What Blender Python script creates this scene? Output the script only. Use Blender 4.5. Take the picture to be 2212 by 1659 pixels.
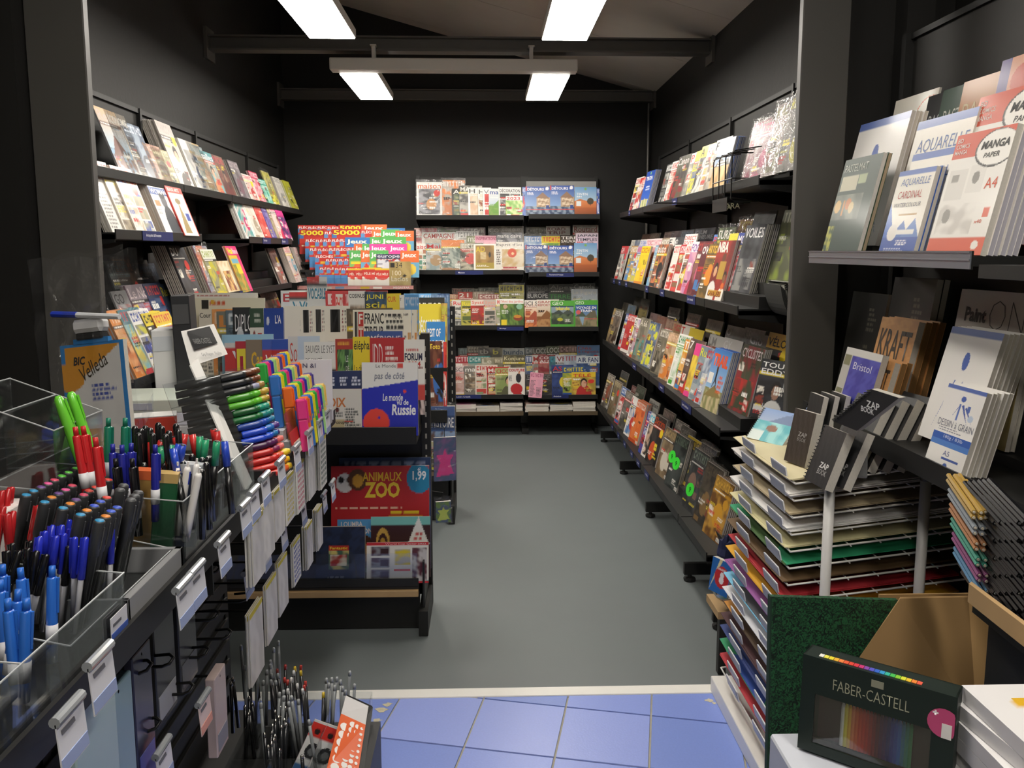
import bpy, math, random
import numpy as np
from mathutils import Vector, Matrix, Euler

# ------------------------------------------------------------------ scene, camera, light
for o in list(bpy.data.objects): bpy.data.objects.remove(o)
SC = bpy.context.scene; COL = SC.collection
FW, FH = 2212.0, 1659.0
FPX, CX, CY, EYE = 1780.0, 1106.0, 768.0, 1.65
YAW = math.atan2(CX-1050.0, FPX); PIT = math.atan2(CY-540.0, FPX)
cam_d = bpy.data.cameras.new('camera'); cam = bpy.data.objects.new('camera', cam_d); COL.objects.link(cam)
cam_d.sensor_fit = 'HORIZONTAL'; cam_d.sensor_width = 36.0; cam_d.lens = FPX/FW*36.0
cam_d.shift_x = 0.0; cam_d.shift_y = -(FH/2-CY)/FW*1.0; cam_d.clip_start = 0.02
cam.location = (0, 0, EYE); cam.rotation_euler = (math.pi/2-PIT, 0, -YAW)
SC.camera = cam
w = bpy.data.worlds.new('world'); SC.world = w; w.use_nodes = True
w.node_tree.nodes['Background'].inputs[0].default_value = (1, .95, .88, 1)
w.node_tree.nodes['Background'].inputs[1].default_value = .02
SC.view_settings.view_transform = 'Standard'; SC.view_settings.look = 'None'
SC.view_settings.gamma = 1.0; SC.view_settings.use_curve_mapping = False
SC.view_settings.exposure = 0.15
cy = SC.cycles; cy.adaptive_threshold = .03; cy.max_bounces = 4; cy.diffuse_bounces = 3; cy.glossy_bounces = 2; cy.transmission_bounces = 2; cy.transparent_max_bounces = 10
cy.caustics_reflective = False; cy.caustics_refractive = False
LAMP_POWER = 36.0          # emission of the ceiling luminaires' diffusers
SHOP_POWER = 25.0          # and of the shop's own lights in front of the sill

# ------------------------------------------------------------------ geometry helpers
fwd = Vector((math.sin(YAW)*math.cos(PIT), math.cos(YAW)*math.cos(PIT), -math.sin(PIT)))
rgt = Vector((math.cos(YAW), -math.sin(YAW), 0)); upv = rgt.cross(fwd)
EYEV = Vector((0, 0, EYE))
def on(px, py, **k):                      # where the sight line of a photo pixel meets the plane X=, Y= or Z=
    d = fwd + rgt*((px-CX)/FPX) - upv*((py-CY)/FPX)
    (a, v), = k.items(); i = 'XYZ'.index(a)
    return EYEV + d*((v-EYEV[i])/d[i])
def proj(p):
    d = Vector(p)-EYEV; z = d.dot(fwd)
    return CX+FPX*d.dot(rgt)/z, CY-FPX*d.dot(upv)/z
def solve_y(px, X, Z, lo=.5, hi=9):      # distance along a wall at X, height Z, seen at column px
    s = 1 if X < 0 else -1
    for _ in range(40):
        m = (lo+hi)/2
        if (proj((X, m, Z))[0]-px)*s < 0: lo = m
        else: hi = m
    return (lo+hi)/2

def lin(c):
    if isinstance(c, str):
        c = c.lstrip('#'); c = c if len(c) == 6 else 'f0f0ec'; c = [int(c[i:i+2], 16)/255 for i in (0, 2, 4)]
    return tuple((x/12.92 if x <= .04045 else ((x+.055)/1.055)**2.4) for x in c)

MATS = {}
def mat(name, color=None, rough=.5, metal=0, spec=.5, noise=None, bump=0, coat=0, emit=0, nscale=20):
    if name in MATS: return MATS[name]
    m = bpy.data.materials.new(name); m.use_nodes = True; MATS[name] = m
    nt = m.node_tree; b = nt.nodes['Principled BSDF']
    c = lin(color) if color is not None else (.5, .5, .5)
    b.inputs['Base Color'].default_value = (*c, 1); b.inputs['Roughness'].default_value = rough
    b.inputs['Metallic'].default_value = metal; b.inputs['Specular IOR Level'].default_value = spec
    b.inputs['Coat Weight'].default_value = coat; b.inputs['Coat Roughness'].default_value = .12
    if emit:
        b.inputs['Emission Color'].default_value = (1, .94, .85, 1); b.inputs['Emission Strength'].default_value = emit
    if noise or bump:
        tc = nt.nodes.new('ShaderNodeTexCoord'); n = nt.nodes.new('ShaderNodeTexNoise')
        n.inputs['Scale'].default_value = nscale; n.inputs['Detail'].default_value = 5 if bump else 1.5
        nt.links.new(tc.outputs['Object'], n.inputs['Vector'])
        if noise:
            r = nt.nodes.new('ShaderNodeMix'); r.data_type = 'RGBA'
            k = noise
            r.inputs[6].default_value = (*[x*(1-k) for x in c], 1); r.inputs[7].default_value = (*[min(1, x*(1+k)) for x in c], 1)
            nt.links.new(n.outputs['Fac'], r.inputs[0]); nt.links.new(r.outputs[2], b.inputs['Base Color'])
        if bump:
            bp = nt.nodes.new('ShaderNodeBump'); bp.inputs['Strength'].default_value = bump; bp.inputs['Distance'].default_value = .01
            nt.links.new(n.outputs['Fac'], bp.inputs['Height']); nt.links.new(bp.outputs[0], b.inputs['Normal'])
    return m
def col_mat(c, rough=.45, coat=0):        # plain coloured plastic, paper or ink
    return mat('colour_%s_%d_%d' % (c if isinstance(c, str) else '%.2f%.2f%.2f' % tuple(c), rough*100, coat*10), c, rough, coat=coat, noise=.04)
def print_mat(name, rough, coat):
    m = bpy.data.materials.new(name); m.use_nodes = True; MATS[name] = m; nt = m.node_tree; b = nt.nodes['Principled BSDF']
    a = nt.nodes.new('ShaderNodeVertexColor'); a.layer_name = 'print'
    tc = nt.nodes.new('ShaderNodeTexCoord')
    nt.links.new(a.outputs[0], b.inputs['Base Color'])
    bp = nt.nodes.new('ShaderNodeBump'); bp.inputs['Strength'].default_value = .05; bp.inputs['Distance'].default_value = .003
    n2 = nt.nodes.new('ShaderNodeTexNoise'); n2.inputs['Scale'].default_value = 9; n2.inputs['Detail'].default_value = 0; nt.links.new(tc.outputs['Object'], n2.inputs['Vector'])
    nt.links.new(n2.outputs['Fac'], bp.inputs['Height']); nt.links.new(bp.outputs[0], b.inputs['Normal'])
    b.inputs['Roughness'].default_value = rough; b.inputs['Coat Weight'].default_value = coat; b.inputs['Coat Roughness'].default_value = .15
    return m
def clear_mat(name, tint, gloss, base=.06, rough=.05, milk=0, milkc=(.8, .8, .8)):
    m = bpy.data.materials.new(name); m.use_nodes = True; MATS[name] = m; nt = m.node_tree
    out = nt.nodes['Material Output']; nt.nodes.remove(nt.nodes['Principled BSDF'])
    t = nt.nodes.new('ShaderNodeBsdfTransparent'); t.inputs[0].default_value = (*tint, 1)
    g = nt.nodes.new('ShaderNodeBsdfGlossy'); g.inputs['Roughness'].default_value = rough
    lw = nt.nodes.new('ShaderNodeLayerWeight'); lw.inputs[0].default_value = .35
    mr = nt.nodes.new('ShaderNodeMapRange'); mr.inputs[3].default_value = base; mr.inputs[4].default_value = gloss
    nt.links.new(lw.outputs['Fresnel'], mr.inputs[0])
    mx = nt.nodes.new('ShaderNodeMixShader'); nt.links.new(mr.outputs[0], mx.inputs[0])
    last = t
    if milk:
        d = nt.nodes.new('ShaderNodeBsdfDiffuse'); d.inputs[0].default_value = (*milkc, 1)
        m2 = nt.nodes.new('ShaderNodeMixShader'); m2.inputs[0].default_value = milk
        nt.links.new(t.outputs[0], m2.inputs[1]); nt.links.new(d.outputs[0], m2.inputs[2]); last = m2
    nt.links.new(last.outputs[0], mx.inputs[1]); nt.links.new(g.outputs[0], mx.inputs[2]); nt.links.new(mx.outputs[0], out.inputs[0])
    if 'bag' in name:
        tc = nt.nodes.new('ShaderNodeTexCoord'); n = nt.nodes.new('ShaderNodeTexNoise'); n.inputs['Scale'].default_value = 14; n.inputs['Distortion'].default_value = 1.5
        bp = nt.nodes.new('ShaderNodeBump'); bp.inputs['Strength'].default_value = .9; bp.inputs['Distance'].default_value = .02
        nt.links.new(tc.outputs['Object'], n.inputs['Vector']); nt.links.new(n.outputs['Fac'], bp.inputs['Height']); nt.links.new(bp.outputs[0], g.inputs['Normal'])
    return m
PRINT = print_mat('printed_cover', .45, .18); NEWS = print_mat('newsprint', .8, 0)
ACRYL = clear_mat('clear_acrylic', (.95, .965, .97), .5, .04, .04, .012)
FILM = clear_mat('bag_film', (.97, .97, .97), .22, .03, .16, .02)
BLACK = mat('black_shelf_metal', '1b1b1a', .5, noise=.12, nscale=60)
WALLB = mat('black_wall_paint', '191816', .6, noise=.15, bump=.08, nscale=35)
PANEL = mat('dark_back_panel', '272624', .55, noise=.1)
PAGES = mat('page_edges', 'cfcac0', .9, noise=.1, nscale=200)
WHITE = mat('white_lacquer', 'e8e6e0', .4, noise=.03)
NAVY = mat('navy_label', '1f2a63', .5)
WOOD = mat('light_wood', 'b49468', .6, noise=.2, nscale=9)
STEEL = mat('brushed_silver', '9aa0aa', .35, metal=.7)
BWIRE = mat('black_wire', '111111', .35)
WWIRE = mat('white_wire', 'dcdad4', .4)

class MB:                                 # collects shapes of one mesh object
    def __init__(s): s.v = []; s.f = []; s.m = []
    def add(s, vs, fs, mi=0):
        b = len(s.v); s.v += [tuple(v) for v in vs]; s.f += [tuple(b+i for i in f) for f in fs]; s.m += [mi]*len(fs); return s
    def box(s, x0, x1, y0, y1, z0, z1, mi=0, M=None, bev=0):
        if bev:
            b = bev
            ring = lambda z, i: [(x0+i, y0+b, z), (x0+b, y0+i, z), (x1-b, y0+i, z), (x1-i, y0+b, z), (x1-i, y1-b, z), (x1-b, y1-i, z), (x0+b, y1-i, z), (x0+i, y1-b, z)]
            vs = ring(z0, b*.6)+ring(z0+b, 0)+ring(z1-b, 0)+ring(z1, b*.6)
            fs = [tuple(range(7, -1, -1)), tuple(range(24, 32))]+[(r*8+i, r*8+(i+1) % 8, r*8+8+(i+1) % 8, r*8+8+i) for r in range(3) for i in range(8)]
        else:
            vs = [(x, y, z) for z in (z0, z1) for y in (y0, y1) for x in (x0, x1)]
            fs = [(0, 2, 3, 1), (4, 5, 7, 6), (0, 1, 5, 4), (2, 6, 7, 3), (0, 4, 6, 2), (1, 3, 7, 5)]
        if M is not None: vs = [M @ Vector(v) for v in vs]
        return s.add(vs, fs, mi)
    def slab(s, quad, n, t, mi=0):        # a quad (4 points) given thickness t along n
        n = Vector(n).normalized()*t; q = [Vector(p) for p in quad]; vs = q+[p+n for p in q]
        return s.add(vs, [(0, 1, 2, 3), (7, 6, 5, 4), (0, 4, 5, 1), (1, 5, 6, 2), (2, 6, 7, 3), (3, 7, 4, 0)], mi)
    def prism(s, pts, y0, y1, mi=0, ax='y'):   # outline in (x,z) swept along y, or in (y,z) along x, or (x,y) along z
        f = {'y': lambda a, b, c: (a, c, b), 'x': lambda a, b, c: (c, a, b), 'z': lambda a, b, c: (a, b, c)}[ax]
        n = len(pts); vs = [f(a, b, y0) for a, b in pts]+[f(a, b, y1) for a, b in pts]
        return s.add(vs, [tuple(range(n)), tuple(range(2*n-1, n-1, -1))]+[(i, i+n, (i+1) % n+n, (i+1) % n) for i in range(n)], mi)
    def tube(s, pts, r, n=8, mi=0, cap=True):
        pts = [Vector(p) for p in pts]; rs = r if isinstance(r, (list, tuple)) else [r]*len(pts); b = len(s.v); k = len(pts)
        up = None
        for i, p in enumerate(pts):
            d = (pts[min(i+1, k-1)]-pts[max(i-1, 0)])
            if d.length < 1e-9: d = Vector((0, 0, 1))
            d.normalize()
            if up is None or abs(up.dot(d)) > .95: up = Vector((0, 0, 1)) if abs(d.z) < .9 else Vector((1, 0, 0))
            a = d.cross(up).normalized(); c = a.cross(d); up = c
            for j in range(n):
                t = 2*math.pi*j/n; s.v.append(tuple(p+(a*math.cos(t)+c*math.sin(t))*rs[i]))
        for i in range(k-1):
            for j in range(n):
                s.f.append((b+i*n+j, b+i*n+(j+1) % n, b+(i+1)*n+(j+1) % n, b+(i+1)*n+j)); s.m.append(mi)
        if cap:
            s.f.append(tuple(b+j for j in range(n-1, -1, -1))); s.f.append(tuple(b+(k-1)*n+j for j in range(n))); s.m += [mi, mi]
        return s
    def mesh(s, name, mats, smooth=False):
        me = bpy.data.meshes.new(name); me.from_pydata(s.v, [], s.f)
        for m in (mats if isinstance(mats, (list, tuple)) else [mats]): me.materials.append(m)
        if any(s.m): me.polygons.foreach_set('material_index', s.m)
        if smooth: me.polygons.foreach_set('use_smooth', [True]*len(s.f))
        import bmesh
        bm = bmesh.new(); bm.from_mesh(me); bmesh.ops.recalc_face_normals(bm, faces=bm.faces); bm.to_mesh(me); bm.free()
        me.update(); return me
    def build(s, name, mats, parent=None, smooth=False):
        return obj(name, s.mesh(name, mats, smooth), parent)
def obj(name, me, parent=None, loc=None, rot=None):
    o = bpy.data.objects.new(name, me); COL.objects.link(o)
    if parent is not None: o.parent = parent
    if loc is not None: o.location = loc
    if rot is not None: o.rotation_euler = rot
    return o
def empty(name, loc=(0, 0, 0), rot=(0, 0, 0)):
    o = bpy.data.objects.new(name, None); COL.objects.link(o); o.location = loc; o.rotation_euler = rot; o.empty_display_size = .05; return o
def tag(o, label, cat, group=None):
    o['label'] = label; o['category'] = cat
    if group: o['group'] = group
    return o
def struct(o, label=None):
    o['kind'] = 'structure'
    if label: o['label'] = label
    return o
TXT = {}
def text_mesh(s, size_w=None, size_h=None, bold=.0, shear=0, color='ffffff', maxw=None, rough=.5):
    key = (s, size_w, size_h, bold, shear, color, maxw)
    if key in TXT: return TXT[key]
    cu = bpy.data.curves.new('lettering', 'FONT'); cu.body = s; cu.resolution_u = 2; cu.offset = bold; cu.shear = shear; cu.fill_mode = 'FRONT'
    cu.space_line = .85
    t = bpy.data.objects.new('lettering', cu); me = bpy.data.meshes.new_from_object(t); bpy.data.objects.remove(t); bpy.data.curves.remove(cu)
    n = len(me.vertices); a = np.empty(n*3, np.float32); me.vertices.foreach_get('co', a); a = a.reshape(-1, 3)
    if n:
        mn = a.min(0); mx = a.max(0); W, Hh = mx[0]-mn[0], max(mx[1]-mn[1], 1e-4)
        sx = sy = 1
        if size_w and size_h: sx, sy = size_w/W, size_h/Hh
        elif size_w: sx = sy = size_w/W
        elif size_h:
            sx = sy = size_h/Hh
            if maxw and W*sx > maxw: sx = maxw/W
        b = np.zeros_like(a); b[:, 0] = (a[:, 0]-mn[0])*sx; b[:, 2] = (a[:, 1]-mn[1])*sy     # lies in the XZ plane, reads from -Y
        me.vertices.foreach_set('co', b.ravel())
    me.materials.clear(); me.materials.append(col_mat(color, rough)); me.update()
    TXT[key] = me; return me
def lettering(parent, s, x, z, size_w=None, size_h=None, color='ffffff', bold=.01, shear=0, y=-.0006, maxw=None, name='lettering', rot=None):
    me = text_mesh(s, size_w, size_h, bold, shear, color, maxw)
    return obj(name, me, parent, (x, y, z), rot)
# ------------------------------------------------------------------ the setting
WL, WR, WB, SILL = -1.80, 1.50, 7.62, 2.91
# ceiling: falls from the left to the right wall, its line on the back wall runs through two points of the photo
p1, p2 = on(1412, 207, Y=WB), on(772, 21, Y=WB)
SL = (p2.z-p1.z)/(p2.x-p1.x)
def ceil_z(x): return p1.z+SL*(x-p1.x)
YF = -2.6; XL, XR = -2.3, 1.72           # the shop in front of the sill
struct(MB().box(WL-.1, WR+.1, SILL+.02, WB+.1, -.08, -.004).build('floor', mat('grey_vinyl', '6a7071', .5, noise=.06, nscale=3, bump=.05)), 'grey vinyl floor of the magazine room')
VG = mat('tile_grout', 'a9a596', .9, noise=.15, nscale=30)
tf = struct(MB().box(XL, XR, YF, SILL-.02, -.08, -.006).build('floor', VG), 'blue tiled floor with grey joints in front of the white sill')
TS = .306; A = math.radians(-12.4); t0 = on(1198, 1636, Z=0)
ux = Vector((math.cos(A), math.sin(A), 0)); uy = Vector((-math.sin(A), math.cos(A), 0))
g = .0035; h = TS/2-g
tm = MB().box(-h, h, -h, h, -.006, 0, bev=.0015)
TILE = []
for nm, c in (('a', '8a9ce0'), ('b', '7f93d8'), ('c', '93a3e4'), ('d', '7b90d4')):
    m = mat('blue_tile_'+nm, c, .33, noise=.07, nscale=140, bump=.06); TILE.append(tm.mesh('tile', m))
def clip_tile(c):                          # tiles cut along the sill and the walls
    pts = [c+ux*sx*h+uy*sy*h for sx, sy in ((-1, -1), (1, -1), (1, 1), (-1, 1))]
    for ax, lim, sg in ((1, SILL-.022, 1), (0, XL, -1), (0, XR, 1), (1, YF, -1)):
        out = []
        for i in range(len(pts)):
            p, q = pts[i], pts[(i+1) % len(pts)]; a, b = (p[ax]-lim)*sg, (q[ax]-lim)*sg
            if a <= 0: out.append(p)
            if (a < 0 < b) or (b < 0 < a): out.append(p+(q-p)*(a/(a-b)))
        pts = out
        if len(pts) < 3: return None
    return pts
rt = random.Random(5)
for i in range(-9, 9):
    for j in range(-7, 4):
        c = t0+ux*((i+.5)*TS)+uy*((j+.5)*TS)
        pts = clip_tile(c)
        if not pts or c.y < .4 or abs(c.x) > 1.5: continue
        if len(pts) == 4 and max(p.y for p in pts) < SILL-.05 and c.x < XR-.3 and c.x > XL+.3:
            obj('tile', rt.choice(TILE), tf, c, (0, 0, A))
        else:
            MB().prism([(p.x, p.y) for p in pts], -.006, 0, ax='z').build('tile', TILE[rt.randrange(4)].materials[0], tf)
GLUE = mat('old_glue', 'c8bfa4', .9, noise=.2, nscale=60)
for k, (px, py, rr) in enumerate(((824, 1533, .022), (838, 1522, .018), (815, 1556, .016), (1533, 1513, .016), (1543, 1519, .01))):
    p = on(px, py, Z=0); r_ = random.Random(k); n = 11
    MB().prism([(p.x+rr*r_.uniform(.5, 1.3)*math.cos(6.283*i/n), p.y+rr*r_.uniform(.4, .9)*math.sin(6.283*i/n)) for i in range(n)], .0001, .0009, ax='z').build('glue_patch', GLUE, tf)
tr = struct(MB().box(-1.6, .93, SILL-.03, SILL+.03, -.02, .004, bev=.003).build('trim_1', WHITE), 'white threshold strip between blue tiles and grey vinyl')
struct(MB().prism([(WL-.1, 0), (WL-.1, ceil_z(WL)), (WL, ceil_z(WL)), (WL, 0)], SILL+.1, WB+.1).build('wall_left', WALLB))
struct(MB().prism([(WR, 0), (WR, ceil_z(WR)), (WR+.1, ceil_z(WR)), (WR+.1, 0)], SILL+.1, WB+.1).build('wall_right', WALLB))
struct(MB().prism([(WL-.1, 0), (WL-.1, ceil_z(WL)+.05), (WR+.1, ceil_z(WR)+.02), (WR+.1, 0)], WB, WB+.1).build('wall_back', WALLB))
CEIL = mat('grey_ceiling_panel', 'cfc6ba', .8, noise=.05, nscale=6)
ce = struct(MB().prism([(WL-.1, ceil_z(WL-.1)+.03), (WL-.1, ceil_z(WL-.1)+.08), (WR+.1, ceil_z(WR+.1)+.08), (WR+.1, ceil_z(WR+.1)+.03)], SILL, WB+.1).build('ceiling', mat('ceiling_joint', '1c1b19', .9)), 'sloping ceiling of grey panels')
yy = SILL
while yy < WB:                             # panels laid across, recessed dark joints between them
    y1 = min(yy+1.13, WB)
    MB().prism([(WL, ceil_z(WL)), (WL, ceil_z(WL)+.03), (WR, ceil_z(WR)+.03), (WR, ceil_z(WR))], yy+.003, y1-.003).build('panel', CEIL, ce); yy += 1.13
BEAM = mat('dark_beam', '5e5b56', .45, metal=.2, noise=.1)
def beam(Y, z, nm):
    r = struct(MB().box(WL, WR, Y-.05, Y+.05, z, z+.012).box(WL, WR, Y-.006, Y+.006, z+.012, z+.085).box(WL, WR, Y-.05, Y+.05, z+.085, z+.095).build(nm, BEAM), 'dark steel tie beam across the room')
    MB().box(WL, WL+.02, Y-.08, Y+.08, z-.06, z+.14).build('plate', BEAM, r); MB().box(WR-.02, WR, Y-.08, Y+.08, z-.06, z+.14).build('plate', BEAM, r)
beam(5.62, 2.93, 'trim_2'); beam(7.5, 2.95, 'trim_3')
# corner bead, pipe on the right of the back wall
struct(MB().tube([(WR-.03, WB-.03, .1), (WR-.03, WB-.03, 3.0)], .012).build('trim_4', BEAM))
# pillars of the wide opening and the shop walls
pl0, pl1 = on(47, 0, Y=3.0).x, on(177, 0, Y=3.0).x; pr0, pr1 = on(1737, 0, Y=3.0).x, on(1842, 0, Y=3.0).x
PILL = mat('charcoal_pillar_paint', '504e4a', .5, noise=.06, nscale=5)
struct(MB().box(pl0, pl1, 3.0, 3.04, 0, 3.3, bev=.004).build('wall_opening_left', PILL), 'charcoal pillar at the left of the opening')
struct(MB().box(pr0, pr1, 3.0, 3.04, 0, 3.3, bev=.004).build('wall_opening_right', PILL), 'charcoal pillar at the right of the opening')
struct(MB().box(XL-.1, pl0-.002, 2.93, 3.12, 0, 3.3).build('wall_front_left', WALLB)); struct(MB().box(pr1+.002, XR+.1, 3.1, 3.2, 0, 3.3).build('wall_front_right', WALLB))
struct(MB().box(XR, XR+.1, YF, 3.1, 0, 3.3).build('wall_shop_right', WALLB)); struct(MB().box(XL-.1, XL, YF, 2.93, 0, 3.3).build('wall_shop_left', WALLB))
struct(MB().box(XL-.1, XR+.1, YF-.1, YF, 0, 3.3).build('wall_shop_back', mat('pale_wall', 'b9b4aa', .8)))
struct(MB().box(XL-.1, XR+.1, YF-.1, 2.9, 3.3, 3.4).build('ceiling', mat('white_ceiling', 'c9c5bc', .9)), 'flat white ceiling of the shop')
# luminaires: a cross rail with two long light boxes
LAMPB = mat('lamp_housing', 'c9c6be', .5); GLOW = mat('lamp_diffuser', 'ffffff', .5, emit=LAMP_POWER)
def luminaire(y_rail, ylo, yhi, label, z=2.80, power=None):
    t = tag(empty('ceiling_light', (-.2, y_rail, z)), label, 'light', 'twin ceiling lights')
    if y_rail:
        MB().box(-.80, .80, -.055, .055, 0, .075, bev=.006).build('rail', LAMPB, t)
        for x in (-.52, .5): MB().box(x-.012, x+.012, -.02, .02, .075, .16).box(x-.02, x+.02, -.04, .04, .155, .162).build('bracket', LAMPB, t)
    for x0 in (-.76, .51):
        b = MB().box(x0, x0+.255, ylo-y_rail, yhi-y_rail, .0, .05, bev=.005).build('light_box', LAMPB, t)
        MB().box(x0+.006, x0+.249, ylo-y_rail+.01, yhi-y_rail-.01, -.006, .004).build('diffuser', GLOW, b)
luminaire(5.57, 5.63, 6.56, 'white twin light hanging from the far beam')
luminaire(3.72, 3.78, 4.72, 'bright twin light nearest the opening, cut by the top of the picture')

GLOW2 = mat('shop_lamp_diffuser', 'ffffff', .5, emit=SHOP_POWER)
def shop_light(x, y, label):
    t = tag(empty('ceiling_light', (x, y, 3.18)), label, 'light')
    b = MB().box(-.15, .15, -.6, .6, 0, .12, bev=.006).build('light_box', LAMPB, t)
    MB().box(-.14, .14, -.59, .59, -.006, .004).build('diffuser', GLOW2, b)
shop_light(-.15, 1.55, 'white shop ceiling light over the blue tiles'); shop_light(-.15, -.9, 'white shop ceiling light behind the viewer'); shop_light(.9, .3, 'white shop ceiling light above the art paper shelves')
# ------------------------------------------------------------------ printed matter
NAMES = [('black', '1a1a1a'), ('white', 'f0efe8'), ('grey', '8a8a86'), ('dark grey', '4a4a48'), ('red', 'c8322c'), ('dark red', '7a1f22'), ('orange', 'e2762e'), ('yellow', 'ecc92e'),
         ('green', '4fa23c'), ('dark green', '24462e'), ('teal', '3f9a94'), ('light blue', '8fc0de'), ('blue', '3566b8'), ('navy', '1f2a55'), ('purple', '6a4a94'), ('pink', 'e78fb0'), ('brown', '7a5236'), ('beige', 'd8c6a2'), ('olive', '8a8638')]
NL = [(n, np.array(lin(c))**.45) for n, c in NAMES]
def cname(c):
    v = np.array(lin(c))**.45
    return min(NL, key=lambda q: float(((q[1]-v)**2).sum()))[0]
def smooth_noise(u, v, sc, seed):
    r = np.random.RandomState(seed); f = np.zeros_like(u); tot = 0
    for k in range(6):
        a = r.uniform(0, 2*np.pi); s = sc*(1.0+.7*k)*r.uniform(.7, 1.3); amp = 1/(1+.45*k)
        f += amp*np.sin(2*np.pi*s*(u*np.cos(a)+v*np.sin(a)*1.3)+r.uniform(0, 6.28)); tot += amp
    return np.clip(.5+.85*f/tot*1.2, 0, 1)
def paint(ops, u, v, asp):
    C = np.ones(u.shape+(3,))
    for op in ops:
        k = op[0]; a = op[1:]
        if k == 'bg': C[:] = lin(a[0])
        elif k == 'r':
            m = (u >= a[0]) & (u < a[2]) & (v >= a[1]) & (v < a[3]); C[m] = lin(a[4])
        elif k == 'e':
            m = ((u-a[0])/a[2])**2+((v-a[1])/a[3])**2 < 1; C[m] = lin(a[4])
        elif k == 'ring':
            d = ((u-a[0])/a[2])**2+((v-a[1])/a[3])**2; C[(d < 1) & (d > a[5])] = lin(a[4])
        elif k == 'g':
            m = (v >= a[0]) & (v < a[1]); t = ((v-a[0])/(a[1]-a[0]))[..., None]
            C = np.where(m[..., None], np.array(lin(a[2]))*(1-t)+np.array(lin(a[3]))*t, C)
        elif k == 'n':
            m = (u >= a[0]) & (u < a[2]) & (v >= a[1]) & (v < a[3]); t = smooth_noise(u, v, a[6], a[7])[..., None]
            t = np.clip((t-.5)*1.7+.5, 0, 1)
            C = np.where(m[..., None], np.array(lin(a[4]))*(1-t)+np.array(lin(a[5]))*t, C)
        elif k == 't':                     # lines of small print
            r = np.random.RandomState(a[6]); n = a[5]; hh = (a[3]-a[1])/n
            for i in range(n):
                e = a[0]+(a[2]-a[0])*r.uniform(.6, 1); lo = a[1]+i*hh
                m = (u >= a[0]) & (u < e) & (v >= lo+hh*.25) & (v < lo+hh*.85) & (np.sin(u*r.uniform(60, 110)+i) > -.75)
                C[m] = lin(a[4])
        elif k == 'G':                     # a line of big letters too small to read
            m = (u >= a[0]) & (u < a[2]) & (v >= a[1]) & (v < a[3]); n = a[5]; q = (u-a[0])/(a[2]-a[0])*n
            f = q-np.floor(q); vv = (v-a[1])/(a[3]-a[1]); k2 = np.floor(q).astype(int)
            r = np.random.RandomState(a[6]); ty = r.randint(0, 3, n+1)[np.clip(k2, 0, n)]
            ink = (f > .12) & (f < .88) & ((ty == 0) & ((f < .36) | (f > .64) | (np.abs(vv-.5) < .15)) | (ty == 1) & ((f < .36) | (vv > .75) | (vv < .22)) | (ty == 2) & ((f > .35) & (f < .65) | (vv > .78)))
            C[m & ink] = lin(a[4])
        elif k == 'p':                     # a person: hair, face, shoulders
            x, y, s, skin, hair, cloth = a
            C[(((u-x)/(.34*s))**2+((v-(y-.55*s))/(.45*s*asp))**2 < 1) & (v < y-.1*s*asp)] = lin(cloth)
            C[((u-x)/(.155*s))**2+((v-y-.02*s)/(.2*s*asp))**2 < 1] = lin(hair)
            C[((u-x)/(.115*s))**2+((v-y+.03*s)/(.16*s*asp))**2 < 1] = lin(skin)
        elif k == 'tri':
            (x1, y1), (x2, y2), (x3, y3), c = a
            d = lambda p, q, r_, s: (u-r_)*(q-s)-(p-r_)*(v-s)
            d1 = (u-x2)*(y1-y2)-(x1-x2)*(v-y2); d2 = (u-x3)*(y2-y3)-(x2-x3)*(v-y3); d3 = (u-x1)*(y3-y1)-(x3-x1)*(v-y1)
            neg = (d1 < 0) | (d2 < 0) | (d3 < 0); pos = (d1 > 0) | (d2 > 0) | (d3 > 0); C[~(neg & pos)] = lin(c)
        elif k == 'dots':
            x0, y0, x1, y1, nx, ny, r_, c = a
            q = ((u-x0)/(x1-x0)*nx); w_ = ((v-y0)/(y1-y0)*ny); m = (q > 0) & (q < nx) & (w_ > 0) & (w_ < ny)
            C[m & (((q-np.floor(q)-.5)**2+(w_-np.floor(w_)-.5)**2) < r_*r_)] = lin(c)
    return C
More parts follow.
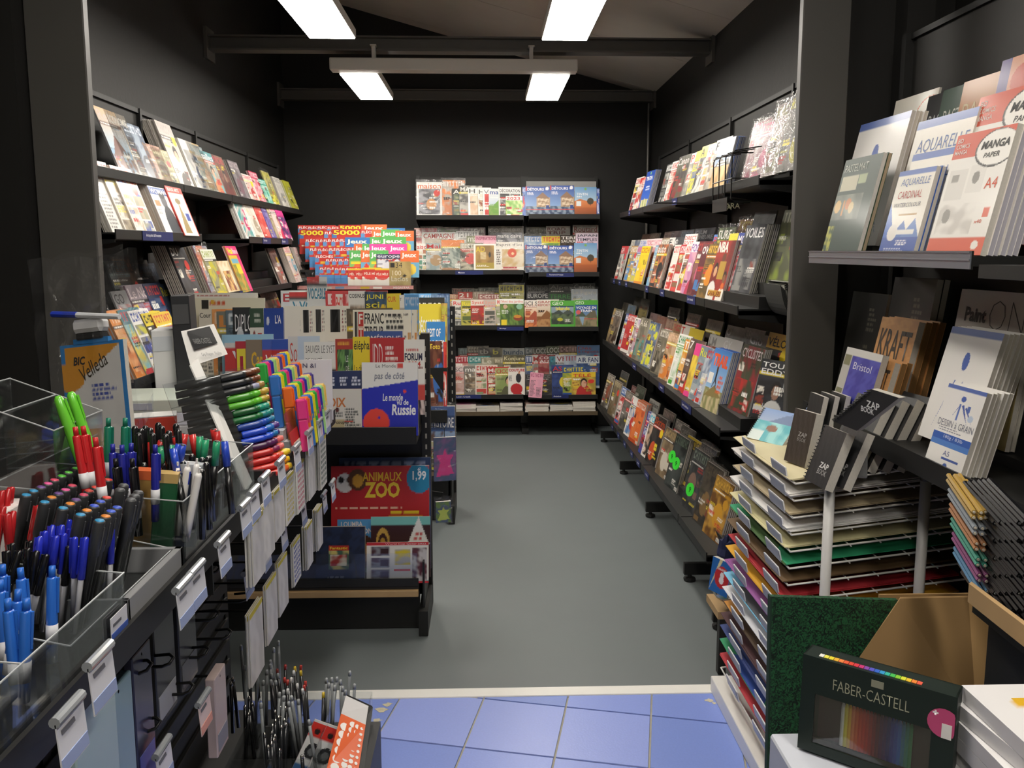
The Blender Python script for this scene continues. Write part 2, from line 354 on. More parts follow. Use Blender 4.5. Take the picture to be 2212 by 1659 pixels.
def leaf_mesh(key, w, h, t, ops, nx=22, nz=30, m=None, spine=None, bow=0, pages=None):
    """a booklet: printed front grid at y=0 facing -Y, page block behind, x from 0 to w, z from 0 to h"""
    if key in TXT: return TXT[key]
    xs = np.linspace(0, 1, nx+1); zs = np.linspace(0, 1, nz+1)
    V = [(x*w, -bow*math.sin(math.pi*x)*(.3+.7*z), z*h) for z in zs for x in xs]
    i, j = np.meshgrid(np.arange(nx), np.arange(nz)); b = (j*(nx+1)+i)
    F = np.stack([b, b+1, b+nx+2, b+nx+1], -1).reshape(-1, 4)
    cu = np.stack([xs[i], xs[i+1], xs[i+1], xs[i]], -1).reshape(-1, 4); cv = np.stack([zs[j], zs[j], zs[j+1], zs[j+1]], -1).reshape(-1, 4)
    uc = cu.mean(1, keepdims=True); vc = cv.mean(1, keepdims=True)
    C = paint(ops, cu*.55+uc*.45, cv*.55+vc*.45, w/h)
    # page block: back, four sides (left side = spine)
    n0 = len(V); V += [(x*w, t, z*h) for z in (0, 1) for x in (0, 1)]
    bl, br, tl, tr_ = 0, nx, nz*(nx+1), nz*(nx+1)+nx
    F2 = [(n0+1, n0, n0+2, n0+3), (n0, bl, tl, n0+2)]; F3 = [(br, n0+1, n0+3, tr_)]
    top = [tl+k for k in range(nx+1)]; bot = [bl+k for k in range(nx+1)]
    P3 = [tuple(top+[n0+3, n0+2]), tuple(reversed(bot+[n0+1, n0]))]
    me = bpy.data.meshes.new('booklet'); me.from_pydata(V, [], [tuple(map(int, f)) for f in F]+F2+F3+P3)
    me.materials.append(m or PRINT); me.materials.append(pages or PAGES)
    mi = [0]*(len(F)+2)+[1]*(len(F3)+len(P3)); me.polygons.foreach_set('material_index', mi)
    at = me.color_attributes.new('print', 'FLOAT_COLOR', 'CORNER')
    arr = np.ones((len(me.loops), 4), np.float32); nf = len(F)*4; arr[:nf, :3] = C.reshape(-1, 3)
    sp = lin(spine) if spine else C.reshape(-1, 3)[::nx*4].mean(0)
    arr[nf:, :3] = sp; at.data.foreach_set('color', arr.ravel()); me.update()
    TXT[key] = me; return me
def art(kind, bg, c1, c2, acc, seed, glyph=True):
    """ops of a cover: f full photo, b bordered photo, t heading band over photo, g several pictures, x text page, p portrait, s landscape, k dark portrait"""
    R = random.Random(seed); o = [('bg', bg)]
    if kind == 'f': o += [('n', 0, 0, 1, 1, c1, c2, 1.3, seed), ('n', .1, .05, .9, .5, c2, acc, 1.0, seed+7) if R.random() < .4 else ('e', R.uniform(.35, .7), R.uniform(.25, .5), .25, .2, acc)]
    if kind == 'b': o += [('n', .08, .05, .92, .8, c1, c2, 1.4, seed), ('e', R.uniform(.4, .7), .35, .2, .16, acc)]
    if kind == 't': o += [('n', 0, 0, 1, .78, c1, c2, 1.5, seed), ('r', 0, .0, 1, .08, acc)]
    if kind == 'g':
        for r_ in range(4):
            for c in range(2):
                o.append(('n', .05+.47*c, .04+.19*r_, .48+.47*c, .2+.19*r_, R.choice([c1, c2, acc]), R.choice([c1, c2, bg]), 2, seed+r_*2+c))
    if kind == 'p': o += [('n', 0, 0, 1, .8, c1, c2, .8, seed), ('p', R.uniform(.5, .65), .52, .95, 'd9a98a', R.choice(['2a1c14', '5a3a22', '141414']), acc)]
    if kind == 'k': o += [('n', 0, 0, 1, 1, c1, c2, 1.0, seed), ('p', R.uniform(.45, .6), .5, .9, '9a7460', '120e0c', acc)]
    if kind == 's': o += [('g', .35, 1, c1, c2), ('n', 0, 0, 1, .4, acc, bg, 1.6, seed), ('tri', (.1, .3), (.45, .62), (.85, .3), acc)]
    if kind == 'x': o += [('t', .06, .05, .46, .7, '55534e', 13, seed), ('t', .54, .05, .94, .42, '55534e', 8, seed+1), ('n', .54, .46, .94, .72, c1, c2, 1.5, seed)]
    if kind not in 'x':
        for _ in range(R.randint(1, 3)):
            x = R.choice([.04, .6, .66]); y = R.uniform(.05, .6); dk = R.choice(['26241f', 'e8e2d4', acc, '8a3a2c']); o.append(('n', x, y, x+R.uniform(.18, .34), y+R.uniform(.1, .18), R.choice([c1, c2, acc]), dk, 3.0, seed+20+_))
        for _ in range(R.randint(4, 7)):
            x = R.choice([.05, .06, .5, .58]); y = R.uniform(.06, .72); o.append(('t', x, y, x+R.uniform(.25, .42), y+R.uniform(.04, .12), R.choice([acc, 'f2efe6', 'f2efe6', bg, '1c1c1c', 'e8d23a', 'c8322c']), R.randint(1, 3), seed+_))
        if R.random() < .4: o.append(('r', 0, .74, 1, .785, R.choice([acc, 'c8322c', '2a2a2c', 'e8d23a']))); o.append(('t', .05, .745, .9, .78, 'f0ece4', 1, seed))
        if R.random() < .4: o += [('r', .78, .02, .96, .09, 'ece8e0')]+[('r', .8+.03*q_, .03, .812+.03*q_, .08, '2a2a2a') for q_ in range(5)]
        if R.random() < .45: o.append(('r', .05, .03, .05+R.uniform(.2, .5), .1, R.choice([acc, bg])))
        if R.random() < .35: o.append(('e', R.uniform(.75, .85), R.uniform(.6, .75), .13, .09, R.choice(['e8c82a', 'd8382e', acc])))
    return o
ORD = 'first second third fourth fifth sixth seventh eighth ninth tenth eleventh twelfth thirteenth fourteenth fifteenth sixteenth seventeenth eighteenth nineteenth twentieth'.split()
def booklet(loc, rz, tilt, w, h, t, spec, seed, name='magazine', nx=30, nz=40, m=None, bow=0, roll=0):
    """spec = title|title colour|kind|bg c1 c2 acc|flags (b bagged, n newsprint)"""
    title, tc, kind, pal, fl = (spec.split('|')+['']*5)[:5]
    pc = pal.split(); bg, c1, c2, acc = (pc+['888888']*4)[:4]
    if kind in SPECIAL: ops = SPECIAL[kind]
    else:
        ops = art(kind, bg, c1, c2, acc, seed)
        if kind in 'tbgpxs' and kind != 's': ops = ops+[('r', 0, .8, 1, 1, bg)]
        if not title: ops = ops+[('G', .05, .83, .95, .96, tc or 'ffffff', 7, seed)]
    if 'n' in fl: m = NEWS
    me = leaf_mesh(('leaf', round(w, 3), round(h, 3), round(t, 4), spec, seed if kind not in SPECIAL else 0, bow), w, h, t, ops, nx, nz, m, bow=bow)
    ob = obj(name, me, None, loc, (-math.radians(tilt), math.radians(roll), math.radians(rz)))
    if title:
        y = -.0007-bow
        ls = title.split('/')
        if kind in SPECIAL and kind in SPTXT:
            for (s, x, z, sw, sh, c, b_, *sr) in SPTXT[kind]: lettering(ob, s, x*w, z*h, sw*w, sh*h, c, b_, sr[0] if sr else 0, y)
        else:
            z = h*.97
            for q, l in enumerate(ls):
                n = max(len(l), 1); sw = w*min(.9, .17*n+.08); sh = min(h*(.15 if len(ls) == 1 else .085), sw/n*1.9); z -= sh+.006*(q > 0)
                lettering(ob, l, .05*w, z-.004, sw, sh, tc, .012, 0, y)
    if 'b' in fl: sleeve(ob, w, h, t, seed)
    ob['_d'] = (cname(bg) if kind not in 'fk' else cname(c1)); ob['_a'] = cname(acc) if kind not in SPECIAL else cname(tc); ob['_t'] = cname(tc) if tc else 'white'
    return ob
def sleeve(ob, w, h, t, seed):             # crinkled clear film around a copy
    r = random.Random(seed); nx, nz = 6, 9; mb = MB(); e = .008
    for side, y0 in ((-1, -.003), (1, t+.003)):
        b = len(mb.v)
        for k in range(nz+1):
            for i in range(nx+1): mb.v.append((-e+(w+2*e)*i/nx, y0+side*r.uniform(0, .004), -.002+(h+.022)*k/nz+(r.uniform(-.006, .006) if k == nz else 0)))
        for k in range(nz):
            for i in range(nx): mb.f.append((b+k*(nx+1)+i, b+k*(nx+1)+i+1, b+(k+1)*(nx+1)+i+1, b+(k+1)*(nx+1)+i)); mb.m.append(0)
    mb.build('plastic_sleeve', FILM, ob)
def label_row(obs, where, noun='magazine', cat='magazine', group=None):
    n = len(obs)
    for i, o in enumerate(obs):
        d, a, t = o['_d'], o['_a'], o['_t']
        two = a if a != d else t
        look = d if two == d else '%s and %s' % (d, two)
        o_ = ORD[i] if i < 20 else 'next'
        pos = 'only' if n == 1 else (o_+' from left')
        lb = '%s %s, %s, %s' % (look, noun, pos, where)
        if len(lb.replace('-', ' ').split()) > 16: lb = '%s %s, %s, %s' % (d, noun, pos, where)
        o['label'] = lb; o['category'] = cat; o['group'] = group or where
        for k in ('_d', '_a', '_t'): del o[k]
SEED = [100]
def row_px(crop, Y, lines, where, tilt=6, wmin=.2, t=.007, sx=None, noun='magazine', zbase=None, tdrop=0, nx=30, nz=40, m=None, bow=0):
    """magazines facing the viewer on a plane at distance Y, from their outlines in the photo (crop = x, y, scale)"""
    ox, oy, sc = crop; out = []; L = []
    for l in lines.strip().split('\n'):
        bx, spec = l.strip().split(' ', 4)[:4], l.strip().split(' ', 4)[4]
        L.append(([float(q) for q in bx], spec))
    for i, (bx, spec) in enumerate(L):
        SEED[0] += 1; fl = (spec.split('|')+['']*5)[4]
        a = on(ox+bx[0]/sc, oy+bx[3]/sc, Y=Y); b = on(ox+bx[2]/sc, oy+bx[3]/sc, Y=Y); c = on(ox+bx[0]/sc, oy+bx[1]/sc, Y=Y)
        vis = b.x-a.x; z0 = a.z if zbase is None else zbase; hh = (c.z-z0)/math.cos(math.radians(tilt)); tt = t*(3 if 'T' in fl else 1)
        ww = max(vis, wmin) if 'V' not in fl else vis
        x0 = a.x
        if 'L' in fl: x0 = b.x-ww              # hidden part lies to the left
        phi = 0
        if i+1 < len(L) and 'L' not in fl:
            s = on(ox+L[i+1][0][0]/sc, oy+L[i+1][0][3]/sc, Y=Y).x-a.x
            if 0 < s < ww: phi = min(12, math.degrees(math.atan2(tt+.002, s)))
        out.append(booklet((x0, Y-('F' in fl)*.02+('K' in fl)*.03, z0), phi, tilt, ww, hh, tt, spec, SEED[0], nx=nx, nz=nz, m=m, bow=bow))
    label_row(out, where, noun)
    return out
COPY = MB(); COPYM = [PAGES]
def copy_slab(M, w, h, t, c):              # a further copy in a stack: page block between two cover sheets
    mm = col_mat(c, .45)
    if mm not in COPYM: COPYM.append(mm)
    k = COPYM.index(mm)
    COPY.box(0, w, 0, .0007, 0, h, k, M); COPY.box(.001, w-.001, .0007, t-.0007, .001, h-.001, 0, M); COPY.box(0, w, t-.0007, t, 0, h, k, M)
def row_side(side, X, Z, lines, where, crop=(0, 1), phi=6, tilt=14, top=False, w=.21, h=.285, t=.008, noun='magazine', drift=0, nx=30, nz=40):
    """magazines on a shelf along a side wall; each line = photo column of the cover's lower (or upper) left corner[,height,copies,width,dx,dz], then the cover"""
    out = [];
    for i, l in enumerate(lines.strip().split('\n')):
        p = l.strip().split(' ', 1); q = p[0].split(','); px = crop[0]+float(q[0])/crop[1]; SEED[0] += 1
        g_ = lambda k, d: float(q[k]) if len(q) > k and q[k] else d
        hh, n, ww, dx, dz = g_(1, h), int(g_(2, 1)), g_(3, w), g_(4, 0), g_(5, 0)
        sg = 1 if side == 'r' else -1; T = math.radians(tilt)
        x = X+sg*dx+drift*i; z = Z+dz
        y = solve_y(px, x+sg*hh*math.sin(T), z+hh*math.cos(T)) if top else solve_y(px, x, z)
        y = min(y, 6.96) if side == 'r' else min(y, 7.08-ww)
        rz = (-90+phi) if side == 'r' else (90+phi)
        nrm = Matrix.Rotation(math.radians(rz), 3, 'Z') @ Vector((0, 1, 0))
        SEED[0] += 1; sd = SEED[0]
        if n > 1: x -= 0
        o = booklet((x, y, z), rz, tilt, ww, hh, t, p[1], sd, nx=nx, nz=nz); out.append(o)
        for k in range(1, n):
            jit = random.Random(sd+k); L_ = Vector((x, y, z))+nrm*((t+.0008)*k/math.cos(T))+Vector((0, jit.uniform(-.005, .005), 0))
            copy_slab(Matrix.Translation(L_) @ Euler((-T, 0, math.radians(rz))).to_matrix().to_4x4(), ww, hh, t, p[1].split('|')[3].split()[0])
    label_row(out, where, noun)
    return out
SPECIAL = {
 'detours': [('g', .3, 1, '7fa0cc', '24489a'), ('n', 0, 0, 1, .33, '2f4a6a', '8a9aa8', 2, 3), ('r', .45, .3, 1, .62, 'b59a7c'), ('tri', (.4, .6), (.7, .8), (.98, .6), '8a6a52'), ('n', .5, .3, .95, .6, '9a7c60', 'd8c4a8', 4, 5), ('r', 0, .2, 1, .23, 'c8322c'), ('n', 0, 0, 1, .12, '2a3c5c', '7a8aa0', 3, 9), ('r', 0, .85, .05, 1, 'c8322c'), ('t', .06, .7, .34, .8, 'e8e8f0', 3, 4), ('e', .88, .93, .07, .06, 'e9e9ef'), ('r', .84, .24, .97, .36, '1f3a80')],
 'desert': [('g', .5, 1, 'a8c4d8', '6a9ac8'), ('g', .27, .5, 'c06a34', 'd8824a'), ('g', 0, .27, '8a4a26', 'b05c2c'), ('tri', (0, .5), (.25, .58), (.6, .5), 'c87844'), ('e', .72, .5, .15, .12, '4a4030'), ('r', .71, .34, .74, .46, '3a3024'), ('r', .08, .32, .3, .5, 'dfe4e4'), ('e', .5, .93, .06, .04, '7ab05a'), ('t', .1, .62, .4, .68, 'f0f0f0', 1, 2)],
 'geo': [('bg', '54a83a'), ('g', .12, .8, '6a7470', '8ea0b0'), ('n', .0, .12, 1, .55, '2c3a2e', '5a6a4c', 1.5, 11), ('tri', (.05, .5), (.35, .66), (.6, .5), '3a4440'), ('tri', (.45, .5), (.75, .68), (1, .5), '465048'), ('e', .4, .3, .12, .06, 'b8b83a'), ('r', 0, .8, 1, 1, '54a83a'), ('r', 0, 0, .03, 1, '54a83a'), ('r', .97, 0, 1, 1, '54a83a'), ('r', .03, .76, .97, .8, '2a3c5a'), ('t', .6, .2, .9, .32, 'e8e8e0', 3, 1)],
 'geo2': [('bg', '54a83a'), ('r', .03, .1, .97, .82, '6a8ab0'), ('n', .03, .02, .97, .4, '6a6a4a', '9a8a6a', 1.5, 12), ('tri', (.03, .4), (.3, .62), (.5, .4), '4a5a4a'), ('tri', (.45, .4), (.85, .72), (.97, .35), '6a6450'), ('r', .4, .3, .97, .34, 'b8605a'), ('r', .03, .62, .97, .82, '2f5a9a'), ('e', .16, .56, .1, .08, 'd86060'), ('tri', (.2, .4), (.42, .4), (.35, .05), '8aa8c0')],
 'couture': [('bg', 'e6e0d8'), ('r', 0, .84, 1, 1, 'd8d0c8'), ('e', .62, .62, .16, .17, '22222a'), ('e', .66, .82, .06, .06, 'c89070'), ('e', .5, .22, .36, .2, 'b8242a'), ('t', .05, .5, .3, .72, '6a6a6a', 5, 1), ('r', .3, .03, .8, .08, 'b8242a')],
 'esprit': [('bg', 'ece6da'), ('n', .22, .12, 1, .75, 'e2d4b8', 'cfae78', 1, 4), ('e', .58, .62, .16, .16, 'd8583a'), ('e', .6, .6, .05, .05, 'f0c890'), ('t', .02, .2, .2, .75, '6a6258', 7, 2), ('r', .25, .08, .75, .14, 'b84a4a'), ('r', .2, .0, .8, .05, 'c86a5a')],
 'ad': [('bg', 'efece2'), ('n', .08, .3, .92, .95, 'b08a4a', '8a6a3a', 1, 3), ('r', .08, .08, .92, .3, 'a8923a'), ('n', .3, .42, .55, .7, 'd8c49a', 'c8b080', 2, 2), ('e', .72, .6, .05, .1, '2a2620'), ('t', .12, .14, .85, .22, 'efe8d8', 2, 1)],
 'garden': [('bg', 'f0efe8'), ('n', .0, .0, 1, .82, '3c5a2a', '6a8a3a', 1.8, 6), ('e', .76, .3, .2, .1, '8a3a22'), ('e', .74, .36, .16, .06, 'c8862a'), ('e', .22, .72, .09, .08, 'c8a48a'), ('r', .05, .02, .28, .24, 'e8d02a'), ('t', .06, .45, .42, .6, 'f0f0e8', 3, 2), ('r', 0, .82, 1, 1, 'f0efe8'), ('e', .82, .72, .13, .1, '8ab89a')],
 'trail': [('g', .3, 1, '9ac0e0', '3a7cc4'), ('n', 0, 0, 1, .35, '8a8a5a', 'c8b890', 2, 3), ('tri', (0, .2), (.5, .42), (1, .25), '8a7a4a'), ('e', .45, .68, .05, .05, '5a3a2a'), ('r', .42, .48, .5, .66, '1c1c22'), ('tri', (.4, .48), (.28, .3), (.46, .48), '3a2a24'), ('tri', (.46, .48), (.6, .34), (.52, .5), '3a2a24'), ('t', .62, .3, .95, .6, 'd85a2a', 4, 3), ('r', .03, .42, .3, .6, 'e8e4dc')],
 'nba': [('bg', '8a2a24'), ('n', 0, 0, 1, 1, '7a2420', 'a8342a', .8, 8), ('e', .55, .72, .11, .07, '6a3a24'), ('r', .38, .35, .75, .65, 'b8923a'), ('p', .22, .5, .8, 'd8a47c', '241810', 'e6e2da'), ('p', .85, .38, .7, '8a5a3c', '140e0a', 'efe9dc'), ('r', .1, .06, .9, .16, 'd8a83a'), ('e', .85, .24, .08, .06, 'd86a2a')],
 'voyage': [('g', .55, 1, '8aa2c0', '2a4a86'), ('n', 0, 0, 1, .5, 'b08a52', 'd8b680', 1.2, 3), ('tri', (0, .5), (.4, .66), (.8, .5), '4a4438'), ('tri', (.5, .5), (.85, .64), (1, .5), '3a3830'), ('t', .2, .5, .8, .6, 'f0f0ec', 2, 4)],
 'lemonde': [('bg', '2a33b8'), ('tri', (0, .64), (0, 1), (1, .76), 'f0eee8'), ('tri', (0, 1), (1, 1), (1, .76), 'f0eee8'), ('tri', (0, .655), (1, .775), (1, .76), 'f0eee8'), ('e', .25, .18, .235, .19, 'ee4a3e'), ('e', .3, .25, .025, .02, '2a33b8'), ('e', .76, .605, .03, .024, 'ee4a3e'), ('r', .4, .93, .62, .96, 'f0eee8'), ('r', .63, .92, .74, .985, 'e0524a')],
 'animaux': [('bg', 'b8232a'), ('e', .14, .84, .09, .09, 'e6e2dc'), ('e', .1, .87, .03, .03, '1c1c1c'), ('e', .19, .87, .03, .03, '1c1c1c'), ('e', .27, .87, .1, .1, '5a3420'), ('e', .27, .86, .055, .06, 'd8a03a'), ('e', .9, .88, .13, .14, '1f86b0'), ('r', .06, .2, .53, .5, '5aa0d8'), ('r', .06, .0, .53, .26, '4a8a3a'), ('e', .3, .2, .16, .16, '4a2c1c'), ('e', .3, .19, .09, .1, 'b8823a'), ('r', .58, .1, .93, .53, 'd8a82a'), ('e', .78, .36, .11, .1, '7a828a'), ('r', .6, .55, .72, .58, 'e8c82a'), ('r', .74, .55, .9, .58, 'e8c82a'), ('t', .04, .585, .92, .62, 'e8b8a0', 1, 2)],
 'cards': [('bg', 'e6e2da'), ('r', 0, .92, 1, 1, 'c8303a'), ('r', 0, 0, 1, .05, 'c8303a'), ('r', .0, .05, 1, .08, '7ac0b8')]+[('n', .08, .67-.28*k, .36, .9-.28*k, '4a2a2e', '8a8a92', 2, k) for k in range(3)]+[('r', .22, .7-.28*k, .35, .85-.28*k, '3a1f24') for k in range(3)]+[('n', .45, .45, .7, .82, 'd8c43a', 'b8b4ac', 2, 5), ('n', .73, .05, .97, .86, '5a2a38', 'c8c4c4', 2.5, 6), ('r', .44, .3, .7, .35, 'd8524a')],
 'album': [('bg', '3a1a1c'), ('r', 0, .86, 1, 1, '7ac0b8'), ('ring', .2, .52, .12, .3, 'c8a04a', .5), ('e', .2, .52, .05, .14, 'b8903a'), ('t', .38, .35, .62, .55, 'c8c03a', 2, 3), ('r', .42, .1, .58, .22, 'e0c82a'), ('tri', (.62, .55), (.8, 1), (.98, .55), 'e9e6e0'), ('tri', (.62, .55), (.8, .1), (.98, .55), 'e9e6e0'), ('t', .72, .6, .9, .75, 'c85a5a', 2, 2)],
 'darkbook': [('bg', '1f2842'), ('n', 0, 0, 1, 1, '1a2238', '24304e', 2, 4), ('e', .45, .4, .34, .26, '2a3248'), ('n', .27, .24, .67, .66, 'd8c878', '4a6a5a', 2.5, 3), ('r', .27, .58, .67, .66, 'c0342a'), ('n', .3, .3, .64, .5, 'b8362e', 'e8e2cc', 2, 8), ('t', .25, .08, .7, .12, '8a8e9a', 1, 2)],
 'kraft': [('bg', 'c08a52'), ('n', 0, 0, 1, 1, 'ba8550', 'c79258', 3, 2), ('e', .82, .12, .1, .1, '3a2c20'), ('r', .22, .3, .6, .33, '6a4a2e')],
 'aqua': [('bg', 'efeadd'), ('r', 0, .94, 1, 1, '5a74b8'), ('r', 0, 0, 1, .2, '2c52a8'), ('tri', (0, .2), (0, .62), (.3, .2), '3a6ac0'), ('tri', (.2, .2), (.5, .4), (.7, .2), '4a72b8'), ('tri', (.5, .2), (.8, .42), (1, .2), '5a80c0'), ('e', .25, .26, .14, .1, 'e6e2da'), ('r', .35, .24, .85, .29, 'e8e6e0'), ('r', .3, .46, .8, .48, 'b08a4a'), ('t', .42, .1, .8, .17, 'e8e8f0', 3, 2), ('t', .12, .02, .8, .08, 'c0c8e0', 2, 3)],
 'aquab': [('bg', 'f0ebe0'), ('r', 0, .93, 1, 1, '5a74b8'), ('r', 0, 0, .25, .5, '3a64b0')],
 'paint': [('bg', 'efe9da'), ('ring', .85, .8, .3, .16, 'd8602a', .88), ('tri', (0, 0), (1, 0), (1, .4), 'd88a4a')],
 'manga': [('bg', 'ece8e0'), ('r', .05, .45, .38, .7, 'dedad2'), ('r', .42, .5, .7, .72, 'e2ded6'), ('n', .05, .17, .7, .42, 'ece8e0', 'cfcac2', 2, 5), ('e', .55, .62, .06, .05, '8a867e'), ('e', .2, .32, .07, .06, '96928a'), ('r', .12, .6, .24, .66, '9a968e'), ('r', 0, 0, 1, .14, 'd85a3a'), ('r', 0, .8, 1, 1, 'd2553a'), ('e', .75, .84, .34, .15, '3a3834'), ('e', .76, .845, .325, .138, 'f2eee6'), ('r', .84, .3, .94, .37, 'd85a3a'), ('e', .85, .08, .06, .035, 'efe9e0')],
 'pastelmat': [('bg', '1f3d30'), ('r', .05, .66, .5, .82, 'c8c4a8'), ('r', .52, .72, .72, .82, 'a8b48a'), ('n', 0, .36, .75, .62, '5a6458', '7c8474', 1.5, 3), ('e', .12, .5, .09, .07, 'd8b46a'), ('e', .4, .52, .08, .06, 'c87a3a'), ('e', .5, .48, .07, .06, 'd8c08a'), ('r', .26, .4, .3, .56, 'c8863a'), ('n', 0, 0, .18, .3, '2a4a2a', 'b8b84a', 4, 7)],
 'pastelk': [('bg', '2b2c2e')], 'pastelg': [('bg', '2c4a3a')], 'pastelo': [('bg', 'b0702e')],
 'dessin': [('bg', 'f0ede8'), ('r', 0, .95, 1, 1, '4a66b0'), ('e', .5, .86, .06, .035, '3a5cae'), ('tri', (.3, .6), (.46, .8), (.48, .8), '4a66b0'), ('r', .44, .6, .48, .8, '5a74b8'), ('tri', (.5, .78), (.55, .8), (.75, .58), '3a55a4'), ('tri', (.6, .76), (.64, .78), (.85, .6), '3a55a4'), ('e', .8, .66, .07, .04, 'c0cfe2'), ('r', .66, .72, .73, .8, '4a66b0'), ('r', 0, .34, 1, .42, '2f5cb0'), ('r', .0, .27, 1, .34, '4f80c8'), ('t', .1, .44, .9, .49, '9a9aa0', 2, 1), ('r', .4, .12, .85, .15, '4a62a8'), ('e', .55, .05, .06, .04, '4a66b0')],
 'dessinb': [('bg', 'f0ede8'), ('r', 0, .94, 1, 1, '4a66b0'), ('e', .48, .72, .06, .08, '3a5cae'), ('tri', (.2, .1), (.38, .55), (.4, .55), '4a66b0'), ('tri', (.5, .5), (.54, .55), (.75, .05), '3a55a4'), ('tri', (.62, .5), (.66, .52), (.9, .1), '3a55a4'), ('r', .38, .1, .43, .5, '5a74b8')],
 'seaside': [('g', .5, 1, 'a8b8d0', '7c9cd0'), ('n', 0, 0, 1, .62, '4fb4c0', '9adcdc', 1.2, 3), ('tri', (.3, .6), (.8, .95), (1, .6), '6a80a8'), ('e', .5, .42, .16, .1, '8a5a40'), ('r', .0, 0, .35, .3, 'dceae6')],
 'woman': [('bg', 'ece9e4'), ('r', 0, .7, 1, .82, '3a5aa0'), ('e', .62, .6, .16, .14, '5a5a60'), ('e', .62, .7, .17, .06, '2e2e34'), ('e', .66, .18, .3, .34, '2c3038'), ('r', .08, .5, .36, .6, 'e08a5a'), ('t', .08, .36, .34, .48, '9a9a98', 4, 2), ('t', .1, .86, .8, .9, 'c8b8a8', 1, 3)],
 'arts': [('bg', 'ece8e0'), ('r', 0, .84, 1, 1, 'c23a30'), ('r', 0, 0, .05, 1, 'c23a30'), ('r', .95, 0, 1, 1, 'c23a30'), ('tri', (.2, .05), (.45, .7), (.6, .05), 'a08a5a'), ('e', .45, .68, .16, .06, '8a764c'), ('r', .62, .3, .85, .45, '3a4a9a')],
 'bread': [('bg', 'd8c6a2'), ('n', 0, 0, 1, 1, 'cdb48a', 'e4d8bc', 1, 4), ('e', .5, .42, .42, .34, 'e8dcc4'), ('n', .2, .1, .8, .7, '7a3a2c', 'd8b070', 2.2, 6), ('e', .55, .55, .1, .06, 'b8b05a')],
 'food': [('bg', 'd8b83a'), ('n', 0, 0, .8, .6, 'c89a3a', '7a8a3a', 2, 4), ('r', .75, 0, 1, .9, 'e03a7a'), ('r', 0, .8, 1, 1, 'e03a7a'), ('r', .35, .4, .75, .6, 'e8d03a'), ('r', .1, .62, .7, .72, '6aa8c0')],
 'blue_atlas': [('g', 0, 1, '3a66c0', '2a4a9e'), ('tri', (.0, .0), (.5, .32), (1, .0), 'c8b48a'), ('n', .1, 0, .9, .28, '8a9a5a', 'd8cca0', 3, 3), ('e', .5, .94, .05, .04, '8ac06a'), ('t', .3, .5, .9, .62, 'd8e0f0', 2, 3)],
 'franc': [('bg', 'eeead8'), ('r', .03, .68, .09, .97, '2a2a2a'), ('r', .1, .8, .2, .97, 'c0302a'), ('r', .1, .66, .2, .79, 'c0302a'), ('r', 0, 0, .8, .5, 'd8944a'), ('t', .62, .75, .98, .96, '3a3a36', 3, 4), ('e', .62, .68, .05, .06, '2f4a86')],
 'un': [('bg', 'eeeadc'), ('tri', (.25, .55), (.5, .9), (.62, .9), '2a2a2a'), ('r', .34, .4, .66, .92, '2a2a2a'), ('r', .43, .4, .47, .86, 'eeeadc'), ('r', .53, .4, .57, .92, 'eeeadc'), ('t', .8, .3, .86, .95, '8a3a3a', 12, 2), ('t', .1, .1, .7, .26, '6a6a66', 3, 3)],
 'jdd': [('bg', 'b8282e'), ('tri', (.75, 0), (1, .4), (1, 0), '5a2a2a'), ('t', .45, .55, .8, .9, 'f0dcd8', 5, 3)],
 'forum': [('bg', 'f0ece2'), ('r', 0, 0, 1, .4, 'cc4a42'), ('n', 0, 0, 1, .2, '3a2a2c', 'e0ccc4', 2, 3), ('t', .1, .84, .9, .88, 'c8342c', 1, 2), ('t', .1, .6, .9, .65, '8a4a42', 1, 4)],
 'eleph': [('bg', 'ecd22a'), ('t', .1, .3, .6, .5, '2a2a24', 2, 3)],
 'alma': [('g', 0, 1, '3f5fae', '28489e'), ('e', .5, .18, .3, .12, '3a4434'), ('e', .2, .85, .07, .05, 'd8dcea')],
}
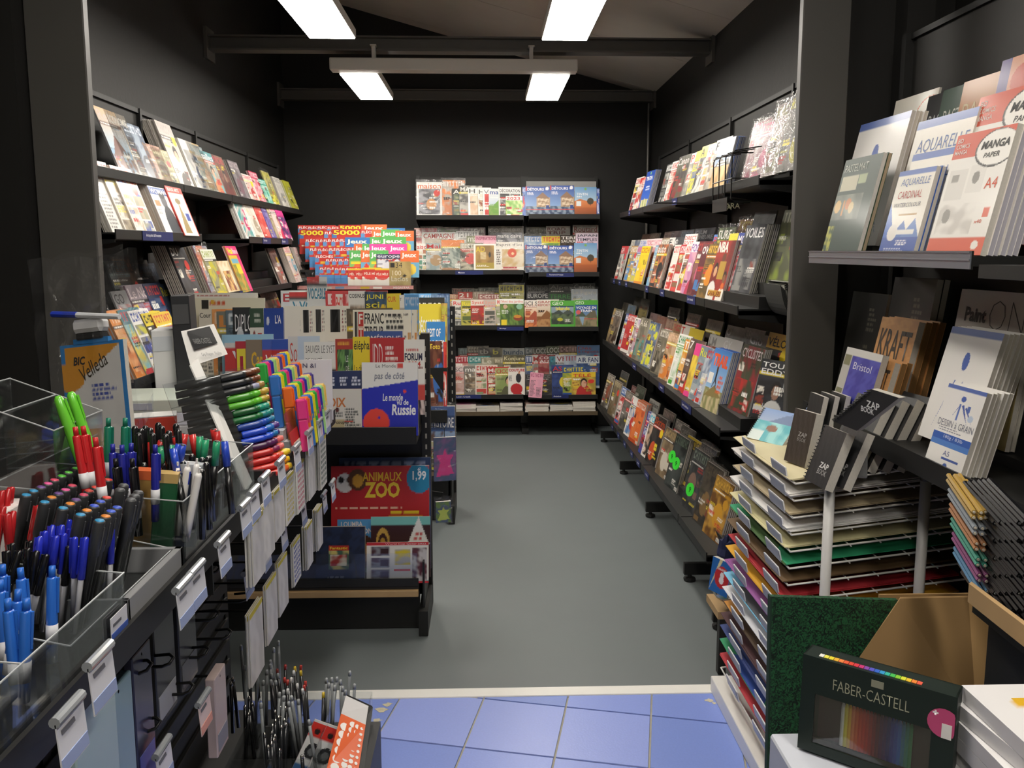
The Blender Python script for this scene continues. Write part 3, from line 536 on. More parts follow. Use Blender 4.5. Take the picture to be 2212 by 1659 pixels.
SPTXT = {
 'detours': [('DÉTOURS', .07, .86, .68, .11, 'f2f2f6', .02)], 'desert': [('TINTIN', .1, .7, .5, .09, 'f0f0ee', .01)],
 'geo': [('GEO', .08, .83, .45, .13, 'f0f4e8', 0), ('Islande', .22, .64, .58, .13, 'e8d83a', .02)],
 'geo2': [('GEO', .04, .85, .36, .11, 'f0f4e8', 0), ('VOYAGE EN', .06, .68, .86, .09, 'f4f4f4', .02), ('TRAIN', .24, .57, .5, .09, 'f4f4f4', .02)],
 'couture': [('COUTURE', .04, .86, .95, .1, 'b8242a', .03)], 'esprit': [("Esprit d'ici", .02, .83, .9, .13, '3a3a38', 0)],
 'ad': [('AD', .1, .7, .4, .2, 'e0c83a', 0)], 'garden': [("l'Ami des jardins", .03, .84, .94, .12, 'd84a2a', .0)],
 'trail': [('TRAIL', .08, .72, .85, .2, 'e0562a', .05)], 'nba': [('NBA', .04, .8, .62, .18, 'f0e8dc', .04), ('CAVALIERS', .1, .06, .8, .09, '7a1f1c', .02)],
 'voyage': [('VOYAGE', .03, .76, .95, .14, 'eef0f2', -.005)],
 'lemonde': [('Le Monde', .25, .93, .36, .045, '6a6a66', .0), ('pas de côté', .22, .745, .54, .12, '8a8e9a', .02, .15), ('Le monde', .37, .475, .36, .1, 'f2f2f2', .02, .1), ('vu de', .62, .42, .21, .075, 'f2f2f2', .02, .1), ('Russie', .53, .28, .43, .15, 'f4f4f4', .03, .1)],
 'animaux': [('ANIMAUX', .32, .855, .4, .085, 'e8b830', .02), ('ZOO', .34, .7, .36, .15, 'ecc93a', .04), ('1,99', .83, .85, .14, .1, 'f0f2f4', .03), ('€', .88, .945, .04, .035, 'f0f2f4', .01), ('LOUMBA', .1, .43, .22, .05, 'f0e6e6', .02), ('LE LION', .2, .365, .22, .05, 'f0e6e6', .02)],
 'cards': [('World Cup Qatar 2022', .3, .935, .66, .04, 'f4e8e8', .0)], 'album': [('10€', .72, .42, .15, .16, 'b02a3a', .03)],
 'darkbook': [('Fantastic', .29, .595, .36, .05, 'f0d83a', .02)],
 'woman': [('WOMAN', .06, .715, .88, .09, 'eef0f4', .02)], 'arts': [('BEAUX ARTS', .08, .87, .7, .07, 'f2dcd8', .02)], 'bread': [], 'food': [('Vital', .05, .83, .42, .13, 'f4e83a', .03), ('food', .5, .83, .45, .12, 'f6dce8', .03)],
 'kraft': [('KRAFT', .08, .56, .84, .32, '33281c', .01), ('A4', .06, .16, .2, .22, 'efe6d8', .03), ('100', .3, .18, .22, .17, '33281c', 0)],
 'aqua': [('AQUARELLE', .14, .8, .78, .1, '6a80b4', -.005, .1), ('CARDINAL', .14, .66, .66, .09, 'c05a54', -.005, .1), ('WATERCOLOUR', .1, .56, .74, .05, '8a8a90', 0, .1)],
 'aquab': [('AQUARELLE', .1, .72, .86, .12, '6a80b4', -.005, .1), ('CARDINAL', .14, .56, .7, .1, 'c05a54', -.005, .1), ('WATERCOLOUR', .04, .46, .9, .06, '8a8a90', 0, .1)],
 'paint': [('Paint', .12, .66, .4, .16, 'd8602a', .05)],
 'manga': [('MANGA', .5, .84, .46, .065, '2e2c2a', .03, .2), ('PAPER', .58, .77, .26, .04, '2e2c2a', .01, .2), ('BD', .04, .93, .1, .035, 'f0e6de', .01), ('COMICS', .04, .88, .24, .035, 'f0e6de', .01), ('MANGA', .04, .83, .22, .035, 'f0e6de', .01), ('A4', .74, .52, .2, .085, 'd85a3a', .0), ('x40', .74, .25, .12, .03, 'd85a3a', 0)],
 'pastelmat': [('PASTELMAT', .06, .86, .62, .08, 'd8dcd0', -.005)],
 'pastelk': [('PASTELMAT', .1, .72, .8, .12, 'd8dcd8', -.005)], 'pastelg': [('PASTELMAT', .1, .72, .8, .12, 'd8dcd0', -.005)], 'pastelo': [('PASTEL', .08, .7, .8, .14, 'e6d4b0', -.005)],
 'dessin': [('DESSIN à GRAIN', .04, .5, .92, .08, '5a5e70', -.01), ('180g / 83lb', .3, .355, .5, .05, 'd0dcf0', 0), ('A5', .42, .17, .16, .06, '6a72a0', 0)],
 'dessinb': [],
 'blue_atlas': [('TINTIN', .12, .76, .7, .1, 'f0f0f4', .02)],
 'franc': [('FRANC', .22, .83, .37, .13, '2a2826', .02), ('TIREUR', .22, .67, .37, .13, '2a2826', .02), ('N°49', .78, .88, .16, .05, '3a3836', 0), ('F', .115, .83, .07, .12, 'f0e6da', .02), ('T', .11, .67, .08, .11, 'f0e6da', .02)],
 'un': [], 'jdd': [('JDD', .06, .52, .3, .4, 'f2e6e2', -.01)], 'forum': [('FORUM', .03, .72, .85, .1, '2a2c4a', .03), ('2024', .2, .64, .6, .07, 'c8342c', .02)],
 'eleph': [('éléphant', .06, .8, 1.2, .15, '2a2a22', .01), ('La désob', .06, .56, .8, .08, '2a2a22', .0), ('au', .4, .44, .2, .06, '2a2a22', 0)], 'alma': [("L'A", .55, .82, .3, .1, 'f0f0f6', .02)],
}
# ------------------------------------------------------------------ display racks
def shelf_mesh(L, D, steps=((.085, .05), (.165, .10)), lip=.04, thick=.02):
    mb = MB(); mb.box(0, L, -.006, 0, -lip+.012, .012, bev=.0015)
    mb.box(0, L, 0, D, -lip+.012, -lip+.012+thick)
    mb.box(.002, L-.002, 0, (steps[0][0] if steps else D), -lip+.012+thick, -.001)
    for i, (y, z) in enumerate(steps):
        y1 = steps[i+1][0] if i+1 < len(steps) else D
        mb.box(.002, L-.002, y, y1, -lip+.012+thick, z-.001)
    for x in (0, L-.003): mb.add([(x, 0, -lip), (x, D, -lip-.05), (x, D, .03), (x, 0, -lip+.03), (x+.003, 0, -lip), (x+.003, D, -lip-.05), (x+.003, D, .03), (x+.003, 0, -lip+.03)], [(0, 1, 2, 3), (7, 6, 5, 4), (0, 4, 5, 1), (1, 5, 6, 2), (2, 6, 7, 3), (3, 7, 4, 0)])
    return mb
def shelf_label(text, loc, rz, wd, hh=.034, where=''):
    o = obj('shelf_label', MB().box(0, wd, -.0015, 0, 0, hh).mesh('shelf_label', NAVY), None, loc, (0, 0, math.radians(rz)))
    if text: lettering(o, text, wd*.1, hh*.32, size_h=hh*.42, color='e4e4f0', maxw=wd*.8, y=-.0022, bold=.005)
    else: MB().box(wd*.3, wd*.46, -.0018, -.0015, hh*.42, hh*.6).box(wd*.5, wd*.72, -.0018, -.0015, hh*.42, hh*.6).build('small_print', col_mat('c8c8dc', .5), o)
    return tag(o, ('navy shelf label with white lettering ' if text else 'navy shelf label ')+where, 'label')
C4 = (860, 360, 4.608); C5 = (860, 640, 4.608)
BYF, BYP = 7.2, 7.55
bx = [on(c, 470, Y=BYF).x for c in (897, 1133, 1135, 1293)]
def bay(name_label, x0, x1, shelves, base_z, top_z, yf=BYF, yp=BYP):
    r = tag(empty('display_rack', ((x0+x1)/2, yp, 0)), name_label, 'rack', 'black magazine racks'); cx = (x0+x1)/2
    MB().box(x0-cx+.005, x1-cx-.005, 0, .02, .18, top_z).build('back_panel', PANEL, r)
    for x in (x0, x1):
        mb = MB().box(x-cx-.015, x-cx+.015, -.012, .03, 0, top_z+.01)
        mb.box(x-cx-.015, x-cx+.015, yf-yp+.1, 0, .0, .05); mb.tube([(x-cx, yf-yp+.12, 0), (x-cx, yf-yp+.12, .05)], .012)
        mb.build('upright', BLACK, r)
    for z, st in shelves:
        s = shelf_mesh(x1-x0-.012, yp-yf-.005, st).build('shelf', BLACK, r); s.location = (x0-cx+.006, yf-yp, z)
    b = MB().box(x0-cx+.006, x1-cx-.006, yf-yp, 0, base_z-.045, base_z-.012).build('base_shelf', BLACK, r)
    MB().box(x0-cx+.006, x1-cx-.006, yf-yp-.012, yf-yp, base_z-.04, base_z-.005).build('wooden_edge', mat('dull_wood', '5a4c38', .6, noise=.15), r)
    return r
z1l, z1r = on(1015, 467.5, Y=BYF).z, on(1200, 465.5, Y=BYF).z; z2l, z2r = on(1015, 586, Y=BYF).z, on(1200, 590.5, Y=BYF).z
z3l, z3r = on(1060, 705.5, Y=BYF).z, on(1200, 708.5, Y=BYF).z; z4l, z4r = on(1060, 855, Y=BYF).z, on(1200, 855.5, Y=BYF).z
zb = on(1060, 888, Y=BYF).z
ST = ((.085, .05), (.165, .10))
bay('left bay of the black magazine rack on the back wall', bx[0], bx[1], [(z1l, ()), (z2l, ST), (z3l, ST), (z4l, ST)], zb, on(1015, 383, Y=BYP).z)
bay('narrow right bay of the black magazine rack on the back wall', bx[2]+.022, bx[3]+.02, [(z1r, ()), (z2r, ST), (z3r, ST), (z4r, ST)], zb, on(1015, 383, Y=BYP).z)
YA, YB_, YC = BYF+.03, BYF+.115, BYF+.20
row_px(C4, YA, '''185 150 440 492 maison|e0703a|b|efece6 8a8a90 3a3a3e c88a4a|bV
440 130 545 492 |e8e0d8|f|e0803a e6853c b8b0a4 c87a4a|b
540 215 615 492 Art|ece8e0|b|33332f 8a8a62 4a5a44 7a6a3a
612 185 702 492 MA|f0ece4|f|4a4a46 4a4844 a8a49a c23a3a
700 205 802 492 H|4a4a46|b|ecebe6 d8c8ae c8a482 b87a5a
798 215 850 492 H|6a6a66|b|e9e7e0 e0d8c8 cfc4b0 b89a7a
846 215 908 492 VIVRE|8a8a92|b|ecebe8 c23a36 d2504a b02e2e
905 220 1010 492 maison|3f5a9a|s|7fa04a b8c8d8 e4e4e0 6a9a3a
1004 200 1080 492 DÉCORATION|26262a|g|eceae6 5a5a5a 9a9a96 3a3a3a
1072 290 1247 492 2023|c23a3a|t|e8e6e0 7ab04a c8d890 c23a34|V''', 'top shelf, back-left bay')
row_px(C4, YA, '''1237 200 1270 489 |d0d0e0|f|3a5aa8 3a5aa8 6a86c0 c83a3a|V
1270 195 1512 489 D|f2f2f6|detours|3566b8|V
1512 185 1752 489 D|f2f2f6|detours|3566b8|V
1756 200 1975 484 T|f0f0f0|desert|e2762e|V
1977 215 2005 489 |d8d8e0|f|2f4a9a 2f4a9a 5a7ac0 d8d8e0|V''', 'top shelf, back-right bay')
o = obj('grey_card', MB().box(0, .66, 0, .004, 0, .08).mesh('grey_card', col_mat('a6a6a4', .6)), None, (on(860+1275/4.608, 400, Y=BYP-.06).x, BYP-.06, z1r+.23)); o.scale = (.95, 1, 1.05)
MB().box(0, .66, 0, .003, -.23, 0).build('stand', col_mat('8a8a88', .6), o); tag(o, 'plain grey card standing behind the top right magazines of the back rack', 'card')
row_px(C4, YC, '''225 590 420 1040 MAISON|a8a49a|f|5a564e 6a6258 8a8276 4a4a46
425 600 600 1040 Deco|6a8a5a|f|6a665e 7a6a62 9a8e82 8a4a5a
600 605 870 1040 |b8b0a4|f|6a5e56 8a6a6a 5a524c a88a7a
900 590 985 1040 COTÉ|d8d4cc|f|55534e 5a5852 8a867c 3a3a38
1028 590 1240 1040 CÔTÉ OUEST|ccc8c0|f|6a6862 7a766c a09a8e 4a4844''', 'back row, shelf two, back-left bay', zbase=z2l+.10)
row_px(C4, YB_, '''170 610 236 1040 DE|f0dcdc|f|c03a4a c04a54 e0b8b0 a02a34
238 650 580 1040 CAMPAGNE|b8483c|b|ece8e2 cfc4b4 b8a894 b84a3a|b
582 640 690 1040 |8a8a86|b|ecebe6 b8b4aa d8d4ca 8a8a86|b
688 690 772 1040 ma|e8e8dc|f|7a8460 8a9070 b0b08a e4e0d0
768 685 976 1040 INSPIRATIONS|b0486a|t|eab0c0 e6b8c0 d8a4b0 c8607a
978 655 1237 1040 marie claire|f0efec|f|5a5a5e 5c5c60 96969a a03a3a''', 'middle row, shelf two, back-left bay', zbase=z2l+.05)
row_px(C4, YA, '''130 765 282 1036 Maisons|d8524a|g|ece8e0 6aa08a b8785a d8c8a8
278 760 437 1036 Mais|b83a3a|f|b8b8b4 c0beb8 8a9a9a a88a66
433 730 640 1036 Art Déco|e88a4a|t|e8853c b8c0b4 6a7a72 b88a62|b
622 760 760 1036 |e0dccc|f|b8ae96 c8bea6 5a5446 d8524a|b
754 770 976 1036 AD|e0c83a|ad|efece2|V
974 750 1252 1036 E|3a3a38|esprit|ece6da|bV''', 'front row, shelf two, back-left bay')
row_px(C4, YC, '''1272 600 1470 1040 |8a8a80|f|3c3c38 4a4a44 6a6a5a 3a3a36
1474 590 1712 1040 ROAD/TRIP|6a3a3a|f|9a968e 9a968e b8b4aa 7a6a5a
1738 580 1992 1040 Routard|8a4a46|f|a8a49c aaa69e c0bcb2 8a5a54''', 'back row, shelf two, back-right bay', zbase=z2r+.10)
row_px(C4, YB_, '''1257 690 1432 1040 |e8e8f0|f|5a86c0 6a90c8 a8c0dc e8d84a|b
1430 690 1617 1040 |d83a3a|t|d8c43a 6a9a4a c8c04a d83a34
1614 680 1775 1040 TERRE/SAUVAGE|efece4|f|4a3a30 4a3c32 2c2620 8a6a4a
1768 660 1985 1040 JAPAN/TEMPLES|3a3a4a|s|ece4ea c8a0c0 e8d8e4 8a6a9a''', 'middle row, shelf two, back-right bay', zbase=z2r+.05)
row_px(C4, YA, '''1268 780 1490 1056 D|f2f2f6|detours|3a70a8|bV
1492 785 1745 1056 D|f2f2f6|detours|3566b8|V
1752 760 1980 1056 T|f0f0f0|desert|e2762e|V''', 'front row, shelf two, back-right bay')
SHL = lambda t, c, x0, yb, x1, wh: shelf_label(t, (on(c[0]+x0/c[2], c[1]+yb/c[2], Y=BYF-.008).x, BYF-.008, on(c[0]+x0/c[2], c[1]+yb/c[2], Y=BYF-.008).z), 0, (x1-x0)/c[2]*BYF/FPX, where=wh)
SHL('Maison', C4, 570, 1075, 845, 'on second shelf, left bay, back rack'); SHL('Tourisme & Voyage', C4, 1475, 1098, 1750, 'on second shelf, narrow bay, back rack')
row_px(C5, YC, '''540 -80 640 300 |a8786a|f|4a423c 5a4a42 7a6a5a 6a3a34
640 -75 790 300 |8a8a80|f|3c3c38 4a4a44 6a665a 5a5a4a
800 -85 1000 300 Flora|9a968a|f|3c403a 4a4e46 6a6e62 7a5a4a''', 'back row, shelf three, back-left bay', zbase=z3l+.10)
row_px(C5, YB_, '''520 -20 600 300 |e0c0a0|f|9a4a3e a8584a c8a88a d8c04a
598 -42 750 300 21|e8e0d4|t|b8483e a08a74 c0b09a b84a3e
748 -45 830 300 |d8d0c4|f|8a7a6a 9a8a78 b8aa98 6a5a4a
800 -22 1004 300 |e8d8cc|t|a86a64 8a8274 b0a694 b05a4e
1004 -112 1252 300 |4a4a3a|t|b0a838 8a8a4a a8a45a 5a5a40|b''', 'middle row, shelf three, back-left bay', zbase=z3l+.05)
row_px(C5, YA, '''542 40 634 297 Rustica|d84a4a|g|d8d4cc 8a8a86 6a6a66 c0c0ba
630 45 730 297 Rustica|e8d83a|g|b8b04a 5a6a3a 3c4a2e c8b83a
725 35 857 297 Système|e06a5a|t|e6d8cc b8342c 8a3a30 e8c83a
855 35 984 297 Système|e0a090|g|c8b8ac 8a8a80 5a5a52 e0c84a
978 30 1020 297 |d84a3a|t|e8e4dc b8b0a0 8a9a6a d8b04a
1016 30 1250 297 A|d84a2a|garden|4fa23c|V''', 'front row, shelf three, back-left bay')
row_px(C5, YC, '''1280 -110 1500 300 MONDO|6a6a66|f|2e2e2c 3a3a38 4a4a46 5a5a54
1500 -120 1740 300 Alpes|8a8a84|f|32342f 3a3c36 4e5048 5a5a4e
1740 -130 1960 300 Canada|9a9a92|f|2e302c 383a34 50524a 4a5a44''', 'back row, shelf three, back-right bay', zbase=z3r+.10)
row_px(C5, YB_, '''1280 -38 1497 300 EUROPE|b8b8b4|f|232325 2a2a2c 4a4a4c 5a4a3a
1495 -30 1724 300 TERRE|3a7a3a|f|26382a 2c3e2e 3c4a3a 3a6a3a
1724 -70 1985 300 Le Figaro|d8d8d0|s|7a7464 a8b4c0 c8d0d6 5a564a|b''', 'middle row, shelf three, back-right bay', zbase=z3r+.05)
row_px(C5, YA, '''1262 40 1386 312 ICI SAV|3a3a3c|s|d8824a e0a86a f0ece4 a8523a
1382 35 1522 312 GRANDS/REPORTAGES|a83a2e|s|b88a5a c8a47a efeae0 8a5a34
1517 45 1755 312 G|f0f4e8|geo|4fa23c|V
1757 40 1990 312 G|f0f4e8|geo2|4fa23c|V''', 'front row, shelf three, back-right bay')
SHL('Bricolage', C5, 985, 342, 1250, 'on third shelf, left bay, back rack')
row_px(C5, YC, '''605 520 700 985 |8a9a98|f|5a6462 6a7472 8a9490 4a5a58
690 500 800 985 |a8a090|f|4a4842 5a564e 7a756a 6a5a4a
800 515 940 985 tb|b0aca0|f|4c4a48 5c5854 7c7870 5a4a4a
938 520 1050 985 b|c8c060|f|5a5a50 6a6658 8a8672 8a8a3a
1040 522 1250 985 burda|4a5a6a|f|8a8e8e 9a9e9c b0b2ae 6a5a4a''', 'back row, shelf four, back-left bay', zbase=z4l+.10)
row_px(C5, YB_, '''560 600 720 985 |f0d8d8|t|b0303a c88a84 e0c8c0 a82a34
700 600 835 985 |c8dcd8|t|3f8a86 8aa8a0 b0a090 4a9a90
830 615 960 985 Le|d8d4c4|f|8a8a72 9a967e b8b098 6a6a54
955 615 1050 985 |d8d0b8|f|6a6450 7a745e a0987c 8a7a4a
1045 590 1250 985 Konjure|d8d0a8|f|4a463a 54503f 7c7454 d8c24a''', 'middle row, shelf four, back-left bay', zbase=z4l+.05)
row_px(C5, YA, '''558 700 666 982 SCRAP|7a6a6a|t|dcc8c4 c8a8a0 b89080 e8c42a
660 700 776 982 marie|e4e0d8|g|7a746c b8a48a 6a5a48 d8c4a8
770 690 892 982 |c03a34|g|ded0c4 c0443a e0c8b0 8a9a72
888 710 1000 982 Ma|e8d8d0|g|b8342e d0a880 8a6a4c e0d0b4
970 720 1110 982 CICCOU|b8342e|p|a8b070 b8b88a 8a9a5a 5a5a40
1096 715 1262 982 C|b8242a|couture|e6e0d8|V''', 'front row, shelf four, back-left bay')
row_px(C5, YC, '''1267 515 1345 985 |b8b8b4|f|4a5254 5a6264 7a8284 3a4244
1340 510 1478 985 LOCO-R|c8c8c0|f|4a4c46 54564e 70726a 5a5a52
1474 500 1606 985 LOCO-R|d0d0c4|f|4c5040 565a48 74785e 6a6a3a
1604 495 1785 985 |b8968e|f|54403c 5e4a44 7c6860 3a4a5a
1780 490 2005 985 Dés/à régions|9a4a44|t|5f7fa8 6a88ac 8aa0bc a8a03a''', 'back row, shelf four, back-right bay', zbase=z4r+.10)
row_px(C5, YB_, '''1267 600 1345 985 |d8d8e4|f|3a4a6a 4a5a7a 7a86a0 2a3a5a
1340 590 1402 985 M|b04a44|t|d0ccc4 a8a49c 8a867e b04a44
1398 590 1512 985 CO/AU|e8dcd8|f|7a2a30 8a343a a86a62 3a2a2a
1510 600 1575 985 |4aa0b0|f|3a5a66 46707c 7a9aa0 8a5a3a
1570 590 1660 985 VF|8a3a3a|t|d8d8da 8a8e98 b0b4bc 3a5a8a
1655 590 1778 985 |a83a44|f|8a98a8 98a4b2 b8c0ca 6a7a8a
1775 600 2003 985 AIR FAN|2a3a6a|t|cfd4d8 2c4470 3c5884 c8d0d4|V''', 'middle row, shelf four, back-right bay', zbase=z4r+.05)
row_px(C5, YA, '''1268 780 1530 983 |6a6a6a|f|2a2a2c 2c2c2e 4a4440 c8a82a|V
1530 690 1645 983 AS|c83a3a|f|24345e 28386a 3a4e84 d8c83a
1640 705 1735 983 |d8c83a|t|3a5a8a 8aa04a c8b43a 3a5a9a
1728 760 1966 983 TÉLÉ|c8302a|p|e4c22e d8b44a a8903a b8302e|V''', 'front row, shelf four, back-right bay')
SHL('Loisirs Créatifs', C5, 555, 1020, 830, 'on fourth shelf, left bay, back rack'); SHL('Aviation', C5, 1530, 1015, 1700, 'on fourth shelf, narrow bay, back rack')
# pink slip leaning on the fourth shelf
o = booklet((on(860+1297/4.608, 640+1020/4.608, Y=BYF-.03).x, BYF-.018, z4r-.005), 0, 5, .118, .222, .001, '|b8607a|x|e9a3b8 e9a3b8 e0a0b4 b8607a', 7, name='pink_slip', roll=5)
tag(o, 'pink printed slip leaning against the fourth shelf of the narrow back bay', 'slip'); [o.pop(k) for k in ('_d', '_a', '_t')]
# piles lying flat on the base shelf
def pile(x0, x1, ztop, n, spec, wh, yf=BYF+.004, d=.2, z0=None):
    z0 = zb-.012 if z0 is None else z0; t = max((ztop-z0)/n, .004); ws = x1-x0
    for k in range(n):
        SEED[0] += 1; rr = random.Random(SEED[0])
        o = booklet((x0+rr.uniform(-.004, .004), yf+rr.uniform(-.003, .003), z0+(k+1)*t), rr.uniform(-2, 2), 90, ws, d, t*.96, spec, 50, nx=10, nz=10)
        [o.pop(q) for q in ('_d', '_a', '_t')]
        tag(o, '%s in flat pile %s' % ('top copy' if k == n-1 else ORD[k]+' copy', wh), 'magazine', 'flat piles on the base shelf')
for x0, x1, yt, n, sp, wh in ((550, 778, 1052, 5, '|e0d0d8|f|d890b0 d890b0 c8b0b8 b04a7a', 'with pink cover, back rack base'), (782, 1010, 1066, 3, '|e8e0d0|f|7a90b8 8aa0c0 c8b8a0 5a4a4a', 'with blue cover, back rack base'), (1016, 1240, 1040, 6, '|d8d0d4|f|8a8088 988e94 b8b0b0 4a444a', 'with mauve cover, back rack base'),
        (1268, 1500, 1050, 5, '|e0b0b0|f|d8b0b4 d8b4b0 b89a8a a84a5a', 'under the pink slip, back rack'), (1512, 1735, 1060, 4, '|d8d8d0|f|7a86a0 8a94a8 b0aaa0 c8b84a', 'with grey blue cover, back rack base'), (1740, 1965, 1030, 6, '|d0c8b8|f|ddd6c6 ddd6c6 b8a890 8a5a44', 'with cream cover, back rack base')):
    a, b = on(860+x0/4.608, 640+1100/4.608, Y=BYF).x, on(860+x1/4.608, 640+1100/4.608, Y=BYF).x
    pile(a, b, on(1060, 640+(yt+40)/4.608, Y=BYF).z+.012, n, sp, wh)
# ------------------------------------------------------------------ rack along the right wall
def side_rack(side, label, panel_x, edges, top_z, shelves, foot_x):
    """shelves: (front x, z, y near, y far, steps)"""
    r = tag(empty('display_rack', (panel_x, sum(edges[::len(edges)-1])/2, 0)), label, 'rack', 'black magazine racks'); o = r.location; sg = 1 if side == 'r' else -1
    for a, b in zip(edges[:-1], edges[1:]):
        MB().box(0, sg*.02, a-o.y+.006, b-o.y-.006, .15, top_z).build('back_panel', PANEL, r)
        MB().box(-sg*.014, sg*.024, a-o.y+.004, b-o.y-.004, top_z, top_z+.022).build('top_rail', BLACK, r)
    for y in edges:
        mb = MB().box(-sg*.02, sg*.02, y-o.y-.012, y-o.y+.012, 0, top_z+.024)
        mb.box(foot_x-o.x, 0, y-o.y-.012, y-o.y+.012, .03, .09); mb.tube([(foot_x-o.x+sg*.03, y-o.y, 0), (foot_x-o.x+sg*.03, y-o.y, .012), (foot_x-o.x+sg*.03, y-o.y, .015), (foot_x-o.x+sg*.03, y-o.y, .05)], [.03, .03, .01, .01], 10)
        mb.build('upright', BLACK, r)
    for x, z, y0, y1, st in shelves:
        s = shelf_mesh(y1-y0-.008, abs(panel_x-x)-.004, st).build('shelf', BLACK, r)
        s.location = (x-o.x, (y1-.004 if side == 'r' else y0+.004)-o.y, z); s.rotation_euler = (0, 0, -math.pi/2 if side == 'r' else math.pi/2)
    return r
RE = [3.42, 3.95, 4.95, 5.95, 6.98]
R1, R2, R3, R4 = (1.13, 1.945), (1.06, 1.405), (1.0, .885), (.96, .33)
RS = []
for (x, z), st in ((R1, ((.17, .02),)), (R2, ST), (R3, ST), (R4, ST)):
    for a, b in zip(RE[:-1], RE[1:]): RS.append((x, z, a, b, st))
side_rack('r', 'long black magazine rack along the right wall', 1.46, RE, 2.40, RS, .99)
K6, K7, K8 = (1280, 4.367), (1280, 3.95), (1280, 3.072)
row_side('r', R1[0]+.02, R1[1], '''335 |c83a34|g|ece8e2 c83a34 8a8a86 3a3a3a
375,.27 |d83a34|f|d8d4cc c03a34 e0d8d0 8a5a4a
425,.3,5 T|f0f0f4|blue_atlas|3566b8
605 |e8e8e4|g|2c2c2c 6a6a66 b8b8b0 4a4a48
655 |c8322c|b|f0eee8 c83a34 d8c8b8 c8323a
710,.3 Canon|e8dcd8|f|3a2c2c 3c2e2c 5a5a44 8a2a2c
826 P|c83a34|t|ece8e4 8a8a80 c0b8ac c83a34
868 |d8c02a|g|e8d83a 4a6aa0 8a8a80 e0dcd4
912,.3,2 A|26261e|t|e6cf36 3a3a38 d8d4cc 8a8a30
975 |b8342c|g|ece6dc a04038 c8b8a4 c8a83a
1020 |e8c83a|t|c83a30 8a7a6a d8d0c4 c83a30
1042,.3 FI|2a2a2a|t|ece8e2 b8a890 8a8a86 c85a3a
1075,.29,6 V|eef0f2|voyage|3566b8''', 'top shelf, right rack', K6, drift=.003)
row_side('r', R1[0]+.11, R1[1]+.03, '''1395,.29 |c86a84|f|7a6468 84706f 9c8686 8a3a50|b
1470,.27,3 |d87a94|b|a89a9a 8a6a70 a08a8c b05a74|b
1590,.32,2 |8a8a5a|f|7a6c68 847672 9c908a 6a6a3a|b
1715,.33,2 |c8c040|f|7a746a 847e76 5c5c54 b0a830|b''', 'bagged, near end, top shelf, right rack', K6, tilt=12)
row_side('r', R2[0]+.02, R2[1], '''90 GH|f0e4e0|t|c83a3a 6a6a66 d8d0c4 a8a29a
170 HISTOIRE|2c2c2c|k|3a3a3c 3c3c3e 55504c d8b090
258 |e8e4dc|g|b8925a 4a8ac0 d8c43a 8a6a44
312 |d83a5a|g|9aa0c8 c8c04a 6a8ab0 e0dcd0
345,.28,2 |c8742a|t|ecd42a e8cc2a e6c426 d88a2a
452 |e8e8e0|g|7aa8c8 c8b89a 8a7a6a d8d8d0
476,.29,3 auto|f0e8e0|f|c86a3a d07a4a 5a4a40 2a2a2a
605 |d83a3a|g|ece4dc c83a34 5aa06a e8e0d4
655 |f0e8e8|g|c82e34 e4dcd4 8a6a4a d84a44
700 |d83a34|b|ece8e2 c8483e 8a7a6a d8c03a
742,.3,2 FOOT|8a4aa0|p|ece6ea e0a8b8 c88ab0 c03a5a
796,.3 |b83a34|f|5a1f26 6a242a 8a5a54 c85a7a
832 ov|f0ece4|k|5a1f2a 5e222c 7a3a40 4a7ab0
880 |e8b83a|f|4a3a22 5c4a2a 8a6a34 d88a2a
955,.3,7 N|f0e8dc|nba|7a1f22''', 'front row, shelf two, right rack', K7, drift=.002)
row_side('r', R2[0]+.10, R2[1]+.05, '''285 |8a8a86|g|d8d4c8 5a6a7a 8a7a5a b8b4a8
370 |5a6a8a|f|8a8e96 6a7078 a8a8a4 4a5a7a
415 |4a6ac0|g|e0dcd6 6a8ab8 c8a8a0 d84a4a
470 |c85a6a|t|ecdcdc e0b8bc c88a94 b84a5a
530 |d8889a|t|e8d8d8 d8a0a8 b87a84 c84a5a
600 |e8e4da|f|6a5a4a 7a6a58 a8967c 3a3a3a
665 E|2a2a2a|b|e8e4de a8a09a 7a746e b83a34
715 É|e8e8e4|k|2a2a2c 2e2e30 4a4a4c 8a8a86
800,.3 DIRECT/FOOT|c83a34|x|f0eeea d8d0cc e4dcd8 c83a34|n''', 'middle row, shelf two, right rack', K7, top=True)
row_side('r', R2[0]+.10, R2[1]+.05, '''1045 B|c83a4a|t|5a86c8 6a92cc d8c03a c84a4a
1090,.32 SURF|f4f2ea|f|33402a 3c4a30 5a6a3a d8c83a|b
1180 GEO|d8d83a|t|e6d84a 6a8a5a b8b04a 3a5a9a
1255 MON|f0e8e8|t|3a4a9a b83a44 d8d0d0 c83a3a
1325,.32,7 VOILES|e8e8e4|f|2c2e33 2c2e33 4a4c50 8a8a86''', 'near end, middle row, shelf two, right rack', K7, top=True, w=.22)
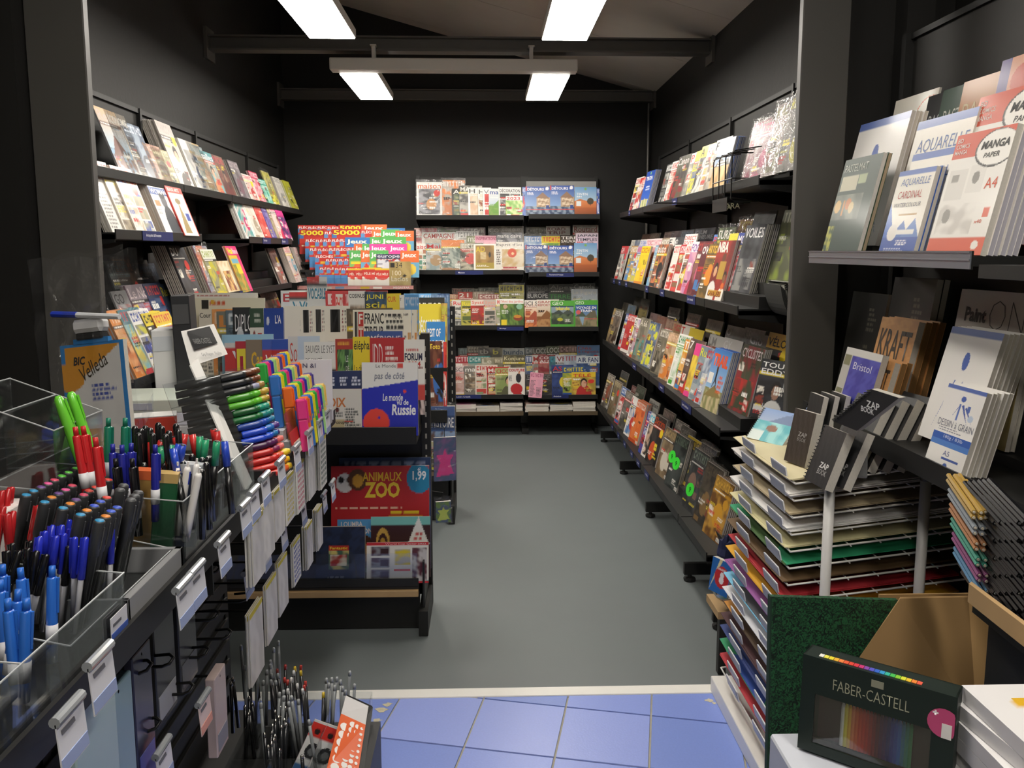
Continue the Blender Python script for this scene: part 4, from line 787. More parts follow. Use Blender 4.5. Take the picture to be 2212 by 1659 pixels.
row_side('r', R2[0]+.19, R2[1]+.10, '''390 |8a6a5a|f|44362e 4c3c32 6a5648 5a4a3a
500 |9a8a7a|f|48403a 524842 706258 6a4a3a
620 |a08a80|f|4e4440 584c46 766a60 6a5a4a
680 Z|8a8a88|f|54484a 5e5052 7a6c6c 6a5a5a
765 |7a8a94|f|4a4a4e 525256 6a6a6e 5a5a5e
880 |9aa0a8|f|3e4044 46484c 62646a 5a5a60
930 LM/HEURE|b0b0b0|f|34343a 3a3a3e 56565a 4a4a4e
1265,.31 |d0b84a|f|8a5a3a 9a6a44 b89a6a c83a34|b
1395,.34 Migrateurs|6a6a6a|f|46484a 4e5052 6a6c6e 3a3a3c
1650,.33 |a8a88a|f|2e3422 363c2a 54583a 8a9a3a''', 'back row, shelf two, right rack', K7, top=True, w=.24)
row_side('r', R3[0]+.02, R3[1], '''88 |c8a04a|f|6a5a44 7a6a52 a8926a c89a3a
130 SPECIAL|d8d0c8|f|4a3a30 54443a 7c6a5a 3a2a22
212 |f0e4e4|t|4a5a9a a8a8b0 d0d0d4 c83a44
232,.29 |f0dcd8|t|b8282e b8282e c03a3e e4dcd4
288 |3a3a3a|b|ece8e2 b8a8a0 8a7a74 8a3a3a
308 |8a4ab0|t|e4dcd8 8a6a9a c0a8b0 c8583a
328,.3,2 A 66|d8d0c0|f|6a6458 6a6458 8a8472 3f9a94
402,.3 KMI|e0dc3a|f|3a4a6a 3c4c70 7a8aa0 d8d83a
488 |d8d0c4|f|5a5448 6a6454 8a8270 3a3630
555 |e8c0a0|f|9a7a5a a88864 c8a888 d8823a
632,.3 |2f8a4a|b|f0eee6 e4e6dc b8d0b0 4fa23c
686 TE|f0e8e0|f|c83a34 d88a3a e8b86a 4a8ac0
722,.3 7|e8e4dc|k|4a3a34 54423a 7a6254 c83a34
768 |e83a8a|t|e84a90 f0d04a c8a44a e84a8a
812 Run|d8d43a|p|7a8a94 8a9aa0 a8b0b0 d8482e
862 |c8302a|f|5a6a8a 6a7a98 b8c0c8 c83a30
915,.3,8 T|e0562a|trail|3566b8''', 'front row, shelf three, right rack', K7, drift=.002)
row_side('r', R3[0]+.10, R3[1]+.05, '''170 |a83a34|f|6a5a50 766458 9a8676 a83a34
240 |5a4a3a|f|4a4238 544a40 766a5a 3a3228
310 |6a8ab0|f|5a6066 646a72 8a8e92 4a5a7a
400 |a8964a|f|5c5236 665a3c 8a7a52 a08a3a
500 |8a6a6a|f|5a4a4a 665454 8a7474 6a3a3a
560 |9a5a4a|f|6a4a40 765448 98786a 8a4a3a
640 |b89a8a|f|7a5a4a 866454 aa8a78 c83a3a
700,.28 |c83a44|f|8a6a4a 9a7a56 b89a78 c8403a
770 T|d83a34|t|e0dad0 b8b0a4 8a8a86 c83a3a
840 |d8c02a|t|d8c22e c8a03a 8a7a4a 3a3a30
1010,.29 LM|8a8a88|b|b8b8b4 8a4a3a c0b8b0 8a2a24
1135,.3 GY|c8c8c8|b|bab8b4 7a2a2a b0a8a0 9a2a2a
1300,.3,4 CYCLISTES|e8dcdc|f|2e3422 8a2a30 3c4430 b8302e''', 'middle row, shelf three, right rack', K7, top=True, w=.22)
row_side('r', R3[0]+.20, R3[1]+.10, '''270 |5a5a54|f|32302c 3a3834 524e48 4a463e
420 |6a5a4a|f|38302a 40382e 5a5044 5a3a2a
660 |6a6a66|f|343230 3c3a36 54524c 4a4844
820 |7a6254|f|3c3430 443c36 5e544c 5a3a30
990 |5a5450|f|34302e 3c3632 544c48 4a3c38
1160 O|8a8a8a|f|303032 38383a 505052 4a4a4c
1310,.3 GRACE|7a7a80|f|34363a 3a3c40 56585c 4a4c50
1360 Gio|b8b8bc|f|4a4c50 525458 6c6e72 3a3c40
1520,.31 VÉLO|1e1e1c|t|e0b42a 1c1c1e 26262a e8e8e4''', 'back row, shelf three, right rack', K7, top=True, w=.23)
o = row_side('r', R3[0]+.06, R3[1]+.1, '''1480,.24 TOUT/EDDY|e8e8e4|k|1a1b1e 1a1b1e 2c3036 c8c8c4''', 'round-cornered, near end, shelf three, right rack', K7, top=True, w=.2, phi=24)
row_side('r', R4[0]+.02, R4[1], '''45 |c8c0b8|f|4a4440 544e48 7a746c 8a4a3a
95 |d8c8a0|f|5a4e40 645848 8a7c66 6a5a3a
140 |f0f0f0|t|3a6ab0 c83a3a e4dcd8 c83a3a
165 |a8a094|f|4a4844 54524c 76726a 3a3a36
203 L|c8323a|b|ece8e2 4a7ab0 d8d0c8 c83a34
235,.29,4 |e8dcd0|t|d8672e d8672e e0783a b84a24
300,.28,2 |e8e8ec|g|3a4a9a c83a3a e8e8ec c83a3a
318 ro|4ac0d8|b|e8e6e0 3a3a3a c8a890 2a2a2a
345,.3,3 Skrim|c8502a|f|1e1c1c 201e1e 3a3634 c8502a
412 |b8a070|f|5a4a38 6a5844 8a785c c8c0b0
472,.3,3 |5a6a5a|f|1e2222 202424 3e4442 4a4e4c
580,.31,5 |8a9a8a|f|1c1e20 22262a 4a4a4c 8a6a5a|b
660,.3,3 |6a5a4a|f|2a241e 302a22 54483a 8a6a3a|b
725,.28,5 |e0b04a|f|5a3a1c 6a4622 b88a3a c8922a''', 'front row, shelf four, right rack', K8, drift=.003)
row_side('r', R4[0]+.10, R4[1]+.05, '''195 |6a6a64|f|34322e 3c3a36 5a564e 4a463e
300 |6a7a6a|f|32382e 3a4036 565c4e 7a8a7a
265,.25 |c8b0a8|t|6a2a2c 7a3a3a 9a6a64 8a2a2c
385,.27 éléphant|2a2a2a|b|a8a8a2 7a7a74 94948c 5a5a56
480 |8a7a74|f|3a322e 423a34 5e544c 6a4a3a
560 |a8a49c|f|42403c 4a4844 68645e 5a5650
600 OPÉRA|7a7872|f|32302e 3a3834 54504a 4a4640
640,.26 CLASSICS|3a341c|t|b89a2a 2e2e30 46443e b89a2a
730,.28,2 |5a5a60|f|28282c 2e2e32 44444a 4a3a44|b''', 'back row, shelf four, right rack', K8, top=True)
# fluorescent stickers on the bagged dark magazines of shelf four
for px, py, wh in ((1455, 985, 'left of two together'), (1464, 1000, 'right of two together'), (1494, 1056, 'lowest and nearest')):
    y = solve_y(px, R4[0]+.06, .55); p = on(px, py, Y=y)
    mb = MB(); n = 16
    mb.add([(math.cos(6.283*k/n)*.034, 0, math.sin(6.283*k/n)*.034) for k in range(n)]+[(math.cos(6.283*k/n)*.034, .002, math.sin(6.283*k/n)*.034) for k in range(n)], [tuple(range(n)), tuple(range(2*n-1, n-1, -1))]+[(k, (k+1) % n, n+(k+1) % n, n+k) for k in range(n)])
    s = mb.build('price_sticker', col_mat('3edc3c', .5)); s.location = p+Vector((-.012, -.012, 0)); s.rotation_euler = (-.25, 0, math.radians(-72))
    lettering(s, '9', -.007, -.012, size_h=.026, color='1c4a1c', y=-.001); tag(s, 'fluorescent green round price sticker on dark magazine, '+wh, 'sticker')
def rlabel(t, px, row, wd, wh, dz=-.03):
    x, z = row; y = solve_y(px, x-.008, z-.01); shelf_label(t, (x-.0075, y, z+dz), -90, wd, .04, wh)
rlabel('', 1280+340/4.367, R1, .07, 'at the far end of the top right shelf'); rlabel('', 1280+750/4.367, R1, .13, 'at the middle of the top right shelf')
for t, c, wd, wh in (('', 175, .1, 'first on the second right shelf'), ('', 222, .1, 'second on the second right shelf'), ('', 278, .1, 'third on the second right shelf'), ('', 450, .1, 'fourth on the second right shelf'), ('', 575, .12, 'fifth on the second right shelf'), ('Sports collectifs', 805, .17, 'nearest on the second right shelf')): rlabel(t, 1280+c/3.95, R2, wd, wh)
for t, c, wd, wh in (('', 340, .14, 'far on the third right shelf'), ('', 565, .14, 'middle on the third right shelf')): rlabel(t, 1280+c/3.95, R3, wd, wh)
rlabel('Sports individuels', 1280+590/3.072, R3, .2, 'nearest on the third right shelf')
for c, wd, wh in ((125, .09, 'first on the lowest right shelf'), (165, .09, 'second on the lowest right shelf'), (205, .1, 'third on the lowest right shelf'), (250, .1, 'fourth on the lowest right shelf'), (292, .11, 'fifth on the lowest right shelf'), (345, .13, 'nearest on the lowest right shelf')): rlabel('', 1280+c/3.072, R4, wd, wh)
# wire basket hooked on the top right shelf, holding bagged magazines
bk = tag(empty('wire_basket', (R1[0]-.01, solve_y(1558, R1[0], 1.95), R1[1]-.06)), 'black wire basket hooked on the top shelf of the right rack', 'basket')
for y in (0, -.1, -.2, -.3): MB().tube([(.1, y, .22), (-.02, y, .2), (-.03, y, .18), (-.03, y, -.01), (-.015, y, -.02), (.09, y, -.02)], .003, 6).build('wire', BWIRE, bk)
for z in (.19, .08, -.01): MB().tube([(-.03, .0, z), (-.03, -.31, z), (.06, -.31, z)], .003, 6).build('wire', BWIRE, bk)
o = MB().box(-.036, -.034, -.26, -.02, -.06, .0).build('sign', BWIRE, bk); 
for y in (-.03, -.16): lettering(bk, 'ZARA', -.0368, -.05, size_h=.025, color='c8c4a0', name='lettering').location = (-.037, y, -.045); bk.children[-1].rotation_euler = (0, 0, -math.pi/2)
# folded newspapers drooping in loops over the end of the second right shelf
for k, (dx, c, wh) in enumerate(((0, '3a3a36', 'outer dark one'), (.022, 'a8a69c', 'middle pale one'), (.05, '5c6a3e', 'inner greenish one'))):
    Y0 = solve_y(1672+8*k, 1.13+dx, 1.45); mb = MB(); m_ = 25; ca, sa = math.cos(.62), math.sin(.62)
    for q in range(4):
        pr = []
        for i in range(m_):
            a = -2.6+5.2*i/(m_-1); r0 = .045-.006*q; x = r0*.8*math.sin(a)*(1+.5*math.cos(a)); z = -(.085-.01*q)*math.cos(a)
            pr.append((1.2+dx+x*ca-z*sa*.9, 1.46+x*sa+z*ca))
        b = len(mb.v); mb.v += [(x, Y0, z) for x, z in pr]+[(x, Y0+.2, z) for x, z in pr]
        mb.f += [(b+i, b+i+1, b+i+1+m_, b+i+m_) for i in range(m_-1)]; mb.m += [0]*(m_-1)
    o = mb.build('folded_newspaper', col_mat(c, .8)); sm = o.modifiers.new('thickness', 'SOLIDIFY'); sm.thickness = .0025
    tag(o, 'folded newspaper drooping at the near end of the second right shelf, '+wh, 'newspaper')
# ------------------------------------------------------------------ rack along the left wall
LE = [3.32, 4.32, 5.12, 6.2, 7.1]
LU, LA, LB, LC = (-1.54, 1.97), (-1.46, 1.72), (-1.45, 1.40), (-1.42, 1.12)
LS = [(LU[0], LU[1], LE[i], LE[i+1], ((.08, .02),)) for i in range(4)]
LS += [(LA[0], LA[1], LE[0], LE[1], ((.1, .03),)), (LA[0], LA[1], LE[2]+.05, LE[3]+.1, ((.1, .03),)), (LB[0], LB[1], LE[1], LE[2], ST), (LB[0], LB[1], LE[2], LE[3], ST), (LC[0], LC[1], LE[0], LE[1], ST), (LC[0], LC[1]-.1, LE[1], LE[3], ST)]
side_rack('l', 'long black magazine rack along the left wall', -1.75, LE, 2.33, LS, -1.3)
K2 = (160, 3.95); KB = (200, 5.027)
row_side('l', LU[0]-.02, LU[1], '''155,.31 Re|e8c8c0|s|8ab0d0 a8c8e0 e8c8a0 6a3a2c
245,.31 ÉCONOMIE|c8c4bc|f|3c3834 46423c 6a6256 8a7a5a
385,.28,3 |c8d0dc|f|3a4658 46546a 8a98a8 2a3444
575,.2 |c89a8a|f|7a4a3a 84543f a8826a 6a3a2c
648,.19 |d0c49a|f|7a744a 847e54 a8a07a 5a543a
680,.36,8 |b8b0ac|p|c8c0ba d0c8c2 b8aea8 5a5450
880,.3,3 |d8d8d4|b|e4e0d8 8a8a86 b8b4ac 3a4a6a
945,.3,5 |8a744a|t|b09660 a88e58 98804e 8a744a
975,.29,2 |a8b4b8|f|6a7a80 76868a 9aa49a c8a88a
1062,.27 salles|e8f0f0|p|4a98a0 7ab0b4 c8b098 c88a5a
1162,.27 PSYCHO|c83a4a|k|d8d4cc 5a2a24 8a5a44 6a2a24''', 'upper shelf, left rack', K2, top=True, phi=0, tilt=20, drift=.0)
row_side('l', LU[0]-.02, LU[1], '''1300,.27,3 |b8a8ac|f|5a5256 665e62 8a8286 7a5a64
1425,.2 |c83a4a|b|e4dcd8 c8a8a0 d8c8c0 b84a4a
1482,.24,2 |e0d0d4|t|b83a5a c87a84 d8b0b4 b8344a
1560,.2 |d8e8e4|t|3f9a84 6ab09c a8c8bc 3f9a84
1590,.28 |c8c040|f|b8b06a c8c080 8a8450 e0d84a|b
1690,.26,4 |8a8a84|b|d4d0c8 c8c4bc b8b4ac 8a8a86
1780,.26,4 |d8d84a|t|b8b83a a8a83a c0bc48 d0cc40''', 'far end, upper shelf, left rack', K2, top=True, phi=0, tilt=20)
row_side('l', LA[0]-.02, LA[1], '''330,.31,4 |c83a3a|x|efebe4 6a8a4a b8a890 c83a3a
450,.29,2 |b84a44|g|e0d8ce 6a5a48 a8987c 3a342c
545,.3,3 TOUT/XVIII|d86a5a|g|ece4da a8a48a c8b49a 5a6ab0
795,.28,6 WOMAN|f0f0f4|woman|ece9e4
945,.26,3 Beaux|f0e0dc|arts|c8322c''', 'left end, middle shelf, left rack', K2, phi=0, tilt=20, drift=.008)
row_side('l', LA[0]-.04, LA[1], '''430,.24,3 |d8a89a|f|7a5a48 866652 a88a72 5a3a2a
540,.24,2 |c8886a|f|6a4a3a 765444 987864 8a3a2c''', 'behind the portrait magazine, left rack', K2, top=True, phi=0, tilt=20)
row_side('l', LA[0]-.02, LA[1], '''1475,.29,4 |e04a8a|b|eceae6 4aa0a0 d8c8c0 c83a7a
1560,.28,5 |c8b8a0|b|ece8e0 d0c8ba e0d8cc a89a84
1640,.27,4 |f0d0cc|t|c84a44 c84a44 d87a70 b83a34
1700,.26,4 |c8c0e0|t|5a4a8a 6a5a98 8a80b0 4a3a7a
1745,.25,2 |d8c8a0|f|8a7a5a 96866a b0a284 6a5a3a
1770,.27,3 femme|d83a6a|p|ece4e2 e4c8c4 d8b8b0 c83a5a
1815,.24,3 |e84a9a|t|b83a7a 4a3a6a c84a8a 3a2a5a''', 'far end, middle shelf, left rack', K2, phi=0, tilt=20, drift=.004)
row_side('l', LB[0]-.02, LB[1], '''990,.29,9 DU|e8e8e4|k|2a2a2c 2e2e30 46464a 3a3a3c
1190,.29,6 |c8a890|f|7a6a5e d0785a 8a92a8 c8b8a8|b
1235,.27,3 |8a9a3a|t|d8d8cc b8b03a 8a8a72 c8b82a
1330,.2 |b84a5a|bread|d8c6a2
1445,.29,2 Vital/food|f4e83a|food|e03a7a''', 'food magazines, lower shelf, left rack', K2, phi=0, tilt=20, drift=.008)
row_side('l', LB[0]-.02, LB[1], '''1770,.28,2 |b8a8a0|f|5a4a44 665650 8a7a72 8a5a44
1900,.3,6 |d88a8a|f|c8b0aa d0b8b0 e0d0c8 7aa8b8
1985,.29,4 |d8a8a8|f|b89a94 c4a8a2 dccac4 8a4a4a
2050,.28,5 |c8b8b4|t|d4bcb6 c8a8a4 e0d0ca a83a44''', 'far end, lower shelf, left rack', K2, phi=0, tilt=20, drift=.004)
row_side('l', LB[0]-.04, LB[1]-.28, '''1800,.26,3 |a88a7a|f|5a463c 645044 84705f 7a4a3a
1850,.25,3 |b8a89a|f|6a5c52 74665c 948678 4a3a3a
1905,.24,3 |c8b8a8|f|6e5a4e 786458 988472 8a3a3a''', 'far below, near the newspapers, left rack', KB, top=True, phi=0, tilt=20)
row_side('l', LC[0]-.02, LC[1], '''488,.3,4 |f0c8a8|f|d8802f e08a3a eab07a c86a24
600,.3,4 |c83a4a|t|3f7a86 8ac0c8 d8c85a c8424a
690,.29,4 |2f4a9a|g|e8e6e2 c8c43a 3a4a9a 8a8a86
805,.27,4 |2a2a22|t|d8c22e 2c2c28 3a3a34 b8a82a
900,.26,3 |c83a44|t|d8b83a a8343a c83a44 8a4a8a''', 'front row, lowest shelf, left rack', KB, phi=0, tilt=22, drift=.006)
row_side('l', LC[0]-.1, LC[1]+.05, '''190,.32 GO|3a3a3c|b|8a8a8c 9a6a6a a8a8aa 5a5a5c
345,.34,3 Le No|e8d8dc|t|a89aa4 7a2a2c 9a86a0 6a3a6a
540,.34,3 |d84a44|t|3a4460 2a3a6a 5a6a8a c83a3a
705,.33,3 Records|e0d03a|f|26324a 2c3a5a 4a5a6a 8ab0c0
870,.24 |26261e|t|d8cc3a 8ab8c8 c8c03a 2a2a2a''', 'middle row, lowest shelf, left rack', KB, top=True, phi=0, tilt=20, drift=.004)
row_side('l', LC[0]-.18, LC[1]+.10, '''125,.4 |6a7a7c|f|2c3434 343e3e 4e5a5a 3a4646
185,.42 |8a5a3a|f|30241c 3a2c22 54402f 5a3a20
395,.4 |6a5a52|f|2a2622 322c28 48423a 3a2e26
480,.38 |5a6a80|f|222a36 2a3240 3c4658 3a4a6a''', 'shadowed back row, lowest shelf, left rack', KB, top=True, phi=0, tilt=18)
def llabel(t, px, row, wd, wh):
    x, z = row; y = solve_y(px, x+.008, z-.01); shelf_label(t, (x+.0075, y, z-.03), 90, wd, .04, wh)
llabel('Antiquités & Brocante', 160+585/3.95, LA, .34, 'on the near middle shelf, left rack'); llabel('Psychologie', 160+1610/3.95, LA, .2, 'first on the far middle shelf, left rack'); llabel('Bien-être', 160+1770/3.95, LA, .2, 'second on the far middle shelf, left rack'); llabel('Cuisine & Vin', 160+1415/3.95, LB, .25, 'on the lower shelf, left rack')
# ------------------------------------------------------------------ island of newspapers
SPECIAL.update({
 'diplo': [('bg', '23282c'), ('n', 0, 0, 1, .7, '1e242c', '2c3a5c', 1, 3), ('e', .4, .5, .25, .28, 'c8ccd0'), ('tri', (.5, .1), (.9, .3), (.95, .05), '2a4a9a'), ('r', 0, .55, .1, 1, '1a1e22')],
 'econ': [('bg', '2c4a36'), ('r', 0, .5, 1, .78, 'e2dfd6'), ('r', 0, .48, 1, .5, 'c83a34'), ('tri', (0, 0), (1, .35), (1, 0), 'b8b4ac'), ('t', .3, .82, .9, .94, 'b8c0b4', 2, 3), ('e', .3, .64, .12, .1, '8a3a34')],
 'puissance': [('bg', 'eeebdf'), ('e', .85, .3, .12, .3, 'd89a3a'), ('t', .05, .05, .4, .3, '55534e', 5, 3)],
 'challenges': [('bg', '1c1c1c'), ('r', 0, .66, 1, 1, 'eeebe4'), ('r', 0, .63, 1, .66, 'd8d4cc')],
 'edge': [('bg', 'b0382a'), ('n', .08, 0, 1, .86, '2a4a2c', '6a9a52', 2, 4), ('p', .55, .38, 1.0, 'a8a49c', '3a3a38', '26262a'), ('t', .1, .9, .9, .96, 'e0a03a', 1, 3)],
 'lepoint': [('bg', 'c8322c'), ('r', 0, .72, 1, 1, '24335e'), ('t', .05, .76, .3, .92, 'd8dcec', 3, 2), ('t', .4, .76, .65, .92, 'd8dcec', 3, 5), ('t', .72, .76, .97, .92, 'd8dcec', 3, 6)],
 'croix': [('bg', 'dcd7cc'), ('r', .04, .05, .5, .36, 'c4b48e'), ('t', .52, .1, .96, .6, '6a6a66', 9, 3), ('t', .05, .4, .45, .52, '6a6a66', 2, 4), ('e', .3, .56, .06, .05, '5a2a2a'), ('r', .5, .3, .75, .33, 'c85a4a')],
 'valeurs': [('bg', '3a5ab4'), ('r', 0, .55, 1, .86, 'c83a3a')], 'valeurs2': [('bg', 'd8d4d0'), ('r', 0, .9, 1, 1, '9ac8e0'), ('r', 0, .55, 1, .84, 'c83a3a')],
 'capital': [('bg', '8a7a68'), ('n', 0, 0, 1, .5, '7a6a58', 'a89478', 1, 3)], 'ilpoint': [('bg', 'b8283a'), ('r', .12, .06, .95, .9, 'ead83a')],
 'so': [('bg', 'd8d6d4'), ('n', 0, 0, .3, .5, 'd8d6d4', 'c8c2be', 1, 3), ('r', .3, .6, 1, 1, 'c4d2e2'), ('t', .04, .2, .3, .5, 'c8524a', 4, 3)],
 'vocable': [('bg', 'e6eaea'), ('r', 0, .89, 1, .94, '3c4448'), ('n', 0, 0, 1, .6, '8a9aa0', 'c8c0b0', 2, 3), ('r', 0, .94, .6, 1, 'd83a3a')], 'newsbig': [('bg', 'e6e3da'), ('r', .06, .86, .1, .98, '3a3a3c'), ('t', .14, .95, .7, .985, 'b8605a', 1, 3), ('t', .3, .9, .95, .935, '6a6862', 1, 5), ('t', .14, .4, .9, .86, '77746c', 10, 4), ('r', .75, .8, .92, .86, '2a2a2a')], 'newsb2': [('bg', 'dedac4'), ('r', .1, .86, .2, .97, '2c2a28'), ('t', .22, .9, .5, .97, 'c85a3a', 1, 3), ('e', .26, .95, .03, .03, 'd8a83a'), ('t', .1, .3, .9, .84, '77746c', 10, 4)],
 'phos': [('bg', 'd8444a'), ('r', 0, 0, 1, .5, '3a5aa8'), ('e', .45, .5, .2, .16, 'e8b83a'), ('r', .3, .65, 1, .95, 'ece8e0')],
 'blagues': [('bg', '3a86c8'), ('g', 0, .5, '5aa0d8', '3a7cc0'), ('e', .55, .18, .3, .2, 'd89a6a'), ('e', .4, .14, .12, .1, 'c86a3a')],
 'junior': [('bg', '23241f'), ('n', 0, 0, 1, .4, '3a6a9a', 'b89a5a', 2, 3), ('r', 0, .55, 1, .95, '2a2a26'), ('e', .12, .8, .1, .12, '9ac04a')],
 'devouverte': [('bg', 'e0cc3a'), ('n', 0, 0, 1, .35, '4a7ab0', 'b8923a', 2, 3)],
 'heroes': [('bg', '3a5a94'), ('n', 0, 0, 1, .6, '5a3a30', '8aa8d0', 2, 5), ('r', 0, .62, 1, .85, '24406e'), ('e', .65, .3, .22, .12, 'c83a30')],
})
SPTXT.update({'diplo': [('DIPLO', .12, .72, .95, .2, 'f0f0f0', -.005)], 'econ': [('E', .55, .55, .3, .16, 'b83a34', -.005)], 'challenges': [('SAUVER LE SYST', .05, .85, .9, .1, '3a3a38', -.01), ('DE SANTÉ', .05, .7, .5, .1, '3a3a38', -.01), ('Challenges', .2, .4, .9, .2, 'f0eeea', -.005), ('on', .6, .05, .35, .22, 'd8342c', .02)],
 'edge': [('LE', .55, .7, .14, .08, 'd8dcd0', 0), ('DÉ', .55, .58, .18, .08, 'd8dcd0', 0)], 'lepoint': [('Point', .05, .46, .85, .24, 'f2f0ec', .03)], 'croix': [('OIX', .05, .62, .5, .2, 'cc7a44', .03), ('de coupe,', .1, .25, .5, .09, '4a4438', .02), ('rds', .6, .06, .2, .09, '4a4438', .02)],
 'valeurs': [('VALEURS', .06, .6, .9, .2, 'f2eef0', .01), ('Pes', .2, .3, .6, .2, 'f2f0f4', .02)], 'valeurs2': [('VA', .15, .6, .6, .2, 'f2eef0', .01)], 'capital': [('Cap', .3, .58, .7, .26, 'e8b83a', .03)], 'ilpoint': [('I', .4, .2, .3, .6, 'a8243a', .03)],
 'so': [('So', .06, .68, .22, .24, 'cc4238', -.005)], 'vocable': [('VOCABLE', .06, .74, .88, .13, '3a8aa8', .03)], 'phos': [('PHOS', .34, .72, .6, .2, 'd83a34', .02)],
 'blagues': [('BEST OF', .05, .82, .7, .1, 'f4f4f0', .02), ('BLAGUES', .05, .64, .9, .14, 'f4f4f0', .04), ('de rire !', .2, .53, .5, .08, 'e8e03a', .01)], 'junior': [('JUNIOR', .2, .62, .75, .26, 'f4f4ec', .03)], 'devouverte': [('DÉCOUVERTES', .05, .55, .9, .25, 'f2f0e0', .02)], 'heroes': [('HISTOIRE', .05, .66, .9, .16, 'e8e8ec', .01)], 'puissance': [], 'newsbig': [], 'newsb2': []})
SPECIAL['un'] = [('bg', 'eeeadc'), ('t', .72, .7, .8, .96, '8a3a3a', 6, 2), ('t', .84, .7, .9, .96, '4a4a4a', 6, 3), ('t', .1, .1, .7, .6, '6a6a66', 6, 3)]; SPTXT['un'] = [('1', .22, .7, .34, .26, '262626', -.01), ('1', .3, .7, .34, .26, '3a3a38', -.01)]
def gondola(label, x0, x1, yf, yb, top, tiers, base_z, lip_z):
    r = tag(empty('display_gondola', ((x0+x1)/2, yf, 0)), label, 'rack'); cx = (x0+x1)/2
    for x in (x0, x1):
        mb = MB().box(x-cx-.02, x-cx+.02, .28, .33, 0, top); mb.box(x-cx-.02, x-cx+.02, -.02, .3, .0, .11)
        mb.box(x-cx-.004, x-cx+.004, .02, .3, .11, base_z+.1); mb.build('upright', BLACK, r)
        sl = MB(); z = .35
        while z < top-.03: sl.box(x-cx-.0035, x-cx+.0035, .2785, .281, z, z+.022); z += .05
        sl.build('slots', col_mat('b8b4a8', .5), r)
    MB().box(x0-cx, x1-cx, .3, .32, .05, top-.01).build('back_panel', BLACK, r)
    s = MB().box(x0-cx+.02, x1-cx-.02, -.006, 0, lip_z-.075, lip_z+.0, bev=.002); s.box(x0-cx+.02, x1-cx-.02, 0, .3, lip_z-.075, lip_z-.045)
    pz = lip_z-.045
    for y, z in tiers: s.box(x0-cx+.022, x1-cx-.022, y-yf-.012, .3, pz, z-.001); pz = z-.001
    s.build('stepped_shelf', BLACK, r)
    MB().box(x0-cx+.02, x1-cx-.02, .0, .3, base_z-.04, base_z-.002).box(x0-cx+.02, x1-cx-.02, 0, .006, base_z, base_z+.035).build('base_shelf', BLACK, r)
    MB().box(x0-cx+.02, x1-cx-.02, .06, .07, 0, base_z-.04).build('shadow_board', BLACK, r)  # added black board, stands in for the shadow under the base shelf
    MB().box(x0-cx+.02, x1-cx-.02, -.018, 0, base_z-.04, base_z-.012, bev=.002).build('wooden_edge', WOOD, r)
    return r
CI = (600, 460, 3.3175); CJ = (380, 600, 4.608); CK = (600, 920, 3.457)
IY = 3.40
TI = [(IY+.055, .955), (IY+.115, .99), (IY+.17, 1.03), (IY+.23, 1.08), (IY+.275, 1.15)]
gondola('black newspaper stand at the head of the island', -1.36, -.275, IY, IY+.33, 1.28, TI, .215, .915)
def tier(k, lines, where, **kw):
    return row_px(kw.pop('crop', CI), IY+.022 if k == 0 else TI[k-1][0]+kw.pop('dy', 0), lines, where, zbase=.872 if k == 0 else TI[k-1][1], tilt=kw.pop('tilt', 5), **kw)
tier(0, '''345 1140 606 1530 P|f|lepoint|c8322c|V
605 1078 1006 1530 L|f0f0f0|lemonde|2a33b8|V''', 'lowest tier, newspaper stand', t=.012, nx=34, nz=44)
row_px(CI, IY+.012, '''352 1265 603 1530 C|c87a44|croix|dcd7cc|Vn''', 'in front, lowest tier, newspaper stand', zbase=.872, tilt=3, noun='newspaper', t=.004, nx=30, nz=36)
tier(1, '''75 890 300 1140 S|c|so|d8d6d4|V
186 930 418 1140 C|f|challenges|1a1a1a|V
414 908 545 1140 E|f|edge|24462e|V
540 893 662 1140 E|f|eleph|ecc92e|V
660 900 912 1140 J|f|jdd|c8322c|V
903 912 1052 1140 F|1f2a55|forum|f0efe8|V''', 'second tier, newspaper stand', t=.005, nx=28, nz=36)
tier(1, '''480 575 600 830 V|f0eef0|valeurs2|f0efe8
590 640 692 830 I|a8243a|ilpoint|ecc92e|V
690 625 862 830 C|ecc92e|capital|7a5236|V
860 622 948 830 V|f0eef0|valeurs|3566b8
944 622 1118 830 V|f0eef0|valeurs|3566b8|V''', 'left end, second tier, newspaper stand', crop=CJ, dy=.004, t=.005)
tier(2, '''612 852 892 1000 AMÉRIQUE|e0e4f0|t|3a5a9e 3a5a9e 4a6aae c83a34|V''', 'between tiers, newspaper stand', t=.004)
tier(2, '''440 575 886 640 |e8f0f4|b|9ccbe2 c8dce4 9ccbe2 6aa0c0|V''', 'wide, between tiers, newspaper stand', crop=CJ, t=.004)
tier(3, '''225 320 366 600 Cour|3a3a36|x|dcd6c4 8a7a3a b8b0a0 c8c43a|V
362 318 408 600 |e8c8a8|f|d8823a d8823a e09a56 c86a2a
404 340 500 600 L'|c8823a|f|5a5c50 5a5c50 74766a c8823a
498 330 562 600 |c8d0d4|f|42525c 465862 62747e 2c3a44
560 300 738 600 D|f0f0f0|diplo|1a1a1a|V
732 310 868 600 E|c83a34|econ|24462e|V
866 308 1070 640 L|f0f0f6|alma|3566b8|V''', 'left half, third tier, newspaper stand', crop=CJ, t=.005, nx=26)
